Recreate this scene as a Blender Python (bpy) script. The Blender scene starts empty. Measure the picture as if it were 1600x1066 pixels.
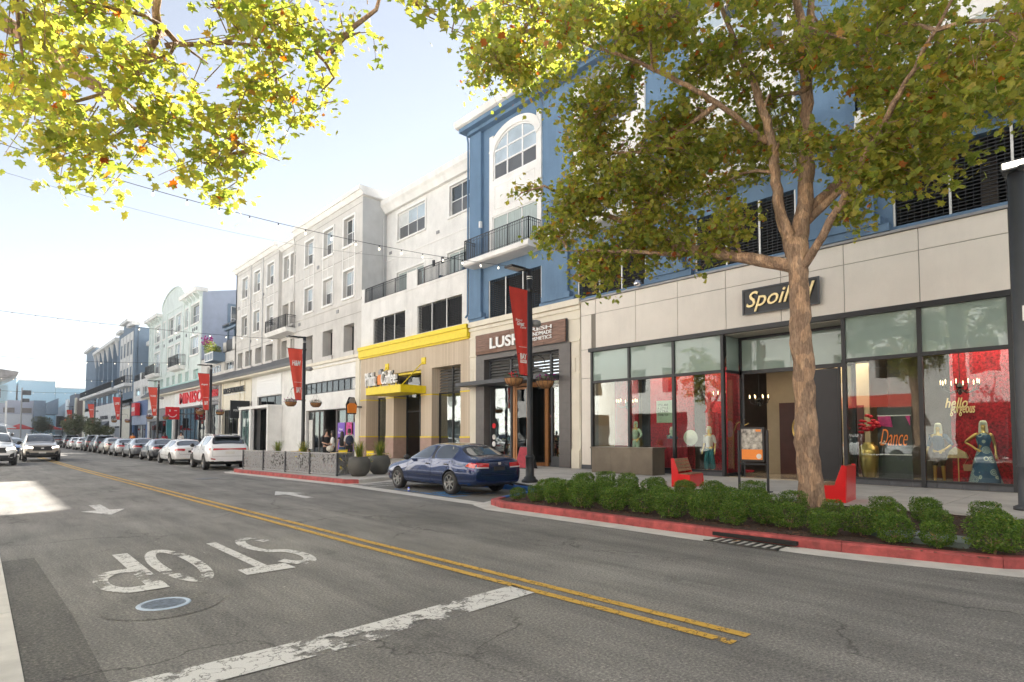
import bpy, bmesh, math, random
import numpy as np
from mathutils import Vector, Matrix
from mathutils.bvhtree import BVHTree
R = math.radians
rnd = random.Random(7)
SC = bpy.context.scene
COL = SC.collection

# ---------------------------------------------------------------- camera, light, exposure
cam_d = bpy.data.cameras.new('camera'); cam = bpy.data.objects.new('camera', cam_d); COL.objects.link(cam)
cam_d.sensor_width = 36.0; cam_d.lens = 915.0 / 1600.0 * 36.0
cam_d.shift_y = 105.0 / 1600.0
cam_d.clip_start = 0.05; cam_d.clip_end = 3000
cam.location = (0, 0, 1.65)
cam.rotation_euler = (R(90 + 2.63), 0, R(-42.4))
SC.camera = cam

SUN_EL, SUN_AZ = 40.2, 63.4          # azimuth measured from +Y towards +X
world = bpy.data.worlds.new('World'); SC.world = world; world.use_nodes = True
wn = world.node_tree; wn.nodes.clear()
sky = wn.nodes.new('ShaderNodeTexSky'); sky.sky_type = 'NISHITA'; sky.sun_disc = False
sky.sun_elevation = R(SUN_EL); sky.sun_rotation = R(SUN_AZ)
sky.air_density = 1.0; sky.dust_density = 0.05; sky.ozone_density = 1.0; sky.altitude = 10
bg = wn.nodes.new('ShaderNodeBackground'); bg.inputs['Strength'].default_value = 0.050
wo = wn.nodes.new('ShaderNodeOutputWorld')
hs_ = wn.nodes.new('ShaderNodeHueSaturation'); hs_.inputs['Saturation'].default_value = 0.43
wn.links.new(sky.outputs[0], hs_.inputs['Color']); wn.links.new(hs_.outputs[0], bg.inputs[0]); wn.links.new(bg.outputs[0], wo.inputs[0])

sd = bpy.data.lights.new('sun', 'SUN'); sd.energy = 5.0; sd.angle = R(0.53); sd.color = (1.0, 0.945, 0.87)
sun = bpy.data.objects.new('sun', sd); COL.objects.link(sun)
_e, _a = R(SUN_EL), R(SUN_AZ)
SUNDIR = Vector((math.cos(_e) * math.sin(_a), math.cos(_e) * math.cos(_a), math.sin(_e)))
sun.rotation_euler = (-SUNDIR).to_track_quat('-Z', 'Y').to_euler()

vs = SC.view_settings
vs.view_transform = 'Standard'; vs.look = 'None'; vs.gamma = 1.0; vs.use_curve_mapping = False
vs.exposure = 2.04
SC.cycles.max_bounces = 8; SC.cycles.diffuse_bounces = 4; SC.cycles.glossy_bounces = 4
SC.cycles.transmission_bounces = 6; SC.cycles.transparent_max_bounces = 12
SC.cycles.caustics_reflective = False; SC.cycles.caustics_refractive = False
SC.cycles.sample_clamp_indirect = 8

# ---------------------------------------------------------------- materials
MATS = {}
def _nt(name):
    m = bpy.data.materials.new(name); m.use_nodes = True
    nt = m.node_tree; b = nt.nodes['Principled BSDF']; o = nt.nodes['Material Output']
    return m, nt, b, o
def N(nt, t, **kw):
    n = nt.nodes.new(t)
    for k, v in kw.items(): setattr(n, k, v)
    return n
def L(nt, a, b): nt.links.new(a, b)
def ramp(nt, stops, interp='LINEAR'):
    r = N(nt, 'ShaderNodeValToRGB'); cr = r.color_ramp; cr.interpolation = interp
    while len(cr.elements) < len(stops): cr.elements.new(0.5)
    for e, (p, c) in zip(cr.elements, stops):
        e.position = p; e.color = (c[0], c[1], c[2], 1) if len(c) == 3 else c
    return r
def noise(nt, scale, detail=4, rough=0.55, vec=None, stretch=None):
    n = N(nt, 'ShaderNodeTexNoise'); n.inputs['Scale'].default_value = scale
    n.inputs['Detail'].default_value = detail; n.inputs['Roughness'].default_value = rough
    if vec is None: vec = N(nt, 'ShaderNodeNewGeometry').outputs['Position']
    if stretch:
        mp = N(nt, 'ShaderNodeMapping'); mp.inputs['Scale'].default_value = stretch
        L(nt, vec, mp.inputs['Vector']); vec = mp.outputs[0]
    L(nt, vec, n.inputs['Vector']); return n
def bump(nt, b, h, strength=0.3, dist=0.01):
    bp = N(nt, 'ShaderNodeBump'); bp.inputs['Strength'].default_value = strength; bp.inputs['Distance'].default_value = dist
    L(nt, h, bp.inputs['Height']); L(nt, bp.outputs[0], b.inputs['Normal']); return bp
def mat(name, col, rough=0.6, metal=0.0, var=0.12, scale=3.0, fine=60.0, bmp=0.0, coat=0.0, emit=None, estr=0.0, spec=None, stretch=None, dirt=0.0):
    if name in MATS: return MATS[name]
    m, nt, b, o = _nt(name)
    b.inputs['Roughness'].default_value = rough; b.inputs['Metallic'].default_value = metal
    if coat: b.inputs['Coat Weight'].default_value = coat; b.inputs['Coat Roughness'].default_value = 0.03
    if spec is not None: b.inputs['Specular IOR Level'].default_value = spec
    c = Vector(col)
    if var > 0:
        n1 = noise(nt, scale, 6, 0.6, stretch=stretch)
        lo = c * (1 - var); hi = c * (1 + var)
        rp = ramp(nt, [(0.3, lo), (0.7, hi)]); L(nt, n1.outputs[0], rp.inputs[0])
        outc = rp.outputs[0]
        if dirt > 0:
            n3 = noise(nt, 1.1, 5, 0.65, stretch=(1, 1, 0.18))
            r3 = ramp(nt, [(0.48, (1, 1, 1)), (0.75, (1 - dirt,) * 3)]); L(nt, n3.outputs[0], r3.inputs[0])
            mx = N(nt, 'ShaderNodeMix', data_type='RGBA', blend_type='MULTIPLY'); mx.inputs[0].default_value = 1
            L(nt, outc, mx.inputs[6]); L(nt, r3.outputs[0], mx.inputs[7]); outc = mx.outputs[2]
        L(nt, outc, b.inputs['Base Color'])
    else: b.inputs['Base Color'].default_value = (*col, 1)
    if bmp > 0:
        n2 = noise(nt, fine, 3); bump(nt, b, n2.outputs[0], bmp, 0.01)
    if emit: b.inputs['Emission Color'].default_value = (*emit, 1); b.inputs['Emission Strength'].default_value = estr
    MATS[name] = m; return m
def stucco(name, col, dirt=0.12): return mat(name, col, 0.85, var=0.09, scale=0.9, fine=45, bmp=0.5, dirt=dirt * 1.2)
def paint(name, col, rough=0.45): return mat(name, col, rough, var=0.08, scale=4, fine=80, bmp=0.08)

def glass_mat(name, tint=(0.9, 0.95, 0.93), ior=1.6, refl=1.0, haze_col=None, haze=0.0):
    if name in MATS: return MATS[name]
    m, nt, b, o = _nt(name); nt.nodes.remove(b)
    tr = N(nt, 'ShaderNodeBsdfTransparent'); tr.inputs[0].default_value = (*tint, 1)
    gl = N(nt, 'ShaderNodeBsdfGlossy'); gl.inputs['Roughness'].default_value = 0.01
    gl.inputs[0].default_value = (0.93, 0.97, 1.0, 1)
    fr = N(nt, 'ShaderNodeFresnel'); fr.inputs['IOR'].default_value = ior
    nz = noise(nt, 0.7, 2); bp = N(nt, 'ShaderNodeBump'); bp.inputs['Strength'].default_value = 0.05; bp.inputs['Distance'].default_value = 0.05
    L(nt, nz.outputs[0], bp.inputs['Height']); L(nt, bp.outputs[0], gl.inputs['Normal'])
    mt = N(nt, 'ShaderNodeMath', operation='MULTIPLY'); mt.inputs[1].default_value = refl; L(nt, fr.outputs[0], mt.inputs[0])
    base = tr.outputs[0]
    if haze > 0:
        df = N(nt, 'ShaderNodeBsdfDiffuse'); df.inputs[0].default_value = (*haze_col, 1)
        m0 = N(nt, 'ShaderNodeMixShader'); m0.inputs[0].default_value = haze
        L(nt, tr.outputs[0], m0.inputs[1]); L(nt, df.outputs[0], m0.inputs[2]); base = m0.outputs[0]
    mx = N(nt, 'ShaderNodeMixShader'); L(nt, mt.outputs[0], mx.inputs[0]); L(nt, base, mx.inputs[1]); L(nt, gl.outputs[0], mx.inputs[2])
    L(nt, mx.outputs[0], o.inputs[0]); MATS[name] = m; return m

def asphalt(name, base, warm=1.0, patch=0.25):
    m, nt, b, o = _nt(name); g = N(nt, 'ShaderNodeNewGeometry')
    n1 = noise(nt, 0.35, 6, 0.6, g.outputs['Position']); n2 = noise(nt, 42, 6, 0.85, g.outputs['Position'])
    n3 = noise(nt, 1.6, 5, 0.7, g.outputs['Position'], stretch=(1.6, 0.25, 1))
    r1 = ramp(nt, [(0.3, [base * (1 - patch) * k for k in (1.03, 1, .945)]), (0.7, [base * (1 + patch) * k for k in (1.035, 1, .94)])]); L(nt, n1.outputs[0], r1.inputs[0])
    r2 = ramp(nt, [(0.34, (.38, .38, .38)), (0.50, (.95, .95, .95)), (0.62, (1.75, 1.72, 1.62)), (0.68, (3.0, 2.9, 2.7))]); L(nt, n2.outputs[0], r2.inputs[0])
    r3 = ramp(nt, [(0.30, (.70, .70, .71)), (0.5, (.98, .98, .98)), (0.72, (1.22, 1.21, 1.18))]); L(nt, n3.outputs[0], r3.inputs[0])
    m1 = N(nt, 'ShaderNodeMix', data_type='RGBA', blend_type='MULTIPLY'); m1.inputs[0].default_value = 1; m1.clamp_result = False
    L(nt, r1.outputs[0], m1.inputs[6]); L(nt, r2.outputs[0], m1.inputs[7])
    m2 = N(nt, 'ShaderNodeMix', data_type='RGBA', blend_type='MULTIPLY'); m2.inputs[0].default_value = 1
    L(nt, m1.outputs[2], m2.inputs[6]); L(nt, r3.outputs[0], m2.inputs[7])
    n5 = noise(nt, 1.0, 3, 0.5, g.outputs['Position'], stretch=(1.5, .035, 1)); r5 = ramp(nt, [(0.35, (.86, .86, .86)), (0.65, (1.10, 1.10, 1.09))]); L(nt, n5.outputs[0], r5.inputs[0])
    m5 = N(nt, 'ShaderNodeMix', data_type='RGBA', blend_type='MULTIPLY'); m5.inputs[0].default_value = 1; L(nt, m2.outputs[2], m5.inputs[6]); L(nt, r5.outputs[0], m5.inputs[7]); m2 = m5
    v2 = N(nt, 'ShaderNodeTexVoronoi', feature='F1'); v2.inputs['Scale'].default_value = 2.6; v2.inputs['Randomness'].default_value = 1; L(nt, g.outputs['Position'], v2.inputs['Vector'])
    rv = ramp(nt, [(0.0, (2.1, 2.05, 1.95)), (0.030, (1.8, 1.75, 1.7)), (0.045, (1, 1, 1))]); L(nt, v2.outputs['Distance'], rv.inputs[0])
    n6 = noise(nt, 0.9, 4, 0.65, g.outputs['Position']); r6 = ramp(nt, [(0.27, (.62, .62, .62)), (0.36, (1, 1, 1))]); L(nt, n6.outputs[0], r6.inputs[0])
    for rr_ in (rv, r6):
        m6 = N(nt, 'ShaderNodeMix', data_type='RGBA', blend_type='MULTIPLY'); m6.inputs[0].default_value = 1; L(nt, m5.outputs[2], m6.inputs[6]); L(nt, rr_.outputs[0], m6.inputs[7]); m5 = m6; m2 = m6
    # fine cracks
    vo = N(nt, 'ShaderNodeTexVoronoi', feature='DISTANCE_TO_EDGE'); vo.inputs['Scale'].default_value = 0.33
    wv = noise(nt, 1.2, 4, 0.6, g.outputs['Position']); ad = N(nt, 'ShaderNodeMix', data_type='RGBA', blend_type='ADD'); ad.inputs[0].default_value = 1.6
    L(nt, g.outputs['Position'], ad.inputs[6]); L(nt, wv.outputs[1], ad.inputs[7]); L(nt, ad.outputs[2], vo.inputs['Vector'])
    rc = ramp(nt, [(0.0, (.45, .45, .45)), (0.008, (1, 1, 1))]); L(nt, vo.outputs[0], rc.inputs[0])
    nm = noise(nt, 0.25, 2, 0.5, g.outputs['Position']); rm = ramp(nt, [(0.47, (0, 0, 0)), (0.53, (1, 1, 1))]); L(nt, nm.outputs[0], rm.inputs[0])
    m3 = N(nt, 'ShaderNodeMix', data_type='RGBA', blend_type='MULTIPLY')
    L(nt, rm.outputs[0], m3.inputs[0]); L(nt, m2.outputs[2], m3.inputs[6]); L(nt, rc.outputs[0], m3.inputs[7])
    L(nt, m3.outputs[2], b.inputs['Base Color'])
    b.inputs['Roughness'].default_value = 0.82; b.inputs['Specular IOR Level'].default_value = 0.35
    bump(nt, b, n2.outputs[0], 0.55, 0.006)
    MATS[name] = m; return m
def road_paint(name, col, wear=0.5, scale=9):
    m, nt, b, o = _nt(name); g = N(nt, 'ShaderNodeNewGeometry')
    n1 = noise(nt, scale, 8, 0.75, g.outputs['Position']); n0 = noise(nt, 1.1, 3, 0.6, g.outputs['Position'])
    s1 = N(nt, 'ShaderNodeMath', operation='MULTIPLY'); s1.inputs[1].default_value = .40; L(nt, n1.outputs[0], s1.inputs[0])
    s = N(nt, 'ShaderNodeMath', operation='MULTIPLY_ADD'); s.inputs[1].default_value = 0.65; L(nt, n0.outputs[0], s.inputs[0]); L(nt, s1.outputs[0], s.inputs[2])
    vo = N(nt, 'ShaderNodeTexVoronoi', feature='DISTANCE_TO_EDGE'); vo.inputs['Scale'].default_value = 5.0
    wv = noise(nt, 4, 4, 0.6, g.outputs['Position']); ad = N(nt, 'ShaderNodeMix', data_type='RGBA', blend_type='ADD'); ad.inputs[0].default_value = .5
    L(nt, g.outputs['Position'], ad.inputs[6]); L(nt, wv.outputs[1], ad.inputs[7]); L(nt, ad.outputs[2], vo.inputs['Vector'])
    rc = ramp(nt, [(0.0, (1, 1, 1)), (0.035, (0, 0, 0))]); L(nt, vo.outputs[0], rc.inputs[0])
    rp = ramp(nt, [(wear, (0, 0, 0)), (wear + 0.035, (1, 1, 1))]); L(nt, s.outputs[0], rp.inputs[0])
    mxv = N(nt, 'ShaderNodeMath', operation='MAXIMUM'); L(nt, rp.outputs[0], mxv.inputs[0])
    mm = N(nt, 'ShaderNodeMath', operation='MULTIPLY'); mm.inputs[1].default_value = 0.75; L(nt, rc.outputs[0], mm.inputs[0]); L(nt, mm.outputs[0], mxv.inputs[1])
    nf = noise(nt, 120, 2, 0.6, g.outputs['Position']); rf = ramp(nt, [(0.3, [c * .8 for c in col]), (0.7, [min(1, c * 1.1) for c in col])]); L(nt, nf.outputs[0], rf.inputs[0])
    L(nt, rf.outputs[0], b.inputs['Base Color']); b.inputs['Roughness'].default_value = 0.7
    tr = N(nt, 'ShaderNodeBsdfTransparent'); mx = N(nt, 'ShaderNodeMixShader')
    L(nt, mxv.outputs[0], mx.inputs[0]); L(nt, b.outputs[0], mx.inputs[1]); L(nt, tr.outputs[0], mx.inputs[2]); L(nt, mx.outputs[0], o.inputs[0])
    MATS[name] = m; return m

def leaf_mat(name, stops, transl=0.45):
    m, nt, b, o = _nt(name); g = N(nt, 'ShaderNodeNewGeometry'); oi = N(nt, 'ShaderNodeObjectInfo')
    ad = N(nt, 'ShaderNodeMath', operation='ADD'); L(nt, g.outputs['Random Per Island'], ad.inputs[0]); L(nt, oi.outputs['Random'], ad.inputs[1])
    fr = N(nt, 'ShaderNodeMath', operation='FRACT'); L(nt, ad.outputs[0], fr.inputs[0])
    rp = ramp(nt, stops); L(nt, fr.outputs[0], rp.inputs[0])
    nz = noise(nt, 30, 3, 0.6, g.outputs['Position']); r2 = ramp(nt, [(0.3, (.8, .8, .8)), (0.7, (1.15, 1.15, 1.15))]); L(nt, nz.outputs[0], r2.inputs[0])
    mu = N(nt, 'ShaderNodeMix', data_type='RGBA', blend_type='MULTIPLY'); mu.inputs[0].default_value = 1; L(nt, rp.outputs[0], mu.inputs[6]); L(nt, r2.outputs[0], mu.inputs[7])
    L(nt, mu.outputs[2], b.inputs['Base Color']); b.inputs['Roughness'].default_value = 0.5
    t = N(nt, 'ShaderNodeBsdfTranslucent'); hs = N(nt, 'ShaderNodeHueSaturation'); hs.inputs['Saturation'].default_value = 1.12; hs.inputs['Value'].default_value = 2.1
    L(nt, mu.outputs[2], hs.inputs['Color']); L(nt, hs.outputs[0], t.inputs[0])
    mx = N(nt, 'ShaderNodeMixShader'); mx.inputs[0].default_value = transl
    L(nt, b.outputs[0], mx.inputs[1]); L(nt, t.outputs[0], mx.inputs[2]); L(nt, mx.outputs[0], o.inputs[0])
    MATS[name] = m; return m

def bark_mat():
    m, nt, b, o = _nt('bark'); g = N(nt, 'ShaderNodeNewGeometry')
    n1 = noise(nt, 7, 6, 0.65, g.outputs['Position'], stretch=(1, 1, 0.28)); n2 = noise(nt, 38, 5, 0.7, g.outputs['Position'], stretch=(1, 1, 0.22))
    r1 = ramp(nt, [(0.25, (.17, .11, .075)), (0.5, (.32, .215, .145)), (0.75, (.44, .32, .23))]); L(nt, n1.outputs[0], r1.inputs[0])
    r2 = ramp(nt, [(0.3, (.5, .48, .46)), (0.6, (1.15, 1.15, 1.15))]); L(nt, n2.outputs[0], r2.inputs[0])
    mu = N(nt, 'ShaderNodeMix', data_type='RGBA', blend_type='MULTIPLY'); mu.inputs[0].default_value = 1; L(nt, r1.outputs[0], mu.inputs[6]); L(nt, r2.outputs[0], mu.inputs[7])
    L(nt, mu.outputs[2], b.inputs['Base Color']); b.inputs['Roughness'].default_value = 0.9
    ad = N(nt, 'ShaderNodeMath', operation='ADD'); L(nt, n1.outputs[0], ad.inputs[0]); L(nt, n2.outputs[0], ad.inputs[1])
    n4 = noise(nt, 5.5, 2, 0.4, g.outputs['Position'], stretch=(1, 1, .6)); r4 = ramp(nt, [(0.52, (1, 1, 1)), (0.55, (1.5, 1.45, 1.35))]); L(nt, n4.outputs[0], r4.inputs[0])
    m4 = N(nt, 'ShaderNodeMix', data_type='RGBA', blend_type='MULTIPLY'); m4.inputs[0].default_value = 1; L(nt, mu.outputs[2], m4.inputs[6]); L(nt, r4.outputs[0], m4.inputs[7]); L(nt, m4.outputs[2], b.inputs['Base Color'])
    bump(nt, b, ad.outputs[0], 0.9, 0.05); MATS['bark'] = m; return m
bark_mat()

# colours
M = {'bark': MATS['bark']}
M['white_trim'] = stucco('white_trim', (.80, .79, .76), 0.10)
M['blue'] = stucco('blue_stucco', (.13, .217, .33), 0.2)
M['grey'] = stucco('grey_stucco', (.60, .58, .545), 0.12)
M['grey_side'] = stucco('grey_siding', (.52, .53, .53), 0.12)
M['offwhite'] = stucco('offwhite_stucco', (.74, .73, .70), 0.13)
M['mint'] = stucco('mint_stucco', (.63, .70, .67), 0.08)
M['mint_deep'] = stucco('mint_deep', (.36, .56, .53), 0.08)
M['lavender'] = stucco('lavender_siding', (.38, .43, .53), 0.08)
M['slate'] = stucco('slate_blue', (.17, .235, .31), 0.1)
M['cream'] = mat('cream_stone_panel', (.77, .72, .64), 0.7, var=0.05, scale=1.0, fine=30, bmp=0.12, dirt=0.08)
M['limestone'] = mat('limestone', (.74, .69, .57), 0.75, var=0.06, scale=1.5, fine=40, bmp=0.2, dirt=0.1)
M['joint'] = mat('joint', (.22, .20, .17), 0.9, var=0)
M['coping'] = mat('coping_metal', (.30, .30, .30), 0.5, 0.3, var=0.1)
M['black'] = mat('black_metal', (.022, .024, .027), 0.42, 0.2, var=0.1)
M['charcoal'] = mat('charcoal_paint', (.055, .06, .068), 0.5, var=0.1)
M['dark_tile'] = mat('dark_tile', (.075, .08, .09), 0.4, var=0.15, scale=5)
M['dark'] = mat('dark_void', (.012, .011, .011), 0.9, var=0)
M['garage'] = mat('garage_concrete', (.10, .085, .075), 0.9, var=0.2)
M['alu'] = mat('aluminium', (.62, .62, .60), 0.45, 0.4, var=0.05)
M['pvc'] = mat('white_window_frame', (.80, .80, .79), 0.4, var=0.02)
M['blind'] = mat('window_pane_blind', (.42, .50, .56), 0.25, var=0.25, scale=0.6, coat=1.0, spec=0.8)
M['blind_white'] = mat('window_pane_white_blind', (.62, .64, .63), 0.25, var=0.12, scale=0.8, coat=1.0)
M['screen'] = mat('window_pane_screen', (.10, .105, .11), 0.35, var=0.2, scale=0.8, coat=0.6)
M['pane_dark'] = mat('window_pane_dark', (.035, .045, .05), 0.05, var=0.3, scale=0.7, coat=1.0)
M['pane_teal'] = mat('window_pane_teal', (.10, .17, .165), 0.06, var=0.3, scale=0.7, coat=1.0)
M['curtain'] = mat('curtain_cloth', (.36, .42, .40), 0.35, var=0.2, scale=9, stretch=(3, 3, .1), coat=0.8)
M['yellow'] = paint('yellow_paint', (.80, .62, .01))
M['siding'] = None
M['pinkstone'] = mat('pink_stone_base', (.42, .29, .235), 0.8, var=0.1, fine=30, bmp=0.2)
M['concrete'] = mat('sidewalk_concrete', (.48, .455, .42), 0.85, var=0.14, scale=1.5, fine=90, bmp=0.2, dirt=0.15)
M['concrete_lt'] = mat('gutter_concrete', (.55, .53, .49), 0.85, var=0.16, scale=2.2, fine=90, bmp=0.25)
M['red_kerb'] = mat('red_kerb_paint', (.34, .062, .058), 0.65, var=0.38, scale=6, fine=50, bmp=0.4, dirt=0.55)
M['blue_kerb'] = mat('blue_kerb_paint', (.02, .12, .38), 0.65, var=0.25, scale=7)
M['mulch'] = mat('mulch_bark', (.055, .030, .020), 0.95, var=0.6, scale=28, fine=70, bmp=1.0)
M['banner'] = mat('banner_red', (.62, .050, .035), 0.65, var=0.07, scale=3)
M['banner2'] = mat('banner_red_faded', (.66, .075, .045), 0.65, var=0.07, scale=3)
M['white_paint'] = mat('white_print', (.82, .82, .80), 0.5, var=0.02)
M['sign_red'] = mat('sign_red', (.70, .02, .03), 0.4, var=0.03)
M['wood_dark'] = mat('reclaimed_wood', (.13, .06, .038), 0.6, var=0.7, scale=5, stretch=(1, .25, 5), fine=30, bmp=0.3)
M['wood_door'] = mat('oak_door', (.38, .17, .06), 0.5, var=0.3, scale=6, stretch=(6, 6, .5))
M['wood'] = mat('bench_wood', (.28, .15, .08), 0.55, var=0.35, scale=8, stretch=(1, 6, 1))
M['bench_red'] = mat('bench_red_paint', (.64, .012, .015), 0.3, var=0.05, coat=0.4)
M['louver'] = mat('louver_metal', (.155, .155, .150), 0.5, 0.3, var=0.1)
M['tile_grey'] = mat('grey_brown_tile', (.115, .105, .10), 0.45, var=0.12)
M['pot'] = mat('pot_fibre_clay', (.085, .083, .075), 0.7, var=0.15, fine=60, bmp=0.15)
M['bronze'] = mat('bronze_planter', (.16, .135, .105), 0.35, 0.6, var=0.2, scale=1.5)
M['gold'] = mat('gold_skin', (.60, .44, .15), 0.28, 0.85, var=0.08)
M['goldtext'] = mat('gold_letter', (.85, .68, .34), 0.35, 0.2, var=0.03)
M['wig'] = mat('wig_blond', (.72, .76, .62), 0.55, var=0.15, scale=30, stretch=(4, 4, .3))
M['terrazzo'] = mat('boutique_floor', (.36, .30, .22), 0.15, var=0.15, scale=3)
M['inwall'] = mat('boutique_beige_wall', (.42, .34, .23), 0.7, var=0.05)
M['inceil'] = mat('boutique_ceiling', (.5, .46, .4), 0.8, var=0.05)
M['red_flowers'] = mat('red_flower_wall', (.33, .008, .020), 0.7, var=0.8, scale=16, fine=22, bmp=1.0)
M['red_velvet'] = mat('red_velvet', (.33, .015, .03), 0.6, var=0.35, scale=9)
M['rubber'] = mat('tyre_rubber', (.022, .022, .022), 0.75, var=0.15, fine=60, bmp=0.1)
M['rim'] = mat('alloy_rim', (.34, .34, .335), 0.3, 0.9, var=0.08)
M['trim'] = mat('car_trim', (.02, .02, .022), 0.5, var=0.05)
M['chrome'] = mat('chrome', (.7, .7, .72), 0.15, 1.0, var=0)
M['carglass'] = mat('car_glass', (.018, .024, .026), 0.03, var=0, coat=1.0, spec=0.9)
M['tail'] = mat('tail_light_lens', (.50, .010, .015), 0.12, var=0, coat=1.0)
M['tail_clear'] = mat('clear_lens', (.65, .60, .60), 0.15, var=0.1, coat=1.0)
M['headlight'] = mat('headlight_lens', (.55, .56, .55), 0.08, 0.3, var=0.2, scale=20, coat=1.0)
M['drl'] = mat('lit_headlight', (.9, .9, .85), 0.3, var=0, emit=(1, .93, .8), estr=1.6)
M['lamp_lit'] = mat('lit_lamp_panel', (.9, .9, .85), 0.3, var=0, emit=(1, .93, .80), estr=1.3)
M['lamp_off'] = mat('lamp_panel', (.55, .53, .48), 0.4, var=0.1)
M['bulb'] = mat('string_bulb', (.9, .88, .8), 0.2, var=0, emit=(1, .9, .7), estr=.6)
M['flame'] = mat('candle_bulb', (1, .8, .5), 0.3, var=0, emit=(1, .72, .35), estr=1.3)
M['downlight'] = mat('downlight', (1, .9, .7), 0.3, var=0, emit=(1, .82, .55), estr=1.6)
M['neon'] = mat('orange_neon', (1, .35, .05), 0.3, var=0, emit=(1, .13, .01), estr=.07)
M['sig_red'] = mat('signal_red_lit', (1, .1, .02), 0.3, var=0, emit=(1, .07, .01), estr=1.2)
M['coir'] = mat('coir_basket', (.30, .15, .06), 0.9, var=0.4, scale=30, fine=60, bmp=0.6)
M['skin'] = mat('skin', (.45, .27, .19), 0.5, var=0.04)
M['hair'] = mat('dark_hair', (.018, .013, .010), 0.45, var=0.2, scale=30)
M['cloth_black'] = mat('black_cloth', (.018, .018, .02), 0.85, var=0.1)
M['cloth_white'] = mat('white_cloth', (.68, .68, .66), 0.85, var=0.06)
M['denim'] = mat('denim_cloth', (.035, .085, .16), 0.85, var=0.3, scale=20)
M['teal_cloth'] = mat('teal_cloth', (.03, .17, .20), 0.7, var=0.4, scale=7, stretch=(6, 6, .2))
M['pale_green'] = mat('pale_green_cloth', (.42, .60, .45), 0.7, var=0.2, scale=8)
M['face_blue'] = mat('far_blue_panel', (.33, .52, .62), 0.6, var=0.04)
M['awn_red'] = mat('red_awning', (.60, .045, .035), 0.7, var=0.06)
M['orange'] = mat('orange_sign', (.80, .24, .03), 0.5, var=0.04)
M['paper'] = mat('poster_paper', (.66, .64, .60), 0.6, var=0.1)
M['purple'] = mat('purple_poster', (.20, .09, .52), 0.5, var=0.05)
M['magenta'] = mat('magenta_poster', (.55, .04, .22), 0.5, var=0.4, scale=6)
M['green_box'] = mat('utility_box_green', (.16, .20, .18), 0.6, var=0.15)
M['tan'] = mat('tan_leather', (.40, .24, .12), 0.5, var=0.1)
M['redflower'] = mat('red_petals', (.65, .01, .03), 0.6, var=0.15)
M['whiteflower'] = mat('pale_petals', (.66, .58, .55), 0.6, var=0.2)
M['magflower'] = mat('magenta_petals', (.30, .02, .20), 0.6, var=0.2)
M['asphalt'] = asphalt('asphalt', 0.19)
M['asphalt_new'] = asphalt('asphalt_patch', 0.122, patch=0.12)
M['line_white'] = road_paint('road_paint_white', (.62, .61, .58), .60)
M['line_worn'] = road_paint('road_paint_worn', (.62, .61, .58), .545)
M['line_yellow'] = road_paint('road_paint_yellow', (.56, .34, .06), .61)
M['line_blue'] = road_paint('road_paint_blue', (.06, .22, .48), .54)
M['glass'] = glass_mat('shop_glass', (.92, .95, .93), 1.55, .78)
M['glass_frost'] = glass_mat('frosted_transom', (.7, .8, .76), 1.55, 1.1, (.34, .43, .38), 0.80)
M['glass_dark'] = glass_mat('tinted_glass', (.55, .60, .58), 1.6, 1.2)
M['leaf'] = leaf_mat('plane_leaf', [(0.0, (.14, .185, .040)), (0.30, (.21, .245, .050)), (0.60, (.28, .285, .062)), (0.84, (.31, .29, .06)), (0.95, (.36, .30, .08)), (0.98, (.36, .17, .05)), (1.0, (.30, .08, .03))], 0.58)
M['boxleaf'] = leaf_mat('boxwood_leaf', [(0.0, (.040, .090, .013)), (0.4, (.078, .150, .020)), (0.75, (.12, .20, .028)), (0.95, (.19, .27, .05)), (1.0, (.26, .18, .06))], 0.35)
M['oliveleaf'] = leaf_mat('olive_leaf', [(0.0, (.06, .08, .035)), (0.6, (.10, .12, .06)), (1.0, (.16, .15, .09))], 0.25)
M['grassleaf'] = leaf_mat('grass_blade', [(0.0, (.07, .12, .02)), (0.5, (.14, .19, .035)), (0.85, (.28, .28, .06)), (1.0, (.34, .20, .06))], 0.35)

def siding_mat():
    m, nt, b, o = _nt('vertical_siding'); g = N(nt, 'ShaderNodeNewGeometry')
    sp = N(nt, 'ShaderNodeSeparateXYZ'); L(nt, g.outputs['Position'], sp.inputs[0])
    a = N(nt, 'ShaderNodeMath', operation='ADD'); L(nt, sp.outputs[0], a.inputs[0]); L(nt, sp.outputs[1], a.inputs[1])
    s = N(nt, 'ShaderNodeMath', operation='MULTIPLY'); s.inputs[1].default_value = 1 / 0.16; L(nt, a.outputs[0], s.inputs[0])
    f = N(nt, 'ShaderNodeMath', operation='FRACT'); L(nt, s.outputs[0], f.inputs[0])
    rp = ramp(nt, [(0.0, (0, 0, 0)), (0.10, (1, 1, 1)), (0.92, (1, 1, 1)), (1.0, (0, 0, 0))]); L(nt, f.outputs[0], rp.inputs[0])
    fl = N(nt, 'ShaderNodeMath', operation='FLOOR'); L(nt, s.outputs[0], fl.inputs[0]); wn_ = N(nt, 'ShaderNodeTexWhiteNoise', noise_dimensions='1D'); L(nt, fl.outputs[0], wn_.inputs['W'])
    rc = ramp(nt, [(0, (.54, .44, .32)), (1, (.62, .52, .40))]); L(nt, wn_.outputs[0], rc.inputs[0])
    mu = N(nt, 'ShaderNodeMix', data_type='RGBA', blend_type='MULTIPLY'); mu.inputs[0].default_value = 0.35; L(nt, rc.outputs[0], mu.inputs[6]); L(nt, rp.outputs[0], mu.inputs[7])
    L(nt, mu.outputs[2], b.inputs['Base Color']); b.inputs['Roughness'].default_value = 0.75; bump(nt, b, rp.outputs[0], 0.6, 0.02)
    MATS['vertical_siding'] = m; return m
M['siding'] = siding_mat()

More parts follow.
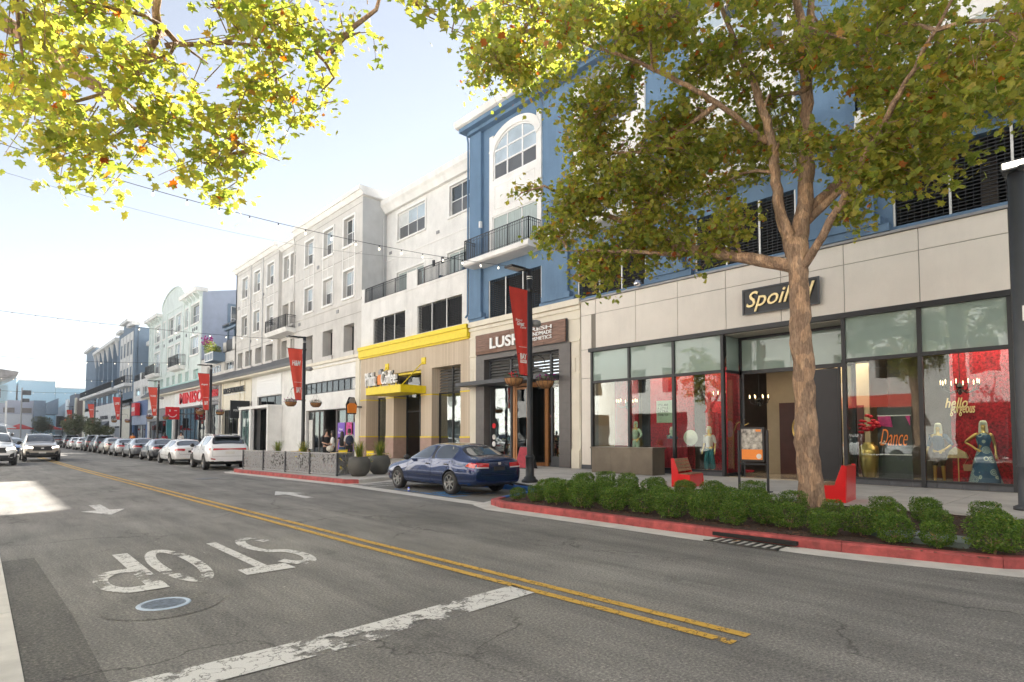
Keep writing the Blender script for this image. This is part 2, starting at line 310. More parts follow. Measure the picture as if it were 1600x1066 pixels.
def perforated_mat():
    m, nt, b, o = _nt('perforated_steel'); g = N(nt, 'ShaderNodeNewGeometry')
    n1 = noise(nt, 11, 5, 0.6, g.outputs['Position']); r = ramp(nt, [(0.50, (0, 0, 0)), (0.53, (1, 1, 1))]); L(nt, n1.outputs[0], r.inputs[0])
    b.inputs['Base Color'].default_value = (.24, .24, .245, 1); b.inputs['Metallic'].default_value = .4; b.inputs['Roughness'].default_value = .55
    tr = N(nt, 'ShaderNodeBsdfTransparent'); mx = N(nt, 'ShaderNodeMixShader'); mt = N(nt, 'ShaderNodeMath', operation='MULTIPLY'); mt.inputs[1].default_value = .8
    L(nt, r.outputs[0], mt.inputs[0]); L(nt, mt.outputs[0], mx.inputs[0]); L(nt, b.outputs[0], mx.inputs[1]); L(nt, tr.outputs[0], mx.inputs[2]); L(nt, mx.outputs[0], o.inputs[0])
    return m
M['perf'] = perforated_mat()

# ---------------------------------------------------------------- object helpers
ORG = {}
def tag(o, label=None, cat=None, group=None, kind=None):
    if label: o['label'] = label
    if cat: o['category'] = cat
    if group: o['group'] = group
    if kind: o['kind'] = kind
    return o
def thing(name, label, cat, loc=(0, 0, 0), group=None):
    o = bpy.data.objects.new(name, None); COL.objects.link(o); o.location = loc; o.empty_display_size = .2
    ORG[o.name] = Vector(loc); tag(o, label, cat, group); return o
def _org(p): return ORG.get(p.name, Vector((0, 0, 0))) if p is not None else Vector((0, 0, 0))

class MB:
    def __init__(s): s.v = []; s.f = []
    def add(s, vs_, fs):
        n = len(s.v); s.v.extend([tuple(v) for v in vs_]); s.f.extend([tuple(i + n for i in f) for f in fs]); return s
    def quad(s, a, b, c, d): return s.add([a, b, c, d], [(0, 1, 2, 3)])
    def box(s, x0, x1, y0, y1, z0, z1):
        if x0 > x1: x0, x1 = x1, x0
        if y0 > y1: y0, y1 = y1, y0
        if z0 > z1: z0, z1 = z1, z0
        return s.add([(x0, y0, z0), (x1, y0, z0), (x1, y1, z0), (x0, y1, z0), (x0, y0, z1), (x1, y0, z1), (x1, y1, z1), (x0, y1, z1)],
                     [(0, 3, 2, 1), (4, 5, 6, 7), (0, 1, 5, 4), (1, 2, 6, 5), (2, 3, 7, 6), (3, 0, 4, 7)])
    def prism(s, poly, axis, a0, a1):
        """poly of 2-D points, extruded along axis; x:(y,z) y:(x,z) z:(x,y)"""
        def P3(p, a):
            return {'x': (a, p[0], p[1]), 'y': (p[0], a, p[1]), 'z': (p[0], p[1], a)}[axis]
        n = len(poly); vs_ = [P3(p, a0) for p in poly] + [P3(p, a1) for p in poly]
        fs = [tuple(range(n))[::-1], tuple(range(n, 2 * n))] + [(i, (i + 1) % n, n + (i + 1) % n, n + i) for i in range(n)]
        return s.add(vs_, fs)
    def tube(s, pts, r, n=6, cap=True):
        pts = [Vector(p) for p in pts]; rs = r if isinstance(r, (list, tuple)) else [r] * len(pts)
        rings = []; up = Vector((0, 0, 1)); vs_ = []
        prev = None
        for i, p in enumerate(pts):
            d = (pts[min(i + 1, len(pts) - 1)] - pts[max(i - 1, 0)])
            if d.length < 1e-9: d = Vector((0, 0, 1))
            d.normalize()
            if prev is None:
                u = d.cross(up)
                if u.length < 1e-3: u = d.cross(Vector((1, 0, 0)))
                u.normalize()
            else:
                u = prev - d * prev.dot(d)
                if u.length < 1e-6: u = d.orthogonal()
                u.normalize()
            prev = u; w = d.cross(u)
            for k in range(n):
                a = 2 * math.pi * k / n; vs_.append(p + (u * math.cos(a) + w * math.sin(a)) * rs[i])
        fs = []
        for i in range(len(pts) - 1):
            for k in range(n):
                a, b = i * n + k, i * n + (k + 1) % n
                fs.append((a, b, b + n, a + n))
        if cap: fs += [tuple(range(n))[::-1], tuple(range((len(pts) - 1) * n, len(pts) * n))]
        return s.add(vs_, fs)
    def lathe(s, prof, c=(0, 0, 0), n=20, axis='z'):
        vs_ = []; fs = []
        for (r, h) in prof:
            for k in range(n):
                a = 2 * math.pi * k / n; x, y = r * math.cos(a), r * math.sin(a)
                p = {'z': (x, y, h), 'y': (x, h, y), 'x': (h, x, y)}[axis]
                vs_.append((p[0] + c[0], p[1] + c[1], p[2] + c[2]))
        for i in range(len(prof) - 1):
            for k in range(n):
                a, b = i * n + k, i * n + (k + 1) % n; fs.append((a, b, b + n, a + n))
        return s.add(vs_, fs)
    def ball(s, c, r, n=8, m=5, sz=1.0):
        prof = [(max(1e-4, r * math.sin(math.pi * i / m)), -r * sz * math.cos(math.pi * i / m)) for i in range(m + 1)]
        return s.lathe(prof, c, n)
    def sheet(s, poly, z): return s.add([(p[0], p[1], z) for p in poly], [tuple(range(len(poly)))])
    def xf(s, mtx): s.v = [tuple(mtx @ Vector(v)) for v in s.v]; return s
    def mesh(s, name, m=None, smooth=False, off=Vector((0, 0, 0))):
        me = bpy.data.meshes.new(name); me.from_pydata([(v[0] - off[0], v[1] - off[1], v[2] - off[2]) for v in s.v], [], s.f)
        if m is not None: me.materials.append(m)
        if smooth: me.polygons.foreach_set('use_smooth', [True] * len(me.polygons))
        me.update(); return me
    def build(s, name, m, parent=None, smooth=False, label=None, cat=None, group=None, kind=None):
        off = _org(parent)
        o = bpy.data.objects.new(name, s.mesh(name, m, smooth, off)); COL.objects.link(o)
        if parent is not None: o.parent = parent; ORG[o.name] = off
        else: ORG[o.name] = Vector((0, 0, 0))
        if smooth: fix_normals(o.data)
        return tag(o, label, cat, group, kind)
def fix_normals(me):
    bm = bmesh.new(); bm.from_mesh(me); bmesh.ops.recalc_face_normals(bm, faces=bm.faces); bm.to_mesh(me); bm.free()
def put(name, me, parent=None, loc=(0, 0, 0), rz=0.0, sc=(1, 1, 1)):
    """an object sharing mesh me; loc is in world space (parents are unrotated while building)"""
    o = bpy.data.objects.new(name, me); COL.objects.link(o)
    off = _org(parent); o.location = Vector(loc) - off; o.rotation_euler = (0, 0, rz); o.scale = sc
    if parent is not None: o.parent = parent
    ORG[o.name] = Vector(loc); return o
def kids(o): return CH.get(o.name, [])
def copy_tree(o, parent=None, mats=None):
    c = o.copy(); COL.objects.link(c); c.parent = parent
    if mats and o.type == 'MESH' and o.data.materials:
        for i, mm in enumerate(o.data.materials):
            if mm is not None and mm.name in mats:
                c.material_slots[i].link = 'OBJECT'; c.material_slots[i].material = mats[mm.name]
    for ch in list(o.children): copy_tree(ch, c, mats)
    return c
def structure(name, mb, m): return mb.build(name, m, kind='structure')

def wallgrid(mb, x0, x1, y0, y1, z0, z1, holes, axis='x'):
    """a wall slab x0..x1 thick with rectangular holes (ya,yb,za,zb); only outer faces are made"""
    ys = sorted(set([y0, y1] + [min(max(h[0], y0), y1) for h in holes] + [min(max(h[1], y0), y1) for h in holes]))
    zs = sorted(set([z0, z1] + [min(max(h[2], z0), z1) for h in holes] + [min(max(h[3], z0), z1) for h in holes]))
    def solid(i, j):
        if i < 0 or j < 0 or i >= len(ys) - 1 or j >= len(zs) - 1: return False
        yc, zc = (ys[i] + ys[i + 1]) / 2, (zs[j] + zs[j + 1]) / 2
        return not any(h[0] < yc < h[1] and h[2] < zc < h[3] for h in holes)
    def T(x, y, z): return (x, y, z) if axis == 'x' else (y, x, z)
    for i in range(len(ys) - 1):
        for j in range(len(zs) - 1):
            if not solid(i, j): continue
            a, b, c, d = ys[i], ys[i + 1], zs[j], zs[j + 1]
            mb.quad(T(x0, a, c), T(x0, a, d), T(x0, b, d), T(x0, b, c)); mb.quad(T(x1, a, c), T(x1, b, c), T(x1, b, d), T(x1, a, d))
            if not solid(i - 1, j): mb.quad(T(x0, a, c), T(x1, a, c), T(x1, a, d), T(x0, a, d))
            if not solid(i + 1, j): mb.quad(T(x0, b, c), T(x0, b, d), T(x1, b, d), T(x1, b, c))
            if not solid(i, j - 1): mb.quad(T(x0, a, c), T(x0, b, c), T(x1, b, c), T(x1, a, c))
            if not solid(i, j + 1): mb.quad(T(x0, a, d), T(x1, a, d), T(x1, b, d), T(x0, b, d))
    return mb

_WC = {}; wr_ = random.Random(77)
def window(parent, X, ya, yb, za, zb, nc=2, rows=(0.5,), depth=0.10, mats=('screen', 'blind'), frame='pvc', fw=0.06, name='window', pane_name='pane', rz=0.0, center=None):
    """a glazed unit; front looks to -X. rows = fractions (bottom up) of horizontal bars. mats bottom-up per row"""
    w, h = round(yb - ya, 2), round(zb - za, 2); key = (w, h, nc, tuple(rows), depth, mats, frame, fw)
    if key not in _WC:
        f = MB(); cuts = [0] + list(rows) + [1]
        f.box(0, depth, -w / 2, -w / 2 + fw, 0, h); f.box(0, depth, w / 2 - fw, w / 2, 0, h)
        f.box(0.002, depth, -w / 2 + fw, w / 2 - fw, 0, fw); f.box(0.002, depth, -w / 2 + fw, w / 2 - fw, h - fw, h)
        inner = w - 2 * fw; panes = []
        for i in range(1, nc):
            yc = -w / 2 + fw + inner * i / nc; f.box(0.006, depth, yc - fw * .4, yc + fw * .4, fw, h - fw)
        for r_ in rows:
            zc = h * r_; f.box(0.012, depth, -w / 2 + fw, w / 2 - fw, zc - fw * .4, zc + fw * .4)
        for j in range(len(cuts) - 1):
            for i in range(nc):
                a = -w / 2 + fw + inner * i / nc; b = a + inner / nc; c = max(fw, h * cuts[j]); d = min(h - fw, h * cuts[j + 1])
                p = MB(); p.box(depth * .5, depth * .5 + .012, a, b, c, d)
                panes.append(p.mesh(pane_name, M[mats[min(j, len(mats) - 1)]]))
        _WC[key] = (f.mesh(name, M[frame]), panes)
    fm, panes = _WC[key]
    loc = (X, (ya + yb) / 2, za) if center is None else center
    o = put(name, fm, parent, loc, rz)
    for p in panes:
        q = bpy.data.objects.new(pane_name, p); COL.objects.link(q); q.parent = o
        if p.materials[0] == M['blind']:
            k_ = wr_.random() if p == panes[-1] or wr_.random() < .25 else 0
            if k_ > .6: q.material_slots[0].link = 'OBJECT'; q.material_slots[0].material = M['blind_white' if k_ < .8 else 'pane_dark']
    return o

def railing_mb(pts, h=1.07, sp=0.115, z=0, posts=None, r=0.011):
    mb = MB()
    for (a, b) in zip(pts[:-1], pts[1:]):
        a, b = Vector((*a, z)), Vector((*b, z)); d = (b - a); ln = d.length; d.normalize(); n = max(1, int(ln / sp))
        for i in range(n + 1):
            p = a + d * ln * i / n; big = i in (0, n) or i % 12 == 0
            rr = .024 if big else r
            mb.box(p.x - rr, p.x + rr, p.y - rr, p.y + rr, z, z + (h if big else h - .03))
        for zz, t in ((h, .028), (h - .15, .014), (.09, .014)):
            mb.tube([a + Vector((0, 0, zz)), b + Vector((0, 0, zz))], t, 4)
    return mb

_TXT = {}
def text_data(s, shear=0.0, bold=0.0, extrude=0.02, align='CENTER'):
    key = (s, shear, bold, extrude)
    if key in _TXT: return _TXT[key]
    cu = bpy.data.curves.new('lettering', 'FONT'); cu.body = s; cu.shear = shear; cu.offset = bold; cu.extrude = extrude
    cu.resolution_u = 3; cu.align_x = 'LEFT'
    ob = bpy.data.objects.new('lettering_tmp', cu); COL.objects.link(ob)
    dg = bpy.context.evaluated_depsgraph_get(); me = bpy.data.meshes.new_from_object(ob.evaluated_get(dg))
    bpy.data.objects.remove(ob); bpy.data.curves.remove(cu)
    n = len(me.vertices); co = np.empty(n * 3); me.vertices.foreach_get('co', co); co = co.reshape(-1, 3)
    fs = [tuple(p.vertices) for p in me.polygons]; bpy.data.meshes.remove(me)
    _TXT[key] = (co, fs); return _TXT[key]
def text(parent, s, m, box, face='W', at=0.0, shear=0.0, bold=0.0, thick=0.03, name='lettering', **kw):
    """fit text in box (u0,u1,z0,z1). face W: looks to -X at x=at, reads towards -Y (u0>u1). face S: looks to -Y at y=at, reads to +X.
    face N looks to +Y. face G: on the ground at z=at, read by someone looking to -Y"""
    co, fs = text_data(s, shear, bold, 0.5); co = co.copy()
    mn, mx_ = co.min(0), co.max(0); u = (co[:, 0] - mn[0]) / (mx_[0] - mn[0]); v = (co[:, 1] - mn[1]) / (mx_[1] - mn[1]); w = co[:, 2] / max(1e-6, mx_[2])
    u0, u1, z0, z1 = box; U = u0 + (u1 - u0) * u; V = z0 + (z1 - z0) * v
    if face == 'W': P = np.stack([at - thick / 2 - w * thick / 2, U, V], 1)
    elif face == 'S': P = np.stack([U, at - thick / 2 - w * thick / 2, V], 1)
    elif face == 'N': P = np.stack([U, at + thick / 2 + w * thick / 2, V], 1)
    elif face == 'E': P = np.stack([at + thick / 2 + w * thick / 2, U, V], 1)
    mb = MB(); mb.add(P.tolist(), fs)
    return mb.build(name, m, parent, **kw)
def grille_mb(X, y0, y1, z0, z1, sy=0.16, sz=0.085, t=0.012):
    mb = MB(); ny = max(1, int((y1 - y0) / sy)); nz = max(1, int((z1 - z0) / sz))
    for i in range(1, ny): y = y0 + (y1 - y0) * i / ny; mb.box(X + .002, X + .02, y - t / 2, y + t / 2, z0, z1)
    for j in range(1, nz): z = z0 + (z1 - z0) * j / nz; mb.box(X, X + .025, y0, y1, z - t, z + t)
    return mb
def louvers(parent, X, y0, y1, z0, z1, n=8, m='louver'):
    h = (z1 - z0) / n
    mb = MB(); mb.prism([(0, 0), (.10, h * .85), (.115, h * .85), (.015, 0)], 'y', 0, y1 - y0); me = mb.mesh('slat', M[m])
    for i in range(n): put('slat', me, parent, (X, y0, z0 + i * h))
# ================================================================= SETTING: ground, road, pavements
def strip(name, m, poly, z, kind='structure', label=None):
    return MB().sheet(poly, z).build(name, m, kind=kind, label=label)
strip('ground', M['asphalt'], [(-1500, -1500), (1500, -1500), (1500, 1500), (-1500, 1500)], -0.03)
strip('road', M['asphalt'], [(-9, -40), (45, -40), (45, 420), (-9, 420)], 0.0)
strip('asphalt_patch', M['asphalt_new'], [(0.29, -3), (0.70, -3), (0.70, 6.7), (0.62, 10.2), (0.29, 10.2)], 0.004)
g = MB()
for i in range(60):                                                    # left gutter pan in cast lengths
    y0 = -12 + i * 2.4; g.box(-0.30, 0.285, y0 + .006, y0 + 2.394, -0.02, 0.012)
g.build('gutter', M['concrete_lt'], kind='structure')
lk = MB(); lk.box(-0.46, -0.30, -20, 200, -0.02, 0.15); lk.build('kerb', M['concrete_lt'], kind='structure')
ls = MB(); ls.box(-6.0, -0.46, -40, 200, -0.02, 0.145); ls.build('pavement', M['concrete'], kind='structure')

KP = [(24, -4.6), (17, -3.4), (12.5, -1.6), (10.4, 0.0), (9.35, 1.3), (8.98, 3.0), (8.80, 5.0), (8.78, 10.0), (9.0, 10.6), (9.5, 10.85), (11.9, 11.7), (11.95, 18.3), (11.4, 18.9), (9.6, 18.2), (9.2, 18.5), (9.15, 19.2), (8.45, 27.4), (8.6, 28.0), (10.3, 29.6), (10.3, 74), (10.3, 150), (10.3, 230)]
def offset_path(P, d):
    out = []
    for i, p in enumerate(P):
        a = Vector(P[max(0, i - 1)]); b = Vector(P[min(len(P) - 1, i + 1)]); t = (b - a).normalized(); n = Vector((t.y, -t.x))
        out.append((p[0] + n.x * d, p[1] + n.y * d))
    return out
KI = offset_path(KP, 0.17); KG = offset_path(KP, -0.42); KB = offset_path(KP, 0.02)
def kerb_run(i0, i1, m, name='kerb', pan=True):
    root = None
    for i in range(i0, i1):
        a, b, c, d, e, f = map(Vector, (KP[i], KP[i + 1], KI[i], KI[i + 1], KB[i], KB[i + 1])); ln = (b - a).length; n = max(1, round(ln / 2.6)) if ln < 15 else 12
        for k in range(n):
            s, t = k / n + .003 / ln, (k + 1) / n - .003 / ln
            lo = [a.lerp(b, s), a.lerp(b, t), c.lerp(d, t), c.lerp(d, s)]; hi = [e.lerp(f, s), e.lerp(f, t), c.lerp(d, t), c.lerp(d, s)]
            mb = MB(); vs_ = [(p.x, p.y, -.02) for p in lo] + [(lo[0].x, lo[0].y, .12), (lo[1].x, lo[1].y, .12)] + [(p.x, p.y, .15) for p in hi]
            mb.add(vs_, [(0, 3, 2, 1), (0, 1, 5, 4), (4, 5, 7, 6), (6, 7, 8, 9), (0, 4, 6, 9, 3), (1, 2, 8, 7, 5), (2, 3, 9, 8)])
            if root is None: root = mb.build(name, m, kind='structure')
            else: mb.build('kerb_stone', m, root)
    if pan:
        q = MB()
        for i in range(i0, i1):
            q.add([(KG[i][0], KG[i][1], .004), (KG[i + 1][0], KG[i + 1][1], .004), (KP[i + 1][0], KP[i + 1][1], .012), (KP[i][0], KP[i][1], .012)], [(0, 1, 2, 3)])
        q.build('gutter', M['concrete_lt'], kind='structure')
    return root
kerb_run(0, 9, M['red_kerb']); kerb_run(9, 11, M['blue_kerb'], pan=False); kerb_run(11, 13, M['concrete_lt'])
kerb_run(13, 17, M['red_kerb']); kerb_run(17, 21, M['concrete_lt'], pan=False)
# pavement body behind the kerb with a planting bed cut out, then paving slabs in the walking zone
BED = [(9.2, 1.6), (10.6, .25), (12.6, -1.3), (13.9, -1.8), (13.9, 12.6), (11.0, 11.2), (9.7, 10.75), (9.15, 10.4), (8.98, 9.9), (9.0, 5.0), (9.15, 3.0)]
strip('planting_bed', M['mulch'], offset_path(KP, .12)[2:10] + [(11.5, 11.5), (13.95, 12.8), (13.95, -2.2)], 0.125)
pv = MB()
def area(poly): pv.prism(poly, 'z', -.02, .145)
area([(13.95, -2.1), (14.1, -2.6), (20.2, -4.2), (20.2, -3.0), (14.1, -3.0 + 1.0)])
area([(11.6, 11.55), (13.95, 12.8), (13.95, 1.0), (14.05, 1.0), (14.05, 18.3), (12.1, 18.3), (12.08, 11.75)])
area([(9.35, 18.45), (9.7, 18.4), (11.4, 19.1), (12.1, 18.5), (12.1, 18.3), (14.05, 18.3), (14.05, 29.6), (10.5, 29.55), (8.75, 27.9), (8.62, 27.4), (9.32, 19.2)])
area([(10.46, 29.5), (14.05, 29.55), (14.05, 230), (10.46, 230)])
pv.box(14.05, 20.6, -8, 230, -.02, .125)
pv.build('pavement', M['concrete'], kind='structure')
slab_root = bpy.data.objects['pavement']
sl = MB(); sl.box(-.752, .752, -.752, .752, 0, .02); slme = sl.mesh('paving_slab', M['concrete'])
sroot = None
for j in range(34):
    for i in range(4):
        o = put('paving_slab', slme, None, (14.05 + .768 + i * 1.536, -6 + .76 + j * 1.52, .125), 0, (1.01, 1, 1))
        if sroot is None: sroot = o; o['kind'] = 'structure'; o.name = 'paving'
        else: o.parent = sroot; o.matrix_parent_inverse = Matrix.Translation(-Vector(sroot.location)) @ Matrix.Scale(1 / 1.01, 4, (1, 0, 0)); 
sfar = MB(); sfar.box(14.05, 20.2, 45.7, 230, .125, .145); sfar.build('pavement', M['concrete'], kind='structure')

# mulch chips and fallen leaves (uncountable)
ch = MB()
for i in range(5200):
    x, y = rnd.uniform(9.15, 13.85), rnd.uniform(-1, 11.2)
    if x - 9.1 < (1.6 - y) * .95 or y > 10.2 + (x - 9.2) * .45: continue
    a = rnd.uniform(0, 6.28); l, w = rnd.uniform(.015, .05), rnd.uniform(.006, .014); h = rnd.uniform(.004, .02)
    c, s = math.cos(a), math.sin(a)
    ch.add([(x - c * l - s * w, y - s * l + c * w, .13 + h * rnd.random()), (x + c * l - s * w, y + s * l + c * w, .13 + h), (x + c * l + s * w, y + s * l - c * w, .13 + h * rnd.random()), (x - c * l + s * w, y - s * l - c * w, .127)], [(0, 1, 2, 3)])
ch.build('mulch', mat('bark_chips', (.10, .052, .034), .9, var=.7, scale=40), kind='stuff')

# ---------------------------------------------------------------- road markings
def mark(name, m, polys, z=0.008):
    mb = MB()
    for p in polys: mb.sheet(p, z)
    return mb.build(name, m, kind='structure')
mark('stop_line', M['line_worn'], [[(0.72, 4.28), (2.4, 4.26), (4.36, 4.42), (4.40, 4.80), (2.4, 4.66), (0.72, 4.66)]])
def yl(x):   # two yellow lines following the road's slight bend
    pts = [(2.3, 4.50), (8, 4.30), (16, 4.10), (26, 3.85), (36, 3.60), (60, 3.3), (100, 3.1)]
    a = [(p[1] + x, p[0]) for p in pts]; b = [(p[1] + x + .11, p[0]) for p in pts][::-1]
    return [[a[i], a[i + 1], b[len(b) - 2 - i], b[len(b) - 1 - i]] for i in range(len(a) - 1)]
mark('centre_line', M['line_yellow'], yl(-.07) + yl(.17))
def arrow(x, y, d=1, s=1.0):  # d=1 pointing to +Y
    q = [(-.35, 0), (0, .9), (.35, 0), (.1, 0), (.1, -1.1), (-.1, -1.1), (-.1, 0)]
    P = [(x + p[0] * s, y + p[1] * d * s) for p in q]
    return [[P[0], P[1], P[2]], [P[6], P[3], P[4], P[5]]]
mark('arrow_marking', M['line_white'], arrow(2.1, 15.6, -1, 1.15)); mark('arrow_marking', M['line_white'], arrow(6.5, 16.3, 1, 1.2))
# the word, painted for traffic coming towards the camera: letters as strokes with a flat brush
def letter_strokes(kind, x, w, y0, y1):
    """glyph box x..x-w (reading to -X), bottom at y1, top at y0 (y0<y1)"""
    h = y1 - y0; t = .26; tw = .14
    def q(u0, u1, v0, v1): # u across 0..1, v up 0..1
        return [(x - w * u0, y1 - h * v0), (x - w * u1, y1 - h * v0), (x - w * u1, y1 - h * v1), (x - w * u0, y1 - h * v1)]
    def arc(cu, cv, ru, rv, a0, a1, n=12, th=None):
        out = []; tu = tw / w; tv = t / h
        for i in range(n):
            A, B = R(a0 + (a1 - a0) * i / n), R(a0 + (a1 - a0) * (i + 1) / n)
            P = [(cu + ru * math.cos(A), cv + rv * math.sin(A)), (cu + ru * math.cos(B), cv + rv * math.sin(B)), (cu + (ru - tu) * math.cos(B), cv + (rv - tv) * math.sin(B)), (cu + (ru - tu) * math.cos(A), cv + (rv - tv) * math.sin(A))]
            out.append([(x - w * p[0], y1 - h * p[1]) for p in P])
        return out
    if kind == 'T': return [q(0, 1, .86, 1), q(.38, .62, 0, .86)]
    if kind == 'O': return arc(.5, .5, .5, .5, 0, 360, 28)
    if kind == 'P': return [q(0, .3, 0, 1)] + arc(.5, .73, .5, .27, 90, -90, 14) + [q(.3, .5, 1 - t / h, 1), q(.3, .5, .46, .46 + t / h)]
    if kind == 'S': return arc(.5, .74, .5, .26, 20, 270, 18) + arc(.5, .26 + t / h * .0, .5, .26 + t / h * .5, 90, -160, 18)
mark('stop_letter', M['line_worn'], letter_strokes('S', 3.45, .52, 7.35, 9.75))
mark('stop_letter', M['line_white'], letter_strokes('T', 2.98, .58, 7.25, 9.75))
mark('stop_letter', M['line_worn'], letter_strokes('O', 2.22, .56, 7.25, 9.7))
mark('stop_letter', M['line_worn'], letter_strokes('P', 1.60, .60, 7.25, 9.7))
mark('parking_line', M['line_white'], [[(9.35, 17.6), (11.8, 17.6), (11.8, 17.72), (9.35, 17.72)], [(9.35, 16.9), (11.8, 16.9), (11.8, 17.0), (9.35, 17.0)], [(9.1, 10.95), (11.7, 12.05), (11.7, 12.17), (9.1, 11.07)]])
mark('bay_edge', M['concrete_lt'], [[(8.75, 10.9), (9.2, 11.0), (9.3, 18.1), (8.85, 18.3)]], .005)
strip('parking_bay', mat('bay_concrete', (.17, .165, .155), .85, var=.15, scale=1.5, fine=80, bmp=.2), [(9.2, 10.95), (11.9, 11.75), (11.95, 18.3), (9.3, 18.2)], .006)
def hatch(x0, x1, y0, y1): return [[(x0, y0), (x1, y0), (x1, y1), (x0, y1)]]
mark('blue_marking', M['line_blue'], hatch(9.35, 10.9, 12.6, 12.75) + hatch(9.35, 9.5, 12.75, 14.2) + hatch(9.6, 10.7, 13.0, 14.0), .011)
mark('blue_marking', M['line_blue'], hatch(9.4, 9.52, 14.4, 15.6) + hatch(9.4, 10.6, 15.6, 15.72), .011)
mark('parking_line', M['line_white'], [[(8.2, y), (10.25, y), (10.25, y + .1), (8.2, y + .1)] for y in (35, 41, 47, 53, 59, 65, 71, 77)])
# manhole with its pale collar, drain grate in the gutter
mh = thing('manhole_cover', 'round iron manhole cover with pale blue painted rim beside the worn road lettering', 'manhole cover', (1.40, 6.57, 0))
b = MB(); b.lathe([(.235, .006), (.225, .012), (.195, .012), (.190, .006)], (1.40, 6.57, 0), 36); b.build('rim', mat('pale_blue_rim', (.42, .50, .60), .6, var=.15, scale=8), mh)
b = MB(); b.lathe([(.001, .010), (.190, .010)], (1.40, 6.57, 0), 36)
for k in range(-4, 5):
    w = math.sqrt(max(0, .17 ** 2 - (k * .038) ** 2)); b.box(1.40 - w, 1.40 + w, 6.57 + k * .038 - .008, 6.57 + k * .038 + .008, .010, .014)
b.build('cover', mat('worn_blue_iron', (.20, .235, .28), .6, .2, var=.35, scale=20), mh)
b = MB(); b.lathe([(.24, .0045), (.52, .0045)], (1.40, 6.57, 0), 40)
b.build('asphalt_patch', asphalt('asphalt_collar', .165, patch=.2), kind='structure')
mh2 = thing('manhole_cover', 'flat dark manhole cover far up the road near the red kerb', 'manhole cover', (6.5, 24.3, 0))
b = MB(); b.lathe([(.001, .010), (.42, .010), (.43, .004)], (6.5, 24.3, 0), 30); b.build('cover', mat('cast_iron', (.13, .135, .14)), mh2)
dr = thing('storm_drain', 'black iron storm drain grate set in the gutter at the red kerb', 'drain', (8.62, 4.2, 0))
b = MB()
for k in range(9): b.box(8.44, 8.84, 3.70 + k * .125, 3.735 + k * .125, .004, .022)
b.box(8.42, 8.445, 3.66, 4.80, .004, .024); b.box(8.835, 8.86, 3.66, 4.80, .004, .024); b.build('grate', mat('grate_iron', (.07, .07, .065), .6, .4, var=.3, scale=20), dr)
b = MB(); b.box(8.445, 8.835, 3.67, 4.79, .002, .0055); b.build('pit', M['dark'], dr)
b = MB(); b.box(8.80, 8.90, 3.55, 4.85, .045, .10); b.build('kerb_inlet', M['dark'], dr)

# ================================================================= CORNER BUILDING (boutique, cosmetics shop, blue upper floors)
FX = 20.2
cb = thing('corner_building', 'blue upper storeys over a cream stone boutique and a dark cosmetics shop on the right', 'building', (20.2, 17.5, 0))
# --- boutique stone wall: backing with panels standing proud
JY = [17.46, 16.61, 14.46, 12.47, 10.46, 8.46, 6.48, 4.47, 2.44, 0.4, -1.6, -3.6, -5.6, -7.6]
b = MB(); wallgrid(b, FX + .03, FX + .45, -8, 17.46, 0.14, 7.72, [(2.42, 16.84, 0.14, 5.48)]); b.build('wall', M['joint'], cb)
pnl = {}
def panel(y0, y1, z0, z1, m='cream', x0=FX, x1=FX + .035):
    g_ = .009; k = (round(y1 - y0, 2), round(z1 - z0, 2), m, round(x1 - x0, 3))
    if k not in pnl:
        w, h = (y1 - y0) / 2 - g_, (z1 - z0) / 2 - g_; c = .006; d = x1 - x0; q = MB()
        q.add([(c * 0, -w + c, -h + c), (0, w - c, -h + c), (0, w - c, h - c), (0, -w + c, h - c), (c, -w, -h), (c, w, -h), (c, w, h), (c, -w, h), (d, -w, -h), (d, w, -h), (d, w, h), (d, -w, h)],
              [(0, 3, 2, 1), (0, 1, 5, 4), (1, 2, 6, 5), (2, 3, 7, 6), (3, 0, 4, 7), (4, 5, 9, 8), (5, 6, 10, 9), (6, 7, 11, 10), (7, 4, 8, 11)])
        pnl[k] = q.mesh('panel', M[m])
    put('panel', pnl[k], cb, (x0, (y0 + y1) / 2, (z0 + z1) / 2))
for a, bb in zip(JY[:-1], JY[1:]):
    panel(bb, a, 7.06, 7.72)
    if a > 16.7: panel(16.85, a, 5.5, 7.06); panel(16.85, a, 4.2, 5.5); panel(16.85, a, .32, 4.2); continue
    if bb < 2.4: panel(bb, min(a, 2.42), 5.5, 7.06); panel(bb, min(a, 2.42), 3.0, 5.5); panel(bb, min(a, 2.42), .32, 3.0)
    else: panel(bb, a, 5.5, 7.06)
b = MB(); b.box(20.12, 20.75, -8, 17.5, 7.725, 7.80); b.build('coping', M['coping'], cb)
# plinth tiles
def plinth(y0, y1, z1=.32, x=20.16, n=None):
    n = n or max(1, round((y1 - y0) / .62)); w = (y1 - y0) / n
    q = MB(); q.box(0, .05, .004, w - .004, .146, z1); me = q.mesh('plinth_tile', M['dark_tile'])
    for i in range(n): put('plinth_tile', me, cb, (x, y0 + i * w, 0))
plinth(16.85, 17.44); plinth(2.46, 6.52, .30); plinth(10.66, 16.8, .30)
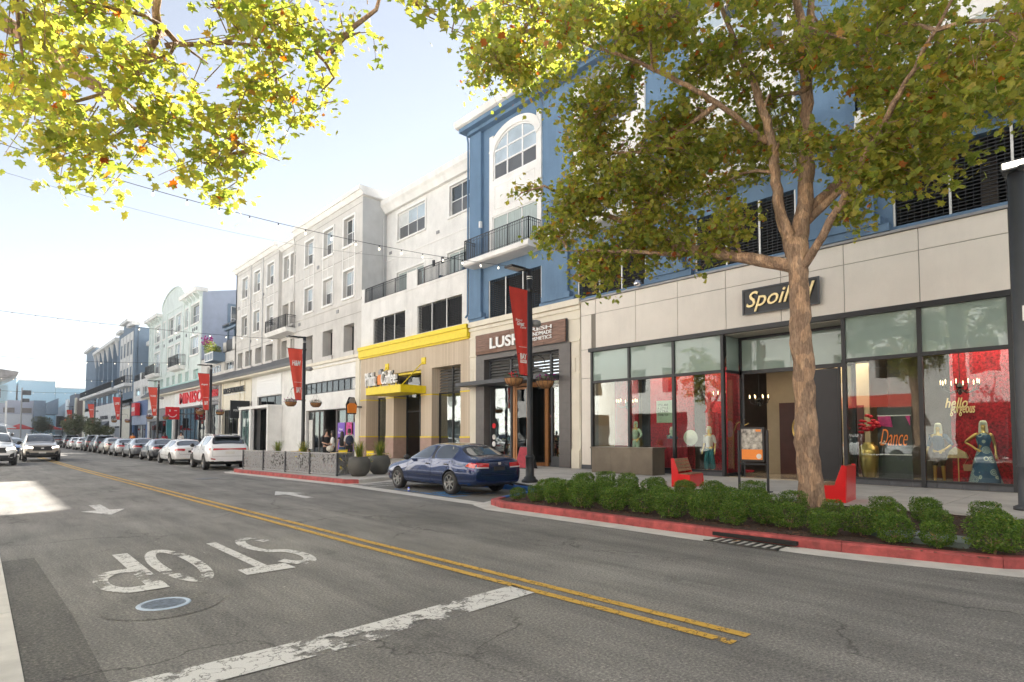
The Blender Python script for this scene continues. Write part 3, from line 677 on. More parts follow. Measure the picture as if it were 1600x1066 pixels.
# --- storefront frame
fr = MB(); x0, x1 = 20.10, 20.24
fr.box(20.02, x1, 2.40, 16.90, 5.34, 5.50)
for y in (16.78, 14.77, 12.65, 10.60, 6.52, 4.50, 2.47): fr.box(x0, x1, y - .055, y + .055, .15, 5.34)
for a, bb in ((16.73, 10.65), (6.47, 2.52)):
    fr.box(x0 + .01, x1, bb, a, 3.94, 4.05); fr.box(x0 + .01, x1, bb, a, .30, .36)
fr.box(21.19, 21.31, 6.55, 10.50, 3.92, 4.06); fr.box(21.19, 21.31, 6.55, 10.5, 5.22, 5.30)
for y in (10.44, 6.60): fr.box(21.19, 21.31, y - .05, y + .05, .146, 5.22)
fr.box(21.20, 21.30, 7.00, 7.07, .15, 3.92)
for yy in (10.50, 6.60): fr.box(20.24, 21.19, yy - .04, yy + .04, 3.95, 4.04); fr.box(20.24, 21.19, yy - .04, yy + .04, .146, .26)
fr.build('storefront_frame', M['black'], cb)
b = MB(); b.box(20.24, 21.2, 6.5, 10.6, 5.32, 5.36); b.build('entrance_soffit', M['inceil'], cb)
def pane(y0, y1, z0, z1, m='glass', x=20.17, par=None, axis='x'):
    q = MB()
    if axis == 'x': q.box(x, x + .012, y0, y1, z0, z1)
    else: q.box(y0, y1, x, x + .012, z0, z1)
    return q.build('pane', M[m], par or cb)
for a, bb in ((16.73, 14.82), (14.71, 12.70), (12.60, 10.65), (6.47, 4.55), (4.45, 2.52)):
    pane(bb, a, .36, 3.94); pane(bb, a, 4.05, 5.34, 'glass_frost')
pane(8.6, 10.4, 4.06, 5.22, 'glass_frost', 21.24); pane(6.65, 8.58, 4.06, 5.22, 'glass_frost', 21.24)
pane(20.26, 21.18, .26, 3.95, 'glass', 10.49, axis='y'); pane(20.26, 21.18, 4.04, 5.3, 'glass_frost', 10.49, axis='y')
pane(20.26, 21.18, .26, 3.95, 'glass', 6.59, axis='y'); pane(20.26, 21.18, 4.04, 5.3, 'glass_frost', 6.59, axis='y')
pane(6.66, 6.99, .2, 3.9, 'glass', 21.24)
def door(y0, y1, x, ang, hinge, name='door', z1=3.9, glass='glass', m='black', rail=.13, parent=None, z0=.16, solid=False):
    q = MB(); w = y1 - y0; s = 1 if hinge == 'lo' else -1
    def bx(a, b_, c, d): q.box(-.025, .025, s * a, s * b_, c, d)
    if solid: bx(0, w, z0, z1)
    else:
        bx(0, rail, z0, z1); bx(w - rail, w, z0, z1); bx(rail, w - rail, z1 - rail, z1); bx(rail, w - rail, z0, z0 + rail * 1.5)
    me = q.mesh(name, M[m]); o = put(name, me, parent or cb, (x, y0 if s > 0 else y1, 0), ang)
    if not solid:
        p = MB(); p.box(-.005, .005, s * rail, s * (w - rail), z0 + rail * 1.5, z1 - rail); c = put('pane', p.mesh('pane', M[glass]), None); c.parent = o
    h = MB(); h.tube([(-.07, s * (w - rail * .5), 1.0), (-.07, s * (w - rail * .5), 1.45)], .015, 6); c = put('handle', h.mesh('handle', M['alu']), None); c.parent = o
    return o
door(9.55, 10.38, 21.22, R(-62), 'hi', rail=.16)
door(7.08, 8.05, 21.24, 0, 'lo', solid=True)
fr = MB(); fr.box(21.19, 21.30, 8.05, 8.17, .15, 3.92); fr.build('door_frame', M['black'], cb)
# --- boutique interior: one deep room behind the glass
inn = MB(); inn.box(20.25, 28.0, -7.6, 17.3, .10, .16); inn.build('shop_floor', M['terrazzo'], cb)
inn = MB(); inn.box(21.35, 28.0, -7.6, 17.3, 4.5, 4.6); inn.box(20.26, 21.35, -7.6, 6.45, 4.5, 4.6); inn.box(20.26, 21.35, 10.62, 17.3, 4.5, 4.6); inn.build('shop_ceiling', M['inceil'], cb)
inn = MB(); inn.box(27.9, 28.0, -7.6, 17.3, .1, 4.6); inn.box(20.3, 28, 17.2, 17.3, .1, 4.6); inn.box(20.3, 28, -7.6, -7.5, .1, 4.6)
inn.box(23.2, 28, 8.9, 9.0, .1, 4.5); inn.box(23.2, 23.3, 8.95, 10.35, .1, 4.5); inn.box(25.2, 25.3, 7.3, 8.5, .1, 4.5)
inn.build('shop_wall', M['inwall'], cb)
inn = MB(); inn.box(23.15, 23.2, 9.25, 9.85, .16, 2.9); inn.build('inner_door', mat('mahogany_door', (.07, .022, .018), .4, var=.15), cb)
inn = MB(); inn.box(25.15, 25.2, 7.5, 8.1, .16, 2.8); inn.build('inner_door', mat('mahogany_door', (.07, .022, .018), .4, var=.15), cb)
inn = MB(); inn.box(21.9, 22.0, -1.5, 4.15, .16, 4.45); inn.build('flower_wall', M['red_flowers'], cb)
inn = MB(); inn.box(22.3, 22.4, 15.9, 17.2, .16, 4.4); inn.build('red_backdrop', M['red_flowers'], cb)
inn = MB(); inn.box(22.0, 22.1, 12.9, 15.0, .16, 4.4); inn.box(22.1, 22.2, 10.9, 12.4, .16, 4.4); inn.build('red_backdrop', M['red_flowers'], cb)
for (a, c) in ((4.3, 6.5), (10.6, 17.2)): inn = MB(); inn.box(24.5, 24.6, a, c, .16, 4.4); inn.build('dark_partition', mat('dark_partition_wall', (.07, .055, .045), .7, var=.3, scale=2), cb)
dl = MB(); dl.lathe([(.001, 0), (.09, 0), (.10, .03)], (0, 0, 0), 12); dlme = dl.mesh('downlight', M['downlight'])
for y in (-.5, 1.2, 2.9, 4.9, 6.1, 7.6, 9.6, 11.3, 12.8, 14.3, 15.8):
    for x in (21.5, 23.4, 25.6): put('downlight', dlme, cb, (x + rnd.uniform(-.1, .1), y, 4.47))
def area_light(name, loc, sx, sy, e, col=(1, .83, .6)):
    ld = bpy.data.lights.new(name, 'AREA'); ld.shape = 'RECTANGLE'; ld.size = sx; ld.size_y = sy; ld.energy = e; ld.color = col
    o = bpy.data.objects.new(name, ld); COL.objects.link(o); o.location = loc; return o
area_light('boutique_ceiling_light', (21.2, 3.2, 4.42), 1.2, 6.0, 40); area_light('boutique_ceiling_light', (21.3, 13.6, 4.42), 1.2, 5.5, 26); area_light('boutique_ceiling_light', (24.0, 8.0, 4.42), 2.5, 1.6, 26)
# --- boutique sign
sg = thing('shop_sign', 'black rectangular sign with gold italic lettering over the boutique door', 'sign', (20.1, 8.45, 6.4))
b = MB(); b.box(20.08, 20.19, 7.20, 9.72, 5.95, 6.78); b.build('board', M['black'], sg)
b = MB(); b.box(20.05, 20.08, 7.16, 9.76, 5.91, 5.96); b.box(20.05, 20.08, 7.16, 9.76, 6.77, 6.82); b.box(20.05, 20.08, 7.16, 7.22, 5.96, 6.77); b.box(20.05, 20.08, 9.70, 9.76, 5.96, 6.77); b.build('frame', M['charcoal'], sg)
text(sg, 'Spoiled', M['goldtext'], (9.60, 7.30, 5.98, 6.70), at=20.06, shear=.35, bold=.004, thick=.05)

# --- cosmetics shop, limestone surround
b = MB(); wallgrid(b, FX, FX + .5, 17.50, 25.60, 0.14, 7.86, [(18.05, 24.95, 0.14, 5.95)]); b.build('wall', M['limestone'], cb)
b = MB()
b.box(20.06, FX, 17.46, 25.62, 7.62, 7.90); b.box(20.12, FX, 17.48, 25.61, 7.40, 7.55); b.box(20.15, FX, 17.49, 25.6, 6.98, 7.06)
for (y0, y1) in ((17.50, 18.05), (24.95, 25.6)):
    b.box(20.12, FX, y0 + .04, y1 - .04, .14, .95); b.box(20.15, FX, y0 + .02, y1 - .02, .95, 1.02); b.box(20.14, FX, y0 + .02, y1 - .02, 5.95, 6.05)
    b.box(20.165, FX, y0 + .05, (y0 + y1) / 2 - .02, 4.55, 5.2); b.box(20.165, FX, (y0 + y1) / 2 + .02, y1 - .05, 4.55, 5.2); b.box(20.165, FX, y0 + .05, y1 - .05, 5.25, 5.9); b.box(20.17, FX, y0 + .05, y1 - .05, 1.9, 4.5)
b.build('stone_moulding', M['limestone'], cb)
# sign board of reclaimed planks
sg = thing('shop_sign', 'long brown plank sign with white capital letters over the cosmetics shop', 'sign', (20.0, 21.5, 6.5))
pk = random.Random(3)
for i in range(6):
    y = 18.23; z0 = 5.99 + i * .178
    while y < 24.8:
        w = min(24.83, y + pk.uniform(1.0, 2.6)); 
        if 24.83 - w < .5: w = 24.83
        q = MB(); q.box(19.96 + pk.uniform(0, .02), 20.05, y + .003, w - .003, z0 + .003, z0 + .175); q.build('plank', mat('plank_%d' % pk.randint(0, 3), [(.13, .06, .038), (.17, .085, .05), (.09, .045, .032), (.21, .12, .085)][pk.randint(0, 3)], .6, var=.5, scale=5, stretch=(1, .3, 6), fine=40, bmp=.3), sg); y = w
b = MB(); b.box(20.05, 20.12, 18.2, 24.86, 5.96, 7.08); b.build('backing', M['charcoal'], sg)
text(sg, 'LUSH', M['white_paint'], (23.55, 21.15, 6.20, 6.78), at=19.95, bold=.03, thick=.06)
for i, s in enumerate(('FRESH', 'HANDMADE', 'COSMETICS')):
    text(sg, s, M['white_paint'], (20.75, 19.05 + (.35 if i == 0 else 0) * 0, 6.72 - i * .24, 6.90 - i * .24), at=19.95, bold=.015, thick=.03)
# dark tiled portal
b = MB(); wallgrid(b, 20.10, 20.75, 18.05, 24.95, .14, 5.95, [(18.75, 24.25, .14, 5.70)]); b.build('portal', M['tile_grey'], cb)
tj = MB()
for k in range(9):
    for (a, c) in ((18.05, 18.75), (24.25, 24.95)): tj.box(20.094, 20.10, a, c, .75 + k * .6, .757 + k * .6)
tj.build('portal_joint', M['charcoal'], cb, kind='stuff')
b = MB()
for y in (24.2, 22.50, 19.62, 20.95, 18.80): b.box(20.45, 20.58, y - .06, y + .06, 4.45, 5.7)
b.box(20.45, 20.58, 18.75, 24.25, 5.6, 5.7); b.box(20.45, 20.58, 18.75, 24.25, 4.35, 4.5)
for (a, c) in ((24.2, 22.45), (19.62, 18.80)):
    b.box(20.46, 20.57, c, c + .1, .146, 4.35); b.box(20.46, 20.57, a - .1, a, .146, 4.35); b.box(20.46, 20.57, c + .1, a - .1, .146, .62)
b.build('storefront_frame', M['charcoal'], cb)
for a, c in ((24.14, 22.56), (22.44, 21.01), (20.89, 19.68), (19.56, 18.86)): louvers(cb, 20.47, c, a, 4.5, 5.6, 7)
b = MB(); b.box(19.15, 20.45, 18.75, 25.55, 4.28, 4.48); b.build('canopy', M['charcoal'], cb)
pane(22.55, 24.1, .62, 4.35, 'glass', 20.5); pane(18.9, 19.52, .62, 4.35, 'glass', 20.5)
b = MB()
for y in (22.3, 21.2, 19.95): b.box(20.50, 20.60, y - .08, y + .08, .146, 4.3)
b.box(20.5, 20.6, 19.95, 22.3, 4.15, 4.34); b.build('door_frame', M['wood_door'], cb)
door(21.28, 22.22, 20.56, 0, 'hi', glass='glass_dark', m='wood_door', z1=4.1, rail=.11)
door(20.05, 21.1, 20.62, R(75), 'lo', glass='glass_dark', m='wood_door', z1=4.1, rail=.11)
b = MB(); b.box(20.6, 26.0, 17.6, 25.5, .12, .15); b.build('shop_floor', M['dark_tile'], cb)
b = MB(); b.box(25.9, 26.0, 17.6, 25.5, .1, 4.6); b.box(20.76, 26, 17.55, 17.62, .1, 4.6); b.box(20.76, 26, 25.42, 25.5, .1, 4.6); b.box(20.6, 26, 17.6, 25.5, 4.5, 4.6); b.build('shop_wall', mat('dark_shop_wall', (.045, .032, .025), .8, var=.3), cb)
for y in (18.3, 19.4, 20.6, 21.8, 23.0, 24.2):
    for x in (21.6, 23.6): put('downlight', dlme, cb, (x, y, 4.47))
area_light('cosmetics_ceiling_light', (22.0, 21.5, 4.4), 1.2, 5.5, 12)
pr = random.Random(11)
GOODS = [mat('goods_%d' % i, c, .5, var=.1) for i, c in enumerate([(.6, .1, .1), (.7, .6, .1), (.1, .35, .3), (.7, .68, .6), (.25, .1, .35), (.08, .08, .08), (.6, .3, .1), (.7, .35, .4)])]
for (xa, y0, y1) in ((21.1, 22.6, 24.1), (21.1, 18.9, 19.5), (23.2, 19.9, 22.4)):
    sh = thing('display_shelf', {21.1: 'wooden shelf of small colourful jars behind the left window of the cosmetics shop' if y0 > 20 else 'stack of bright soap bars behind the right window of the cosmetics shop', 23.2: 'tall dark shelf of bottles deep inside the cosmetics doorway'}[xa], 'shelf', (xa, (y0 + y1) / 2, .15))
    b = MB()
    for k in range(6): b.box(xa, xa + .35, y0, y1, .5 + k * .42, .53 + k * .42)
    b.box(xa, xa + .35, y0, y0 + .03, .15, 2.7); b.box(xa, xa + .35, y1 - .03, y1, .15, 2.7); b.build('rack', M['wood_dark'], sh)
    acc = [MB() for _ in GOODS]
    for k in range(6):
        y = y0 + .05
        while y < y1 - .1:
            w = pr.uniform(.05, .11); h = pr.uniform(.07, .26); acc[pr.randrange(8)].lathe([(.001, h), (w * .4, h * .95), (w * .45, 0)], (xa + pr.uniform(.08, .2), y + w / 2, .53 + k * .42), 6); y += w + .015
    for a_, m_ in zip(acc, GOODS):
        if a_.v: a_.build('goods', m_, sh, kind='stuff')

# --- blue upper storeys
GR = [(20.10, 24.15), (14.0, 17.75), (7.95, 11.75), (0.9, 5.12), (-6.2, -1.8)]
b = MB(); UX = 20.32
holes = [(a, c, 7.95, 10.02) for a, c in GR]
for yc in (22.0, 15.9, 9.85, 3.2, -4.0):
    holes += [(yc - 1.85, yc + 1.85, 10.98, 13.55), (yc - 1.85, yc + 1.85, 15.3, 17.9)]
wallgrid(b, UX, UX + .4, -8, 25.60, 7.80, 18.9, holes); b.box(UX + .4, 36, 25.2, 25.6, 7.8, 18.9); b.box(UX + .4, 36, -8, -7.6, 0, 18.9); b.build('wall', M['blue'], cb)
b = MB(); b.box(20.3, 36, -8, 17.4, 17.9, 18.2); b.box(35.6, 36, -8, 25.6, 0, 18.9); b.box(20.8, 35.6, -8, 25.2, 18.6, 18.9); b.build('roof_deck', M['coping'], cb)
b = MB(); b.prism([(19.45, 18.95), (19.38, 19.12), (19.38, 19.28), (36, 19.28), (36, 18.92), (19.6, 18.92)], 'y', -8.4, 26.1); b.build('eave', M['white_trim'], cb)
b = MB(); b.box(19.62, 36, -8.1, 25.95, 18.70, 18.92); b.box(19.95, UX, -8, 25.6, 18.52, 18.70); b.build('eave_board', M['blue'], cb)
# piers flanking the garage openings with stepped feet
pier_y = [(24.15, 25.60), (17.75, 20.10), (11.75, 14.0), (5.12, 7.95), (-1.8, .9)]
for (a, c) in pier_y:
    b = MB(); b.box(20.12, UX, a + .45, c - .45 if c < 25.5 else c, 8.30, 13.4 if a < 24 else 18.5)
    b.box(20.02, UX - .004, a + .25, c - .25 if c < 25.5 else c, 8.05, 8.32); b.box(20.10, UX - .002, a + .05, c - .05 if c < 25.5 else c, 7.82, 8.06); b.build('pier', M['blue'], cb)
for k, (a, c) in enumerate(GR):
    grille_mb(UX + .12, a, c, 7.95, 10.02, .17, .10).build('garage_grille', M['black'], cb, kind='stuff')
    for i in range(4): q = MB(); y = a + .03 + (c - a - .06) * i / 3; q.box(UX + .03, UX + .09, y - .03, y + .03, 7.82, 10.02); q.build('mullion', M['alu'], cb)
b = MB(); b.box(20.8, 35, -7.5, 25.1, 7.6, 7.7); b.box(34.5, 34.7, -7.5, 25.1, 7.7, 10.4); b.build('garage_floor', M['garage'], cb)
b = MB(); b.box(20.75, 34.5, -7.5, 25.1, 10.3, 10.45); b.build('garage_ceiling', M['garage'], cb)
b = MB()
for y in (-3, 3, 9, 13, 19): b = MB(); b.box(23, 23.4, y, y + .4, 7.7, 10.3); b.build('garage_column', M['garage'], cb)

# balconies, sliding doors, white infill and arch
for i, yc in enumerate((22.45, 16.35, 9.85, 3.2)):
    ya, yb = (20.0, 25.1) if i == 0 else ((13.9, 18.8) if i == 1 else (yc - 2.6, yc + 2.6))
    q = MB(); q.prism([(19.36, 11.14), (19.30, 11.02), (19.30, 10.86), (19.42, 10.80), (UX, 10.80), (UX, 11.14)], 'y', ya, yb); bl = q.build('balcony', M['white_trim'], cb)
    railing_mb([(UX, ya + .05), (19.38, ya + .05), (19.38, yb - .05), (UX, yb - .05)], 1.10, .125, 11.14).build('railing', M['charcoal'], bl)
    oc = 22.0 if i == 0 else (15.9 if i == 1 else yc)
    q = MB(); q.box(UX + .05, UX + .14, oc - 1.85, oc + 1.85, 13.55, 15.3); wallgrid(q, UX - .10, UX + .02, oc - 1.98, oc + 1.98, 10.98, 17.9, [(oc - 1.72, oc + 1.72, 10.98, 13.40), (oc - 1.66, oc + 1.66, 15.38, 17.9)]); q.build('infill_panel', M['white_trim'], cb)
    q = MB()
    for s in (-1, 1):
        q.box(UX - .115, UX - .10, oc + s * .83 - .72, oc + s * .83 + .72, 13.75, 13.79); q.box(UX - .115, UX - .10, oc + s * .83 - .72, oc + s * .83 + .72, 15.0, 15.04)
        q.box(UX - .115, UX - .10, oc + s * .83 - .72, oc + s * .83 - .68, 13.79, 15.0); q.box(UX - .115, UX - .10, oc + s * .83 + .68, oc + s * .83 + .72, 13.79, 15.0)
    q.build('panel_moulding', M['white_trim'], cb)
    window(cb, UX - .06, oc - 1.72, oc + 1.72, 11.14, 13.40, 3, (), .10, ('curtain',), name='sliding_door')
    if i == 0:
        n = 18; arc = [(oc - 1.98 + 3.96 * k / n, 17.0 + 1.22 * math.sqrt(max(0, 1 - ((k / n) * 2 - 1) ** 2))) for k in range(n + 1)]
        inner = [(oc - 1.66 + 3.32 * k / n, 16.75 + 1.12 * math.sqrt(max(0, 1 - ((k / n) * 2 - 1) ** 2))) for k in range(n + 1)]
        q = MB(); 
        for k in range(n):
            a, c, d, e = inner[k], inner[k + 1], arc[k + 1], arc[k]
            q.prism([a, c, d, e], 'x', UX - .14, UX + .06)
        q.build('arch_surround', M['white_trim'], cb)
        q = MB()
        for k in range(n): q.prism([arc[k], arc[k + 1], (arc[k + 1][0], 18.51), (arc[k][0], 18.51)], 'x', UX - .02, UX + .1)
        q.build('arch_spandrel', M['blue'], cb)
        # arched window: bars and panes
        q = MB(); zt = lambda y: 16.72 + 1.10 * math.sqrt(max(0, 1 - ((y - oc) / 1.64) ** 2))
        for k in range(n): a, c = inner[k], inner[k + 1]; q.prism([(a[0], a[1] - .09), (c[0], c[1] - .09), c, a], 'x', UX - .04, UX + .04)
        for y in (oc - .58, oc + .58): q.box(UX - .04, UX + .04, y - .045, y + .045, 15.38, zt(y) - .05)
        for y in (oc - 1.63, oc + 1.63): q.box(UX - .04, UX + .04, y - .05, y + .05, 15.38, 16.8)
        for z in (15.43, 16.25, 17.0): q.box(UX - .045, UX + .045, oc - 1.6, oc + 1.6, z - .04, z + .04)
        w_ = q.build('window', M['pvc'], cb)
        for y0, y1 in ((-1.6, -.6), (-.55, .55), (.6, 1.6)):
            for z0, z1, mm in ((15.47, 16.21, 'screen'), (16.29, 16.96, 'blind')): pane(oc + y0, oc + y1, z0, z1, mm, UX, w_)
            ys = [oc + y0 + (y1 - y0) * k / 6 for k in range(7)]; p = MB(); p.prism([(ys[0], 17.04), (ys[-1], 17.04)] + [(y, max(17.05, zt(y) - .05)) for y in ys[::-1]], 'x', UX, UX + .012); p.build('pane', M['blind'], w_)
    else:
        window(cb, UX - .06, oc - 1.66, oc + 1.66, 15.4, 17.85, 3, (.36, .7), .10, ('screen', 'blind', 'blind'))
q = MB(); q.box(20.05, 20.2, 24.55, 24.68, 13.05, 13.4); wl = q.build('wall_light', M['pvc'], cb)
# grey skirt beam and soffit on the right where upper floors step out
b = MB(); b.box(19.2, UX, -8, 5.9, 10.35, 10.75); b.build('ledge', M['blue'], cb)
b = MB(); b.prism([(18.7, 10.76), (18.7, 11.1), (UX, 11.5), (UX, 10.76)], 'y', -8, 5.6); b.build('ledge', M['white_trim'], cb)
# drainpipe
b = MB(); b.tube([(20.0, 25.68, 18.6), (20.1, 25.7, 18.2), (20.1, 25.7, 8.4), (19.95, 25.7, 8.2)], .055, 8); b.build('drainpipe', M['blue'], cb)
hd = thing('security_light', 'small chrome dome light on the metal coping above the boutique', 'light', (20.0, 14.2, 7.8))
b = MB(); b.lathe([(.02, 0), (.14, .02), (.17, .10), (.16, .16), (.11, .2), (.12, .24), (.001, .28)], (20.0, 14.2, 7.80), 14); b.build('dome', M['chrome'], hd, smooth=True)
# ================================================================= COFFEE SHOP BUILDING (white upper floors, yellow cornice)
wb = thing('coffee_shop_building', 'white three storey block with roof terrace above a tan coffee shop with yellow cornice', 'building', (20.2, 31.8, 0))
Y0, Y1 = 25.62, 38.2
b = MB(); wallgrid(b, FX, FX + 1.2, Y0, Y1, .14, 7.14, [(33.65 + 1.0, 37.35, .14, 5.70), (30.45, 33.65, .14, 5.70), (26.45, 29.30, .14, 5.70), (33.6, 34.7, 4.2, 5.7)])
b.build('cladding', M['siding'], wb)
for (a, c) in ((37.35, 38.2), (33.65, 34.65), (29.30, 30.45), (25.62, 26.45)):
    q = MB(); q.box(20.17, 21.42, a - .03, c + .03, .14, 1.50); q.build('pillar_base', M['pinkstone'], wb)
    q = MB(); q.box(20.16, 21.43, a - .04, c + .04, 1.50, 1.58); q.build('yellow_band', M['yellow'], wb)
    q = MB(); q.box(20.175, 21.41, a - .02, c + .02, 4.08, 4.15); q.build('yellow_band', M['yellow'], wb)
b = MB(); b.box(19.98, FX + .3, Y0, Y1, 7.14, 7.80); b.box(19.90, FX + .3, Y0, Y1, 7.62, 7.86); b.box(20.08, FX + .2, Y0, Y1, 7.04, 7.16); b.build('cornice', M['yellow'], wb)
# right-hand window with louvres, left storefront, door
def shopfront(par, X, ya, yb, z0, z1, bars, trans=None, m='black', gl='glass', fw=.05):
    q = MB(); q.box(X, X + .1, ya, ya + fw * 1.6, z0, z1); q.box(X, X + .1, yb - fw * 1.6, yb, z0, z1); q.box(X + .002, X + .1, ya + fw * 1.6, yb - fw * 1.6, z1 - fw * 1.5, z1); q.box(X + .002, X + .1, ya + fw * 1.6, yb - fw * 1.6, z0, z0 + fw * 2)
    ys = [ya + fw * 1.6] + sorted(bars) + [yb - fw * 1.6]
    for y in bars: q.box(X + .004, X + .1, y - fw, y + fw, z0 + fw * 2, z1 - fw * 1.5)
    zs = [z0 + fw * 2] + ([trans] if trans else []) + [z1 - fw * 1.5]
    if trans: q.box(X + .006, X + .1, ya + fw, yb - fw, trans - fw * .8, trans + fw * .8)
    f = q.build('storefront_frame', M[m], par)
    for a, c in zip(ys[:-1], ys[1:]):
        for e, h in zip(zs[:-1], zs[1:]):
            p = MB(); p.box(X + .05, X + .062, a, c, e, h); p.build('pane', M[gl], f)
    return f
shopfront(wb, 20.72, 26.45, 29.30, .6, 4.2, [27.9]); q = MB(); q.box(20.7, 20.8, 26.45, 29.3, .14, .62); q.build('window_base', M['black'], wb)
louvers(wb, 20.74, 26.5, 27.85, 4.25, 5.65, 8); louvers(wb, 20.74, 27.95, 29.25, 4.25, 5.65, 8)
q = MB(); q.box(20.72, 20.8, 27.85, 27.95, 4.2, 5.7); q.build('mullion', M['black'], wb)
shopfront(wb, 21.15, 34.65, 37.35, .25, 4.3, [35.9], None)
shopfront(wb, 21.15, 30.45, 33.65, .16, 5.6, [31.2, 32.0], 3.2, gl='glass_dark')
q = MB(); q.box(21.1, 21.2, 34.65, 37.35, 4.3, 5.7); q.build('fascia', M['siding'], wb)
q = MB(); q.box(20.35, 21.1, 30.5, 33.6, 5.55, 5.69); q.build('soffit', M['yellow'], wb)
b = MB(); b.box(18.40, 20.2, 29.92, 34.10, 4.20, 4.24); b.box(18.40, 18.46, 29.92, 34.10, 4.24, 4.66); b.box(18.46, 20.2, 29.92, 29.98, 4.24, 4.66); b.box(18.46, 20.2, 34.04, 34.10, 4.24, 4.66); b.box(18.46, 20.19, 29.98, 34.04, 4.45, 4.5); b.build('canopy', M['yellow'], wb)
for y in (30.15, 34.5):
    q = MB(); q.box(20.12, FX, y - .2, y + .2, 6.0, 6.42); q.build('anchor_plate', M['yellow'], wb)
    q = MB(); q.tube([(20.12, y, 6.15), (18.7, min(33.9, y + .1), 4.66)], .03, 6); q.build('tie_rod', M['yellow'], wb)
sg = thing('shop_sign', 'white script lettering with an orange cup standing on the yellow canopy of the coffee shop', 'sign', (18.5, 32.2, 4.66))
text(sg, 'Philz', M['white_paint'], (34.1, 32.75, 4.76, 5.60), at=18.44, bold=.01, thick=.14, shear=-.15)
text(sg, 'Philz', M['black'], (34.14, 32.71, 4.72, 5.64), at=18.53, bold=.03, thick=.02, shear=-.15, name='letter_shadow')
text(sg, 'Coffee', M['white_paint'], (32.05, 30.35, 4.76, 5.55), at=18.44, bold=.01, thick=.14, shear=.1)
text(sg, 'Coffee', M['black'], (32.09, 30.31, 4.72, 5.59), at=18.53, bold=.03, thick=.02, shear=.1, name='letter_shadow')
def cup(par, x, y, z, s):
    q = MB(); q.prism([(y - .26 * s, z), (y + .26 * s, z), (y + .30 * s, z + .5 * s), (y + .16 * s, z + .6 * s), (y - .16 * s, z + .6 * s), (y - .30 * s, z + .5 * s)], 'x', x, x + .12 * s); q.build('cup', M['orange'], par)
    q = MB(); q.prism([(y - .14 * s, z + .6 * s), (y + .14 * s, z + .6 * s), (y + .2 * s, z + .78 * s), (y + .1 * s, z + .92 * s), (y - .1 * s, z + .92 * s), (y - .2 * s, z + .78 * s)], 'x', x, x + .12 * s); q.build('cup_lid', M['coping'], par)
    q = MB(); q.prism([(y - .31 * s, z - .05 * s), (y + .31 * s, z - .05 * s), (y + .35 * s, z + .52 * s), (y + .25 * s, z + .8 * s), (y + .13 * s, z + .97 * s), (y - .13 * s, z + .97 * s), (y - .25 * s, z + .8 * s), (y - .35 * s, z + .52 * s)], 'x', x + .1 * s, x + .16 * s); q.build('outline', M['black'], par)
cup(sg, 18.42, 32.4, 4.80, 1.0)
q = MB()
for y in (30.6, 31.4, 32.4, 33.2, 33.9): q.box(18.48, 18.54, y - .05, y + .05, 4.5, 4.80)
q.build('bracket', M['yellow'], sg)
sg = thing('blade_sign', 'small orange cup shaped sign jutting out between the clothing shop and the coffee shop', 'sign', (19.6, 38.05, 3.0))
q = MB(); q.prism([(19.15, 3.2), (19.75, 3.2), (19.8, 3.75), (19.62, 3.9), (19.28, 3.9), (19.1, 3.75)], 'y', 37.95, 38.07); q.build('cup', M['orange'], sg)
q = MB(); q.prism([(19.28, 3.9), (19.62, 3.9), (19.7, 4.1), (19.56, 4.25), (19.34, 4.25), (19.2, 4.1)], 'y', 37.95, 38.07); q.build('cup_lid', M['coping'], sg)
q = MB(); q.prism([(19.08, 3.13), (19.82, 3.13), (19.88, 3.78), (19.66, 4.32), (19.24, 4.32), (19.02, 3.78)], 'y', 38.07, 38.12); q.box(19.85, 20.2, 37.97, 38.03, 3.6, 3.7); q.build('backplate', M['black'], sg)
ps = thing('window_poster', 'orange poster of a paper bag in the left window of the coffee shop', 'poster', (21.1, 35.1, 1.2))
q = MB(); q.box(21.10, 21.12, 34.75, 35.6, 1.2, 3.0); q.build('sheet', M['orange'], ps); text(ps, 'PHILZ', M['wood_dark'], (35.45, 34.9, 2.3, 2.55), at=21.1, thick=.01)
b = MB(); b.box(21.42, 26, Y0 + .1, Y1, .12, .15); b.build('shop_floor', M['concrete'], wb)
b = MB(); b.box(25.9, 26, Y0 + .1, Y1, .1, 5.8); b.box(21.45, 26, Y0 + .02, Y0 + .1, .1, 5.8); b.box(21.45, 26, Y1 - .1, Y1, .1, 5.8); b.box(21.45, 26, Y0, Y1, 5.7, 5.8); b.build('shop_wall', mat('cafe_wall', (.22, .21, .19), .8, var=.3, scale=1.5), wb)
area_light('cafe_ceiling_light', (22.6, 31.5, 5.6), 1.4, 9, 18)
text(wb, 'HOT AND', M['paper'], (28.6, 26.7, 3.0, 3.35), at=21.6, bold=.02, thick=.03)
for y in (26.9, 28.3, 35.3, 36.6):
    q = MB(); q.lathe([(.02, .35), (.16, .22), (.2, .05), (.12, 0), (.001, 0)], (22.2, y, 2.95), 10); q.tube([(22.2, y, 3.3), (22.2, y, 5.7)], .01, 4); q.build('pendant_lamp', M['downlight'] if y in (26.9, 35.3) else M['orange'], wb)
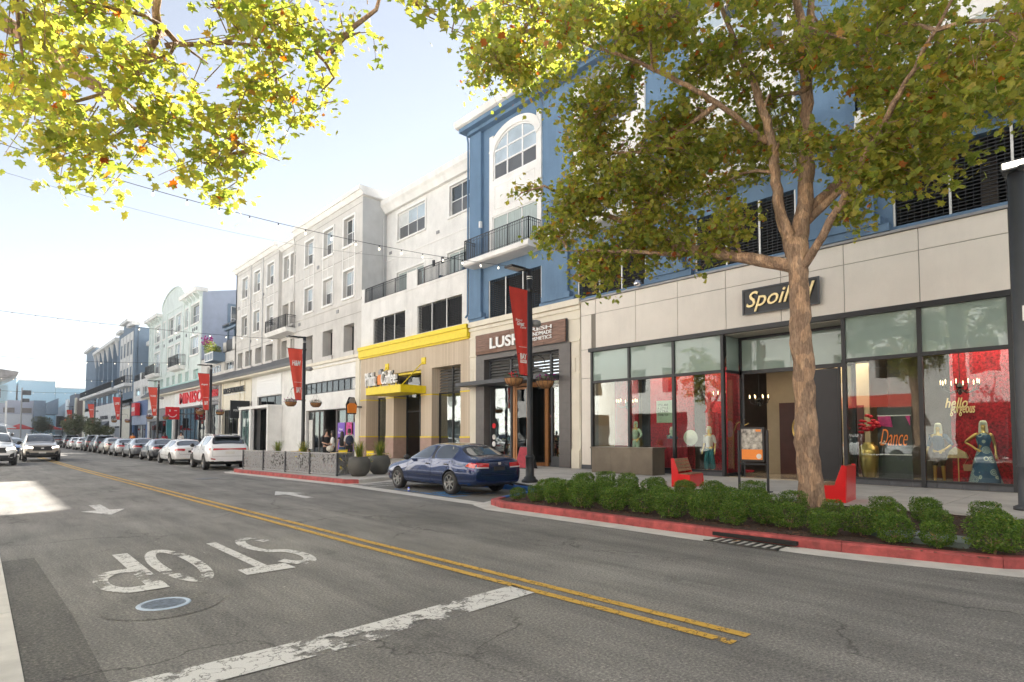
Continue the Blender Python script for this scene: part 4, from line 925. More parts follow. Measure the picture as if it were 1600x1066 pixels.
# white upper floors
b = MB(); wallgrid(b, FX, FX + .35, Y0, Y1, 7.84, 11.0, [(26.35, 30.95, 7.98, 9.72), (32.35, 36.5, 7.98, 9.72)]); b.box(FX - .03, FX + .38, Y0, Y1, 10.9, 11.05)
b.box(FX, FX + .35, 31.0, 32.2, 11.0, 12.1); b.box(FX, FX + .35, 37.8, Y1, 11, 12.1); b.build('terrace_wall', M['offwhite'], wb)
for (a, c) in ((26.35, 30.95), (32.35, 36.5)):
    grille_mb(FX + .15, a, c, 7.98, 9.72, .15, .10).build('garage_grille', M['black'], wb, kind='stuff')
    for i in range(4): q = MB(); y = a + .03 + (c - a - .06) * i / 3; q.box(FX + .05, FX + .12, y - .03, y + .03, 7.98, 9.72); q.build('mullion', M['alu'], wb)
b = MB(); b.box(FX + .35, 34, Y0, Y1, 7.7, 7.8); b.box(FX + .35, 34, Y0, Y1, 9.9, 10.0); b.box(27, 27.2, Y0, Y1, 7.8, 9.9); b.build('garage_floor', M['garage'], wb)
railing_mb([(FX + .1, 25.65), (FX + .1, 31.0)], 1.05, .13, 11.05).build('railing', M['black'], wb)
railing_mb([(FX + .1, 32.2), (FX + .1, 37.8)], 1.05, .13, 11.05).build('railing', M['black'], wb)
WX = 22.2
b = MB(); wallgrid(b, WX, WX + .35, Y0, 38.2, 10.0, 18.1, [(33.1, 36.65, 15.75, 17.75), (28.0, 30.3, 15.75, 17.75), (26.0, 27.4, 15.75, 17.75), (33.2, 36.7, 11.0, 13.4), (27.2, 30.5, 11.0, 13.4)]); b.box(WX + .35, 36, Y0, 26, 10, 18.1); b.build('wall', M['offwhite'], wb)
b = MB(); b.box(FX + .35, WX, Y0, 38.2, 10.85, 10.95); b.build('terrace_floor', M['concrete'], wb)
b = MB(); b.prism([(21.95, 18.1), (21.75, 18.45), (21.6, 18.6), (21.6, 19.0), (36, 19.0), (36, 18.1)], 'y', 25.7, 38.15); b.build('eave', M['white_trim'], wb)
def surround(par, X, a, c, z0, z1, m='white_trim', w=.13, t=.05, sill=True):
    q = MB(); q.box(X - t, X - .001, a - w, a, z0, z1); q.box(X - t, X - .001, c, c + w, z0, z1); q.box(X - t, X - .001, a - w, c + w, z1, z1 + w)
    q.box(X - t - (.05 if sill else 0), X - .001, a - w, c + w, z0 - w, z0); return q.build('window_surround', M[m], par)
for (a, c, n_) in ((33.1, 36.65, 3), (28.0, 30.3, 2), (26.0, 27.4, 1)):
    window(wb, WX + .12, a, c, 15.75, 17.75, n_, (.5,)); surround(wb, WX, a, c, 15.75, 17.75)
for (a, c) in ((33.2, 36.7), (27.2, 30.5)):
    window(wb, WX + .10, a, c, 11.0, 13.4, 3, (), .1, ('curtain',), name='sliding_door'); surround(wb, WX, a, c, 11.0, 13.4, sill=False)
for y in (32.0, 31.0): q = MB(); q.box(WX - .12, WX - .001, y - .08, y + .08, 12.9, 13.3); q.build('wall_light', M['charcoal'], wb)
q = MB(); q.box(WX - .03, WX + .01, Y0, 38.2, 14.55, 14.62); q.build('string_course', M['white_trim'], wb)
sf = thing('outdoor_sofa', 'navy blue sofa on the white terrace behind the black railing', 'sofa', (21.3, 28.5, 10.95))
b = MB(); b.box(21.0, 21.9, 27.2, 29.8, 10.95, 11.35); b.box(21.75, 21.95, 27.2, 29.8, 11.35, 11.8); b.box(21.0, 21.75, 27.2, 27.4, 11.35, 11.6); b.box(21.0, 21.75, 29.6, 29.8, 11.35, 11.6); b.build('cushion', M['denim'], sf)

# ================================================================= GREY APARTMENT BUILDING
gb = thing('grey_apartment_building', 'long pale grey four storey block with flat white cornices over a row of shops', 'building', (20.2, 52, 0))
G0, G1 = 38.2, 66.2
wt = [(39.35, 41.15), (42.85, 44.75), (46.35, 48.25), (49.3, 50.85) , (52.45, 53.8), (55.25, 57.05), (58.85, 60.7), (62.6, 64.2)]
wt = [(39.4, 41.1), (42.9, 44.6), (46.5, 48.2), (49.3, 50.7) if False else (50.95, 52.1), (52.5, 53.65), (55.3, 57.0), (58.9, 60.6), (62.5, 64.2)]
bays = [(38.2, 50.3, 0.0, 19.35, 20.25), (50.3, 54.2, .30, 18.95, 19.3), (54.2, G1, 0.0, 19.25, 19.95)]
sq = [(39.3, 40.95), (42.85, 44.6), (46.5, 48.2), (50.7, 51.9), (52.75, 54.0), (55.35, 57.2), (58.0, 60.0), (61.0, 62.9), (63.8, 65.3)]
for bi, (a, c, dx, zt, zc) in enumerate(bays):
    b = MB(); x0 = FX + dx
    H = [(w[0], w[1], z0, z1) for w in wt if a <= w[0] < c for (z0, z1) in ([(15.9, 18.0)] + ([(11.95, 14.0)] if bi != 1 else []))]
    if bi == 1: H += [(50.7, 52.1, 10.95, 13.6), (52.5, 53.9, 10.95, 13.6)]
    H += [(s[0], s[1], 7.85 if s[0] < 50 else 8.65, 9.9 if s[0] < 50 else 10.25) for s in sq if a <= s[0] < c]
    wallgrid(b, x0, x0 + .9, a, c, 7.3, zt, H); b.build('wall', M['grey'], gb)
    q = MB(); q.prism([(x0 - .12, zt - .30), (x0 - .35, zt), (x0 - .45, zt), (x0 - .45, zt + .32), (36, zt + .32), (36, zt - .3)], 'y', a - (.35 if bi == 0 else .02), c + (.02 if bi < 2 else .3)); q.build('cornice', M['white_trim'], gb)
    q = MB(); q.box(x0 - .05, x0 - .001, a, c, 11.45, 11.62); q.build('string_course', M['grey'], gb)
for w in wt:
    X = FX if not 50.3 < w[0] < 54.2 else FX + .3
    window(gb, X + .25, w[0], w[1], 15.9, 18.0, 2, (.5,)); surround(gb, X, w[0], w[1], 15.9, 18.0, w=.16)
    if X == FX:
        window(gb, X + .25, w[0], w[1], 11.95, 14.0, 2, (.5,)); surround(gb, X, w[0], w[1], 11.95, 14.0, w=.16)
        q = MB(); q.box(X - .04, X - .001, w[0] - .16, w[0] - .06, 14.17, 15.72); q.box(X - .04, X - .001, w[1] + .06, w[1] + .16, 14.17, 15.72); q.box(X - .035, X - .001, w[0] - .06, w[1] + .06, 14.85, 14.92); q.box(X - .034, X - .001, (w[0] + w[1]) / 2 - .03, (w[0] + w[1]) / 2 + .03, 14.17, 15.72)
        q.build('spandrel_panel', M['white_trim'], gb)
for s in sq:
    z0, z1 = (7.85, 9.9) if s[0] < 50 else (8.65, 10.25); X = FX + (.3 if 50.3 < s[0] < 54.2 else 0)
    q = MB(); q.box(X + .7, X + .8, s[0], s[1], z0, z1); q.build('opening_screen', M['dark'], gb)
    q = MB(); q.box(X - .12, X + .3, s[0] - .12, s[1] + .12, z0 - .35, z0 - .004); q.build('sill', M['grey'], gb)
b = MB(); b.box(FX + .004, 36, G0 - .004, G0 + .3, 7.3, 19.02); b.build('side_wall', M['grey_side'], gb)
b = MB(); b.box(FX, 36, G1 - .3, G1, 7.3, 19.2); b.build('side_wall', M['grey_side'], gb)
b = MB(); b.box(FX + .5, 36, G0 + .3, G1 - .3, 19.0, 19.2); b.box(35.7, 36, G0, G1, 0, 19.2); b.build('roof_deck', M['coping'], gb)
b = MB(); b.box(22.0, 22.1, 50.3, 54.2, 10.8, 14); b.build('recess_wall', M['grey'], gb)
b = MB(); b.prism([(19.25, 10.85), (19.2, 10.95), (FX + .3, 10.95), (FX + .3, 10.5), (19.4, 10.6)], 'y', 49.9, 54.9); bl = b.build('balcony', M['white_trim'], gb)
railing_mb([(FX + .2, 50.0), (19.3, 50.0), (19.3, 54.8), (FX + .2, 54.8)], 1.1, .14, 10.95).build('railing', M['black'], bl)
b = MB(); b.tube([(20.0, 50.3, 19.0), (20.1, 50.3, 18.6), (20.1, 50.3, 8)], .05, 6); b.build('drainpipe', M['grey'], gb)
b = MB(); b.tube([(21.9, 38.1, 18.3), (21.9, 38.1, 11)], .05, 6); b.build('drainpipe', M['grey_side'], gb)
for i, (y, z) in enumerate(((42.0, 11.0), (45.6, 15.2), (49.2, 11.0), (58.0, 15.2), (61.4, 11.0), (65.2, 15.0))):
    q = MB(); q.box(FX - .05, FX - .001, y - .18, y + .18, z, z + .26); q.build('wall_vent', M['coping'], gb)
for z in (10.55, 14.95, 18.6):
    for (a, c) in ((38.25, 50.25), (54.25, 66.1)): q = MB(); q.box(FX - .012, FX - .001, a, c, z, z + .025); q.build('control_joint', M['joint'], gb)
for y in (56.0 + 2.0, 61.4): q = MB(); q.tube([(20.1, y, 19.0), (20.12, y, 8.6)], .045, 6); q.build('drainpipe', M['grey_side'], gb)
for y in (31.6, 37.6): q = MB(); q.box(WX - .05, WX - .001, y - .16, y + .16, 15.0, 15.2); q.build('wall_vent', M['coping'], wb)
# retail level of the grey building
R0 = MB()
wallgrid(R0, FX, FX + .6, 38.2, 48.3, .14, 7.35, [(38.9, 47.6, .14, 3.66), (38.95, 48.0, 4.98, 5.92)]); R0.build('retail_wall', M['white_trim'], gb)
q = MB(); q.box(20.04, FX, 38.3, 48.3, 7.28, 7.5); q.box(20.1, FX, 38.3, 48.3, 7.0, 7.08); q.build('retail_cornice', M['limestone'], gb)
q = MB(); q.box(20.12, FX, 38.25, 38.85, .14, 7.2); q.build('pilaster', M['limestone'], gb)
window(gb, FX + .1, 38.95, 48.0, 4.98, 5.92, 9, (), .1, ('pane_dark',), 'charcoal', .07, name='clerestory')
shopfront(gb, FX + .25, 38.9, 42.3, .16, 3.6, [39.7, 40.9], None, 'tile_grey', 'glass')
shopfront(gb, FX + .25, 44.7, 47.6, .16, 3.6, [45.6, 46.6], None, 'tile_grey', 'glass')
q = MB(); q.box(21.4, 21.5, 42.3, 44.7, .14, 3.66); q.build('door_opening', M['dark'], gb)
for y in (42.28, 44.58): q = MB(); q.box(FX + .2, FX + .35, y, y + .14, .14, 3.6); q.build('door_frame', M['tile_grey'], gb)
b = MB(); b.box(24, 24.1, 38.3, 66, .1, 7); b.box(20.85, 24, 38.3, 38.4, .1, 7); b.box(20.85, 24, 48.2, 48.3, .1, 7); b.box(20.85, 24.1, 59.9, 60, .1, 7); b.box(20.85, 24.1, 38.3, 66, 4.3, 4.4); b.build('shop_wall', mat('clothing_shop_wall', (.10, .095, .09), .8, var=.3), gb)
for (ya, yb, mm, ss) in ((41.0, 42.15, 'purple', 'New Arrivals'), (39.85, 40.75, 'magenta', None), (38.98, 39.6, 'purple', None), (46.7, 47.4, 'paper', None)):
    ps = thing('window_poster', {41.0: 'purple poster with small white words beside the clothing shop door', 39.85: 'magenta poster of a model in the clothing shop window', 38.98: 'narrow purple poster at the right edge of the clothing shop window', 46.7: 'pale poster of a model left of the clothing shop door'}[ya], 'poster', (20.4, ya, .5))
    q = MB(); q.box(20.40, 20.42, ya, yb, .5, 2.6 if mm != 'paper' else 2.9); q.build('sheet', M[mm], ps)
    if ss: text(ps, 'New', M['white_paint'], (yb - .25, ya + .3, 2.0, 2.2), at=20.4, thick=.01); text(ps, 'Arrivals', M['white_paint'], (yb - .1, ya + .1, 1.75, 1.95), at=20.4, thick=.01)
# white pier, ribbed shutter bay with white portal
R0 = MB(); wallgrid(R0, FX - .05, FX + .6, 48.3, 60.6, .14, 7.55, [(52.8, 59.0, .14, 5.35)]); R0.build('retail_wall', M['offwhite'], gb)
for k in range(7):
    q = MB(); q.box(FX + .05, FX + .12, 52.85, 58.95, 5.38 + k * .0, 5.39); 
    q = MB(); q.box(FX - .10, FX - .051, 52.85, 59.1, 5.42 + k * .27, 5.42 + k * .27 + .255); q.build('board', M['pvc'], gb)
window(gb, FX + .1, 52.8, 59.0, 4.2, 5.35, 3, (), .1, ('glass_dark',), 'charcoal', .1, name='transom_window')
q = MB()
q.box(18.9, FX - .06, 52.6, 52.95, .14, 4.1); q.box(18.9, 19.2, 57.0, 57.4, .14, 4.1); q.box(18.9, FX - .06, 60.0, 60.3, .14, 4.1); q.box(18.85, FX - .06, 52.5, 60.4, 4.1, 4.35); q.build('portal', M['white_trim'], gb)
shopfront(gb, FX + .3, 52.8, 59.0, .16, 4.1, [53.9, 54.9, 57.0], None, 'black', 'glass_dark')
window(gb, 19.0, 57.4, 60.0, .2, 4.1, 2, (), .1, ('pane_teal',), 'charcoal', .1, name='vitrine')
# cream facial shop
R0 = MB(); wallgrid(R0, FX, FX + .6, 60.6, 70.2, .14, 7.55, [(61.0, 62.6, .14, 4.6), (64.6, 69.9, .14, 4.4)]); R0.build('retail_wall', M['limestone'], gb)
for y in (60.75, 62.9, 64.3, 70.0): q = MB(); q.box(FX - .1, FX, y - .14, y + .14, .14, 7.5); q.build('pilaster', M['limestone'], gb)
shopfront(gb, FX + .2, 61.0, 62.6, .16, 4.6, [], 3.8, 'charcoal', 'glass_dark'); shopfront(gb, FX + .2, 64.6, 69.9, .16, 4.4, [65.9, 67.2, 68.5], 3.6, 'black', 'glass_dark')
sg = thing('shop_sign', 'thin black capital letters on the cream wall of the facial shop', 'sign', (20.1, 66, 6.4)); text(sg, 'FACE FOUNDRIE', M['black'], (69.3, 62.6, 6.15, 6.75), at=20.1, bold=.02, thick=.1)
q = MB(); q.box(20.14, 20.2, 62.4, 69.5, 6.0, 6.1); q.build('rail', M['white_trim'], sg)
sg = thing('blade_sign', 'black square hanging sign with white capitals beside the facial shop', 'sign', (18.9, 61.5, 3.6))
q = MB(); q.box(18.2, 20.0, 60.70, 60.82, 3.30, 5.05); q.build('board', M['black'], sg); q = MB(); q.box(20.0, 20.25, 60.74, 60.8, 3.5, 3.6); q.box(20.0, 20.25, 60.74, 60.8, 4.7, 4.8); q.box(20.12, 20.2, 60.5, 61.0, 3.4, 5.0); q.build('bracket', M['black'], sg)
text(sg, 'FACE', M['white_paint'], (18.85, 19.4, 4.25, 4.45), 'S', 60.70, bold=.01, thick=.01); text(sg, 'FOUNDRIE', M['white_paint'], (18.5, 19.75, 3.98, 4.18), 'S', 60.70, bold=.01, thick=.01)
# long dark canopy roof running along the shops
b = MB(); b.prism([(19.15, 7.5), (19.15, 7.72), (FX + .02, 8.55), (FX + .02, 7.5)], 'y', 48.3, 109.0); b.build('sloping_canopy', M['charcoal'] if False else mat('canopy_grey', (.115, .115, .115), .55, var=.1), gb)
q = MB(); q.box(19.25, FX, 48.3, 109, 7.36, 7.5); q.build('canopy_soffit', M['limestone'], gb)

# ================================================================= PATIO LINK with pergola
lk = thing('patio_link_building', 'low cream link with a slate pergola patio between the grey and the mint buildings', 'building', (20.2, 72.6, 0))
R0 = MB(); wallgrid(R0, FX, FX + .4, 66.2, 79.0, 8.0, 10.95, [(66.6, 69.8, 8.85, 9.75), (71.0, 76.3, 8.85, 9.75)]); R0.box(FX, FX + .4, 66.2, 67.2, 10.95, 12.3); R0.box(FX, FX + .4, 69.5, 70.5, 10.95, 12.0); R0.build('wall', M['grey'], lk)
window(lk, FX + .15, 66.6, 69.8, 8.85, 9.75, 3, (), .1, ('pane_dark',), 'pvc', .07); window(lk, FX + .15, 71.0, 76.3, 8.85, 9.75, 5, (), .1, ('pane_dark',), 'pvc', .07)
R0 = MB(); wallgrid(R0, FX, FX + .6, 70.2, 92.0, .14, 7.55, [(70.6, 91.2, .14, 5.2)]); R0.build('retail_wall', mat('grey_retail_panel', (.235, .23, .235), .6, var=.06), lk)
R0 = MB(); R0.box(24, 24.1, 66.2, 79, 8, 15.5); R0.build('wall_back', M['lavender'], lk)
q = MB()
for y in (66.8, 69.0, 71.3): q.box(20.9, 21.1, y, y + .2, 10.95, 13.6); q.box(23.5, 23.7, y, y + .2, 10.95, 14.2)
q.box(20.6, 21.0, 66.4, 71.8, 13.6, 13.85)
for y in (66.6, 69.0, 71.5): q.prism([(20.4, 13.85), (24, 14.9), (24, 15.15), (20.4, 14.1)], 'y', y, y + .15)
q.build('pergola_frame', M['slate'], lk)
q = MB()
for k in range(14): x = 20.5 + k * .26; q.box(x, x + .09, 66.2, 72.0, 14.1 + k * .078, 14.25 + k * .078)
q.build('pergola_slats', M['charcoal'], lk, kind='stuff')
q = MB(); q.box(20.3, 20.38, 67.2, 69.5, 11.0, 12.2); q.build('privacy_panel', M['charcoal'], lk)
q = MB(); q.box(FX, 24, 66.2, 79, 10.85, 10.95); q.build('terrace_floor', M['concrete'], lk)

# miniso shopfront
q = MB(); q.box(20.06, 20.2, 76.0, 91.6, 5.35, 7.5); q.build('sign_panel', M['pvc'], lk)
for a in (70.8, 75.8, 91.4): q = MB(); q.box(20.0, 20.2, a - .12, a + .12, .14, 7.4); q.build('pilaster', M['white_trim'] if a > 90 else M['grey'], lk)
sg = thing('shop_sign', 'big red capital letters on a white panel above the variety shop', 'sign', (20.0, 82.3, 6.4)); text(sg, 'MINISO', M['sign_red'], (87.9, 77.4, 5.75, 7.2), at=20.03, bold=.01, thick=.14)
sg = thing('shop_sign', 'small red letters on the grey panel beside the red lettered variety shop', 'sign', (20.0, 73, 6.4)); text(sg, 'MINISO', M['sign_red'], (75.0, 71.4, 6.1, 6.95), at=20.1, bold=.02, thick=.1); text(sg, 'LIFESTYLE', M['white_paint'], (75.0, 71.4, 5.7, 5.9), at=20.1, thick=.05)
shopfront(lk, FX + .15, 76.3, 91.2, .16, 5.2, [78.2, 80.1, 82, 84, 86, 87.8, 89.5], 4.4, 'black', 'glass_dark'); shopfront(lk, FX + .15, 70.6, 75.6, .16, 5.2, [72.2, 73.9], 4.0, 'black', 'glass_dark')
sg = thing('blade_sign', 'red square sign with a white smiling face beside the variety shop', 'sign', (19.0, 86, 4)); q = MB(); q.box(17.9, 19.5, 85.9, 86.1, 3.7, 5.3); q.build('board', M['sign_red'], sg)
q = MB(); q.tube([(18.7 + .5 * math.cos(R(a)), 85.87, 4.5 + .5 * math.sin(R(a))) for a in range(200, 341, 14)], .05, 5); q.box(18.33, 18.45, 85.84, 85.9, 4.7, 4.95); q.box(18.9, 19.2, 85.84, 85.9, 4.8, 4.88); q.build('smile', M['white_paint'], sg)
q = MB(); q.box(19.5, 20.2, 85.95, 86.05, 4.4, 4.5); q.build('bracket', M['black'], sg)
b = MB(); b.box(24, 24.1, 60, 122, .1, 7); b.box(20.85, 24, 60, 122, 5.4, 5.5); b.build('shop_wall', mat('pale_shop_wall', (.25, .24, .22), .8, var=.3), lk)

# ================================================================= MINT BUILDING
mb_ = thing('mint_apartment_building', 'mint green four storey block with a round top gable and small white balconies', 'building', (20.2, 94, 0))
A0, A1 = 79.0, 109.0
mw = [(80.4, 84.2, 0), (85.6, 87.2, 1), (89.3, 92.2, 0), (93.3, 96.4, 0), (98.2, 99.6, 1), (101.5, 105.2, 0)]
H = []
for a, c, t in mw: H += [(a, c, 15.95, 18.4)] + ([(a, c, 11.0 if 86 < a < 97 or a > 100 else 11.95, 14.3)] if not t else [])
low = [(80.4, 82.6), (84.8, 86.5), (88.2, 90.3), (92.0, 93.8), (95.2, 97), (99.0, 101), (103, 105.2)]
H += [(a, c, 8.75, 10.0) for a, c in low]
b = MB(); wallgrid(b, FX, FX + .5, A0, A1, 8.0, 19.5, H); b.box(FX + .5, 34, A1 - .3, A1, 8, 19.5)
n = 20; b.prism([(87.2, 19.3)] + [(87.2 + 13 * (1 - k / n), 20.2 + 2.1 * math.sqrt(max(0, 1 - (1 - 2 * k / n) ** 2))) for k in range(n, -1, -1)][:0] + [(93.7 - 6.5 * math.cos(math.pi * k / n), 20.1 + 2.3 * math.sin(math.pi * k / n)) for k in range(n + 1)] + [(100.2, 19.3)], 'x', FX - .05, FX + .5); b.build('wall', M['mint'], mb_)
b = MB()
for k in range(n): a0, a1 = math.pi * k / n, math.pi * (k + 1) / n; b.prism([(93.7 - 6.5 * math.cos(a0), 20.1 + 2.3 * math.sin(a0)), (93.7 - 6.5 * math.cos(a1), 20.1 + 2.3 * math.sin(a1)), (93.7 - 6.7 * math.cos(a1), 20.1 + 2.5 * math.sin(a1)), (93.7 - 6.7 * math.cos(a0), 20.1 + 2.5 * math.sin(a0))], 'x', FX - .2, FX + .5)
b.build('arched_parapet', M['mint'], mb_)
for a, c in ((78.7, 87.1), (100.3, 109.2)):
    q = MB(); q.prism([(19.35, 19.5), (19.3, 19.75), (19.3, 19.95), (FX + .5, 19.95), (FX + .5, 19.5)], 'y', a, c); q.build('cornice', M['white_trim'], mb_)
    for k in range(5): y = a + .6 + (c - a - 1.4) * k / 4; q = MB(); q.prism([(19.5, 19.5), (FX, 19.5), (FX, 18.85), (19.8, 19.1)], 'y', y - .22, y + .22); q.build('corbel', M['mint'], mb_)
for y in (79.3, 84.9, 87.9, 97.3, 100.2, 106.6, 108.6): q = MB(); q.box(FX - .12, FX, y - .28, y + .28, 10.3, 19.4); q.build('pilaster', M['mint'], mb_)
for a, c, t in mw:
    window(mb_, FX + .2, a, c, 15.95, 18.4, 1 if t else 2, (.45,)); surround(mb_, FX, a, c, 15.95, 18.4, w=.2)
    if not t:
        z0 = 11.0 if 86 < a < 97 or a > 100 else 11.95
        window(mb_, FX + .2, a, c, z0, 14.3, 2, (.4,)); surround(mb_, FX, a, c, z0, 14.3, w=.2)
    for k in range(1 if t else 3):
        y = (a + c) / 2 + (0 if t else (k - 1) * .9); q = MB(); q.lathe([(.001, -.03), (.25, -.03), (.25, .01)], (FX - .01, y, 15.2 if not t else 14.9), 10, 'x'); q.build('round_vent', M['charcoal'], mb_)
for a, c in low: q = MB(); q.box(FX + .35, FX + .45, a, c, 8.75, 10.0); q.build('opening_screen', M['mint_deep'], mb_)
q = MB(); q.box(FX - .02, FX - .001, A0, A1, 8.1, 8.7); q.build('green_band', M['mint_deep'], mb_)
for a, c in ((86.6, 91.9), (98.6 + 2, 106.9)):
    q = MB(); q.prism([(19.3, 10.75), (19.2, 10.95), (FX, 10.95), (FX, 10.4), (19.5, 10.5)], 'y', a, c); bl = q.build('balcony', M['white_trim'], mb_)
    railing_mb([(FX, a + .05), (19.3, a + .05), (19.3, c - .05), (FX, c - .05)], 1.4, .16, 10.95).build('railing', M['black'], bl)
b = MB(); b.box(FX + .004, 34, A0 - .004, A0 + .3, 8.004, 19.5); b.prism([(FX + .01, 19.5), (34, 19.5), (34, 20.2), (27, 20.9)], 'y', A0, A0 + .3); b.build('side_wall', M['lavender'], mb_)
o = window(mb_, 0, 0, 4.6, 15.3, 18.2, 2, (.45,), center=(25.8, A0 - .08, 15.2), rz=R(90))
q = MB(); q.box(23.1, 28.4, A0 - .12, A0 - .001, 18.1, 18.4); q.box(23.1, 23.4, A0 - .12, A0 - .001, 15, 18.1); q.box(28.1, 28.4, A0 - .12, A0 - .001, 15, 18.1); q.build('window_surround', M['slate'], mb_)
b = MB(); b.box(FX + .5, 34, A0 + .3, A1 - .3, 19.2, 19.4); b.build('roof_deck', M['coping'], mb_)
# shops below the mint building
R0 = MB(); wallgrid(R0, FX, FX + .6, 92.0, 109.0, .14, 7.5, [(93.0, 108.0, .14, 3.8)]); R0.build('retail_wall', M['white_trim'], mb_)
q = MB(); q.box(20.05, FX, 92.3, 108.8, 3.8, 5.6); q.build('fascia', mat('grey_retail_panel', (.2, .2, .2)), mb_)
text(mb_, 'DISK', M['white_paint'], (107.5, 100.5, 4.2, 5.1), at=20.03, thick=.1)
shopfront(mb_, FX + .2, 93.0, 108.0, .16, 3.8, [95, 97.5, 100, 103, 105.5], None, 'charcoal', 'glass_dark')
q = MB(); q.box(19.6, FX, 93.0, 93.5, .14, 4.3); q.box(19.6, FX, 93.5, 96.5, 3.9, 4.3); q.build('teal_portal', mat('teal_portal_paint', (.05, .20, .23), .5), mb_)

# ================================================================= WHITE LINK, BLUE SHOP
wl = thing('white_link_building', 'low white link with a terrace above the blue fronted shop', 'building', (20.2, 115, 0))
b = MB(); wallgrid(b, FX, FX + .5, 109.0, 121.2, 4.8, 11.0, [(110.0, 114.2, 8.3, 9.8), (115.5, 119.8, 8.3, 9.8)]); b.box(22.5, 34, 109, 121.2, 8, 17.6); b.box(FX, FX + .5, 109, 110, 11, 12.2); b.box(FX, FX + .5, 115, 116, 11, 12.2); b.build('wall', M['offwhite'], wl)
q = MB(); q.box(21.9, 34, 109, 121.2, 17.6, 18.3); q.build('eave', M['white_trim'], wl)
window(wl, FX + .1, 110.0, 114.2, 8.3, 9.8, 3, (), .1, ('pane_dark',), 'pvc', .1); window(wl, FX + .1, 115.5, 119.8, 8.3, 9.8, 3, (), .1, ('pane_dark',), 'pvc', .1)
railing_mb([(FX + .1, 110), (FX + .1, 115)], 1.1, .2, 11).build('railing', M['black'], wl); railing_mb([(FX + .1, 116), (FX + .1, 121)], 1.1, .2, 11).build('railing', M['black'], wl)
R0 = MB(); wallgrid(R0, FX - .05, FX + .5, 109.0, 121.2, .14, 7.4, [(110.0, 120.4, .14, 3.4)]); R0.build('blue_retail_wall', mat('blue_retail_paint', (.10, .17, .33), .6, var=.08), wl)
q = MB(); q.box(20.05, 20.15, 109.1, 121.1, 3.4, 4.9); q.build('fascia', M['lavender'], wl); shopfront(wl, FX + .2, 110.0, 120.4, .16, 3.4, [112, 114, 116, 118], None, 'charcoal', 'glass_dark')
sg = thing('shop_sign', 'red square sign on the wall of the blue fronted shop', 'sign', (19.6, 116, 5.5)); q = MB(); q.box(19.2, 19.9, 113.5, 116.5, 4.9, 7.0); q.build('board', M['sign_red'], sg); text(sg, 'LEVIS', M['white_paint'], (116.2, 113.8, 5.6, 6.3), at=19.2, bold=.03, thick=.05)

# ================================================================= SLATE BLUE BUILDING
bb = thing('slate_blue_apartment_building', 'slate blue four storey block with stepped white cornices and a long white balcony', 'building', (20.2, 150, 0))
b = MB()
wallgrid(b, FX, FX + .5, 121.2, 137.0, 7.5, 21.2, [(a, a + 1.9, z0, z0 + 2.6) for a in (123.0, 126.2, 129.4, 132.6) for z0 in (11.4, 16.2)]); b.box(FX, FX + .5, 125.6, 132.6, 21.2, 22.4)
b.box(FX + .4, 34, 121.2, 121.6, 7.5, 20.9)
wallgrid(b, FX + .8, FX + 1.2, 137, 168, 7.5, 20.3, [(a, a + 3.2, z0, z0 + 2.6) for a in (139, 145, 151, 157, 163) for z0 in (11.4, 16.2)])
b.box(FX, FX + .6, 168, 184, 7.5, 22.4); b.build('wall', M['slate'], bb)
for a, c, z in ((120.9, 126, 21.2), (125.4, 132.8, 22.4), (132.5, 137.2, 21.2), (167.5, 184.5, 22.4)): q = MB(); q.box(FX - .6, FX + .7, a, c, z, z + .55); q.build('cornice', M['white_trim'], bb)
q = MB(); q.box(FX - .7, FX + 1.5, 137.2, 167.5, 20.3, 20.9); q.build('cornice', M['white_trim'], bb)
for a in (123.0, 126.2, 129.4, 132.6):
    for z0 in (11.4, 16.2): window(bb, FX + .15, a, a + 1.9, z0, z0 + 2.6, 1, (.5,)); 
    q = MB(); q.box(FX - .08, FX - .001, a - .35, a, 9.5, 20.3); q.box(FX - .08, FX - .001, a + 1.9, a + 2.25, 9.5, 20.3); q.box(FX - .07, FX - .001, a, a + 1.9, 14.0, 16.2); q.box(FX - .07, FX - .001, a, a + 1.9, 18.8, 20.3); q.build('white_strip', M['offwhite'], bb)
for a in (139, 145, 151, 157, 163):
    for z0 in (11.4, 16.2): window(bb, FX + .9, a, a + 3.2, z0, z0 + 2.6, 2, (.5,))
    q = MB(); q.box(FX + .72, FX + .8, a - .5, a - .05, 10.9, 20.3); q.box(FX + .72, FX + .8, a + 3.25, a + 3.7, 10.9, 20.3); q.box(FX + .7, FX + .795, a - .05, a + 3.25, 14, 16.2); q.build('white_strip', M['offwhite'], bb)
for y in (138.0, 144, 150, 156, 162, 167):
    q = MB(); q.prism([(FX - .1, 17.5), (FX + .8, 15.5), (FX + .8, 20.3), (FX - .6, 20.3)], 'y', y - .25, y + .25); q.build('bracket', M['white_trim'], bb)
    q = MB(); q.box(FX, FX + .8, y - .5, y + .5, 11, 20.3); q.build('pier', M['slate'], bb)
q = MB(); q.box(19.0, FX + .8, 137.0, 184, 10.4, 10.95); bl = q.build('balcony', M['white_trim'], bb); railing_mb([(FX, 137.1), (19.1, 137.1), (19.1, 184)], 1.3, .3, 10.95, r=.02).build('railing', M['black'], bl)
q = MB(); q.box(19.0, FX, 122.5, 133.5, 10.4, 10.95); bl = q.build('balcony', M['white_trim'], bb); railing_mb([(FX, 122.6), (19.1, 122.6), (19.1, 133.4), (FX, 133.4)], 1.3, .25, 10.95, r=.016).build('railing', M['black'], bl)
R0 = MB(); wallgrid(R0, FX, FX + .6, 121.9, 184, .14, 8.2, [(124, 131, .14, 3.2), (134, 143, .14, 3.4), (146, 158, .14, 3.6), (161, 175, .14, 3.6)] + [(a, a + 2.2, 8.1, 8.1) for a in ()]); R0.build('retail_wall', M['white_trim'], bb)
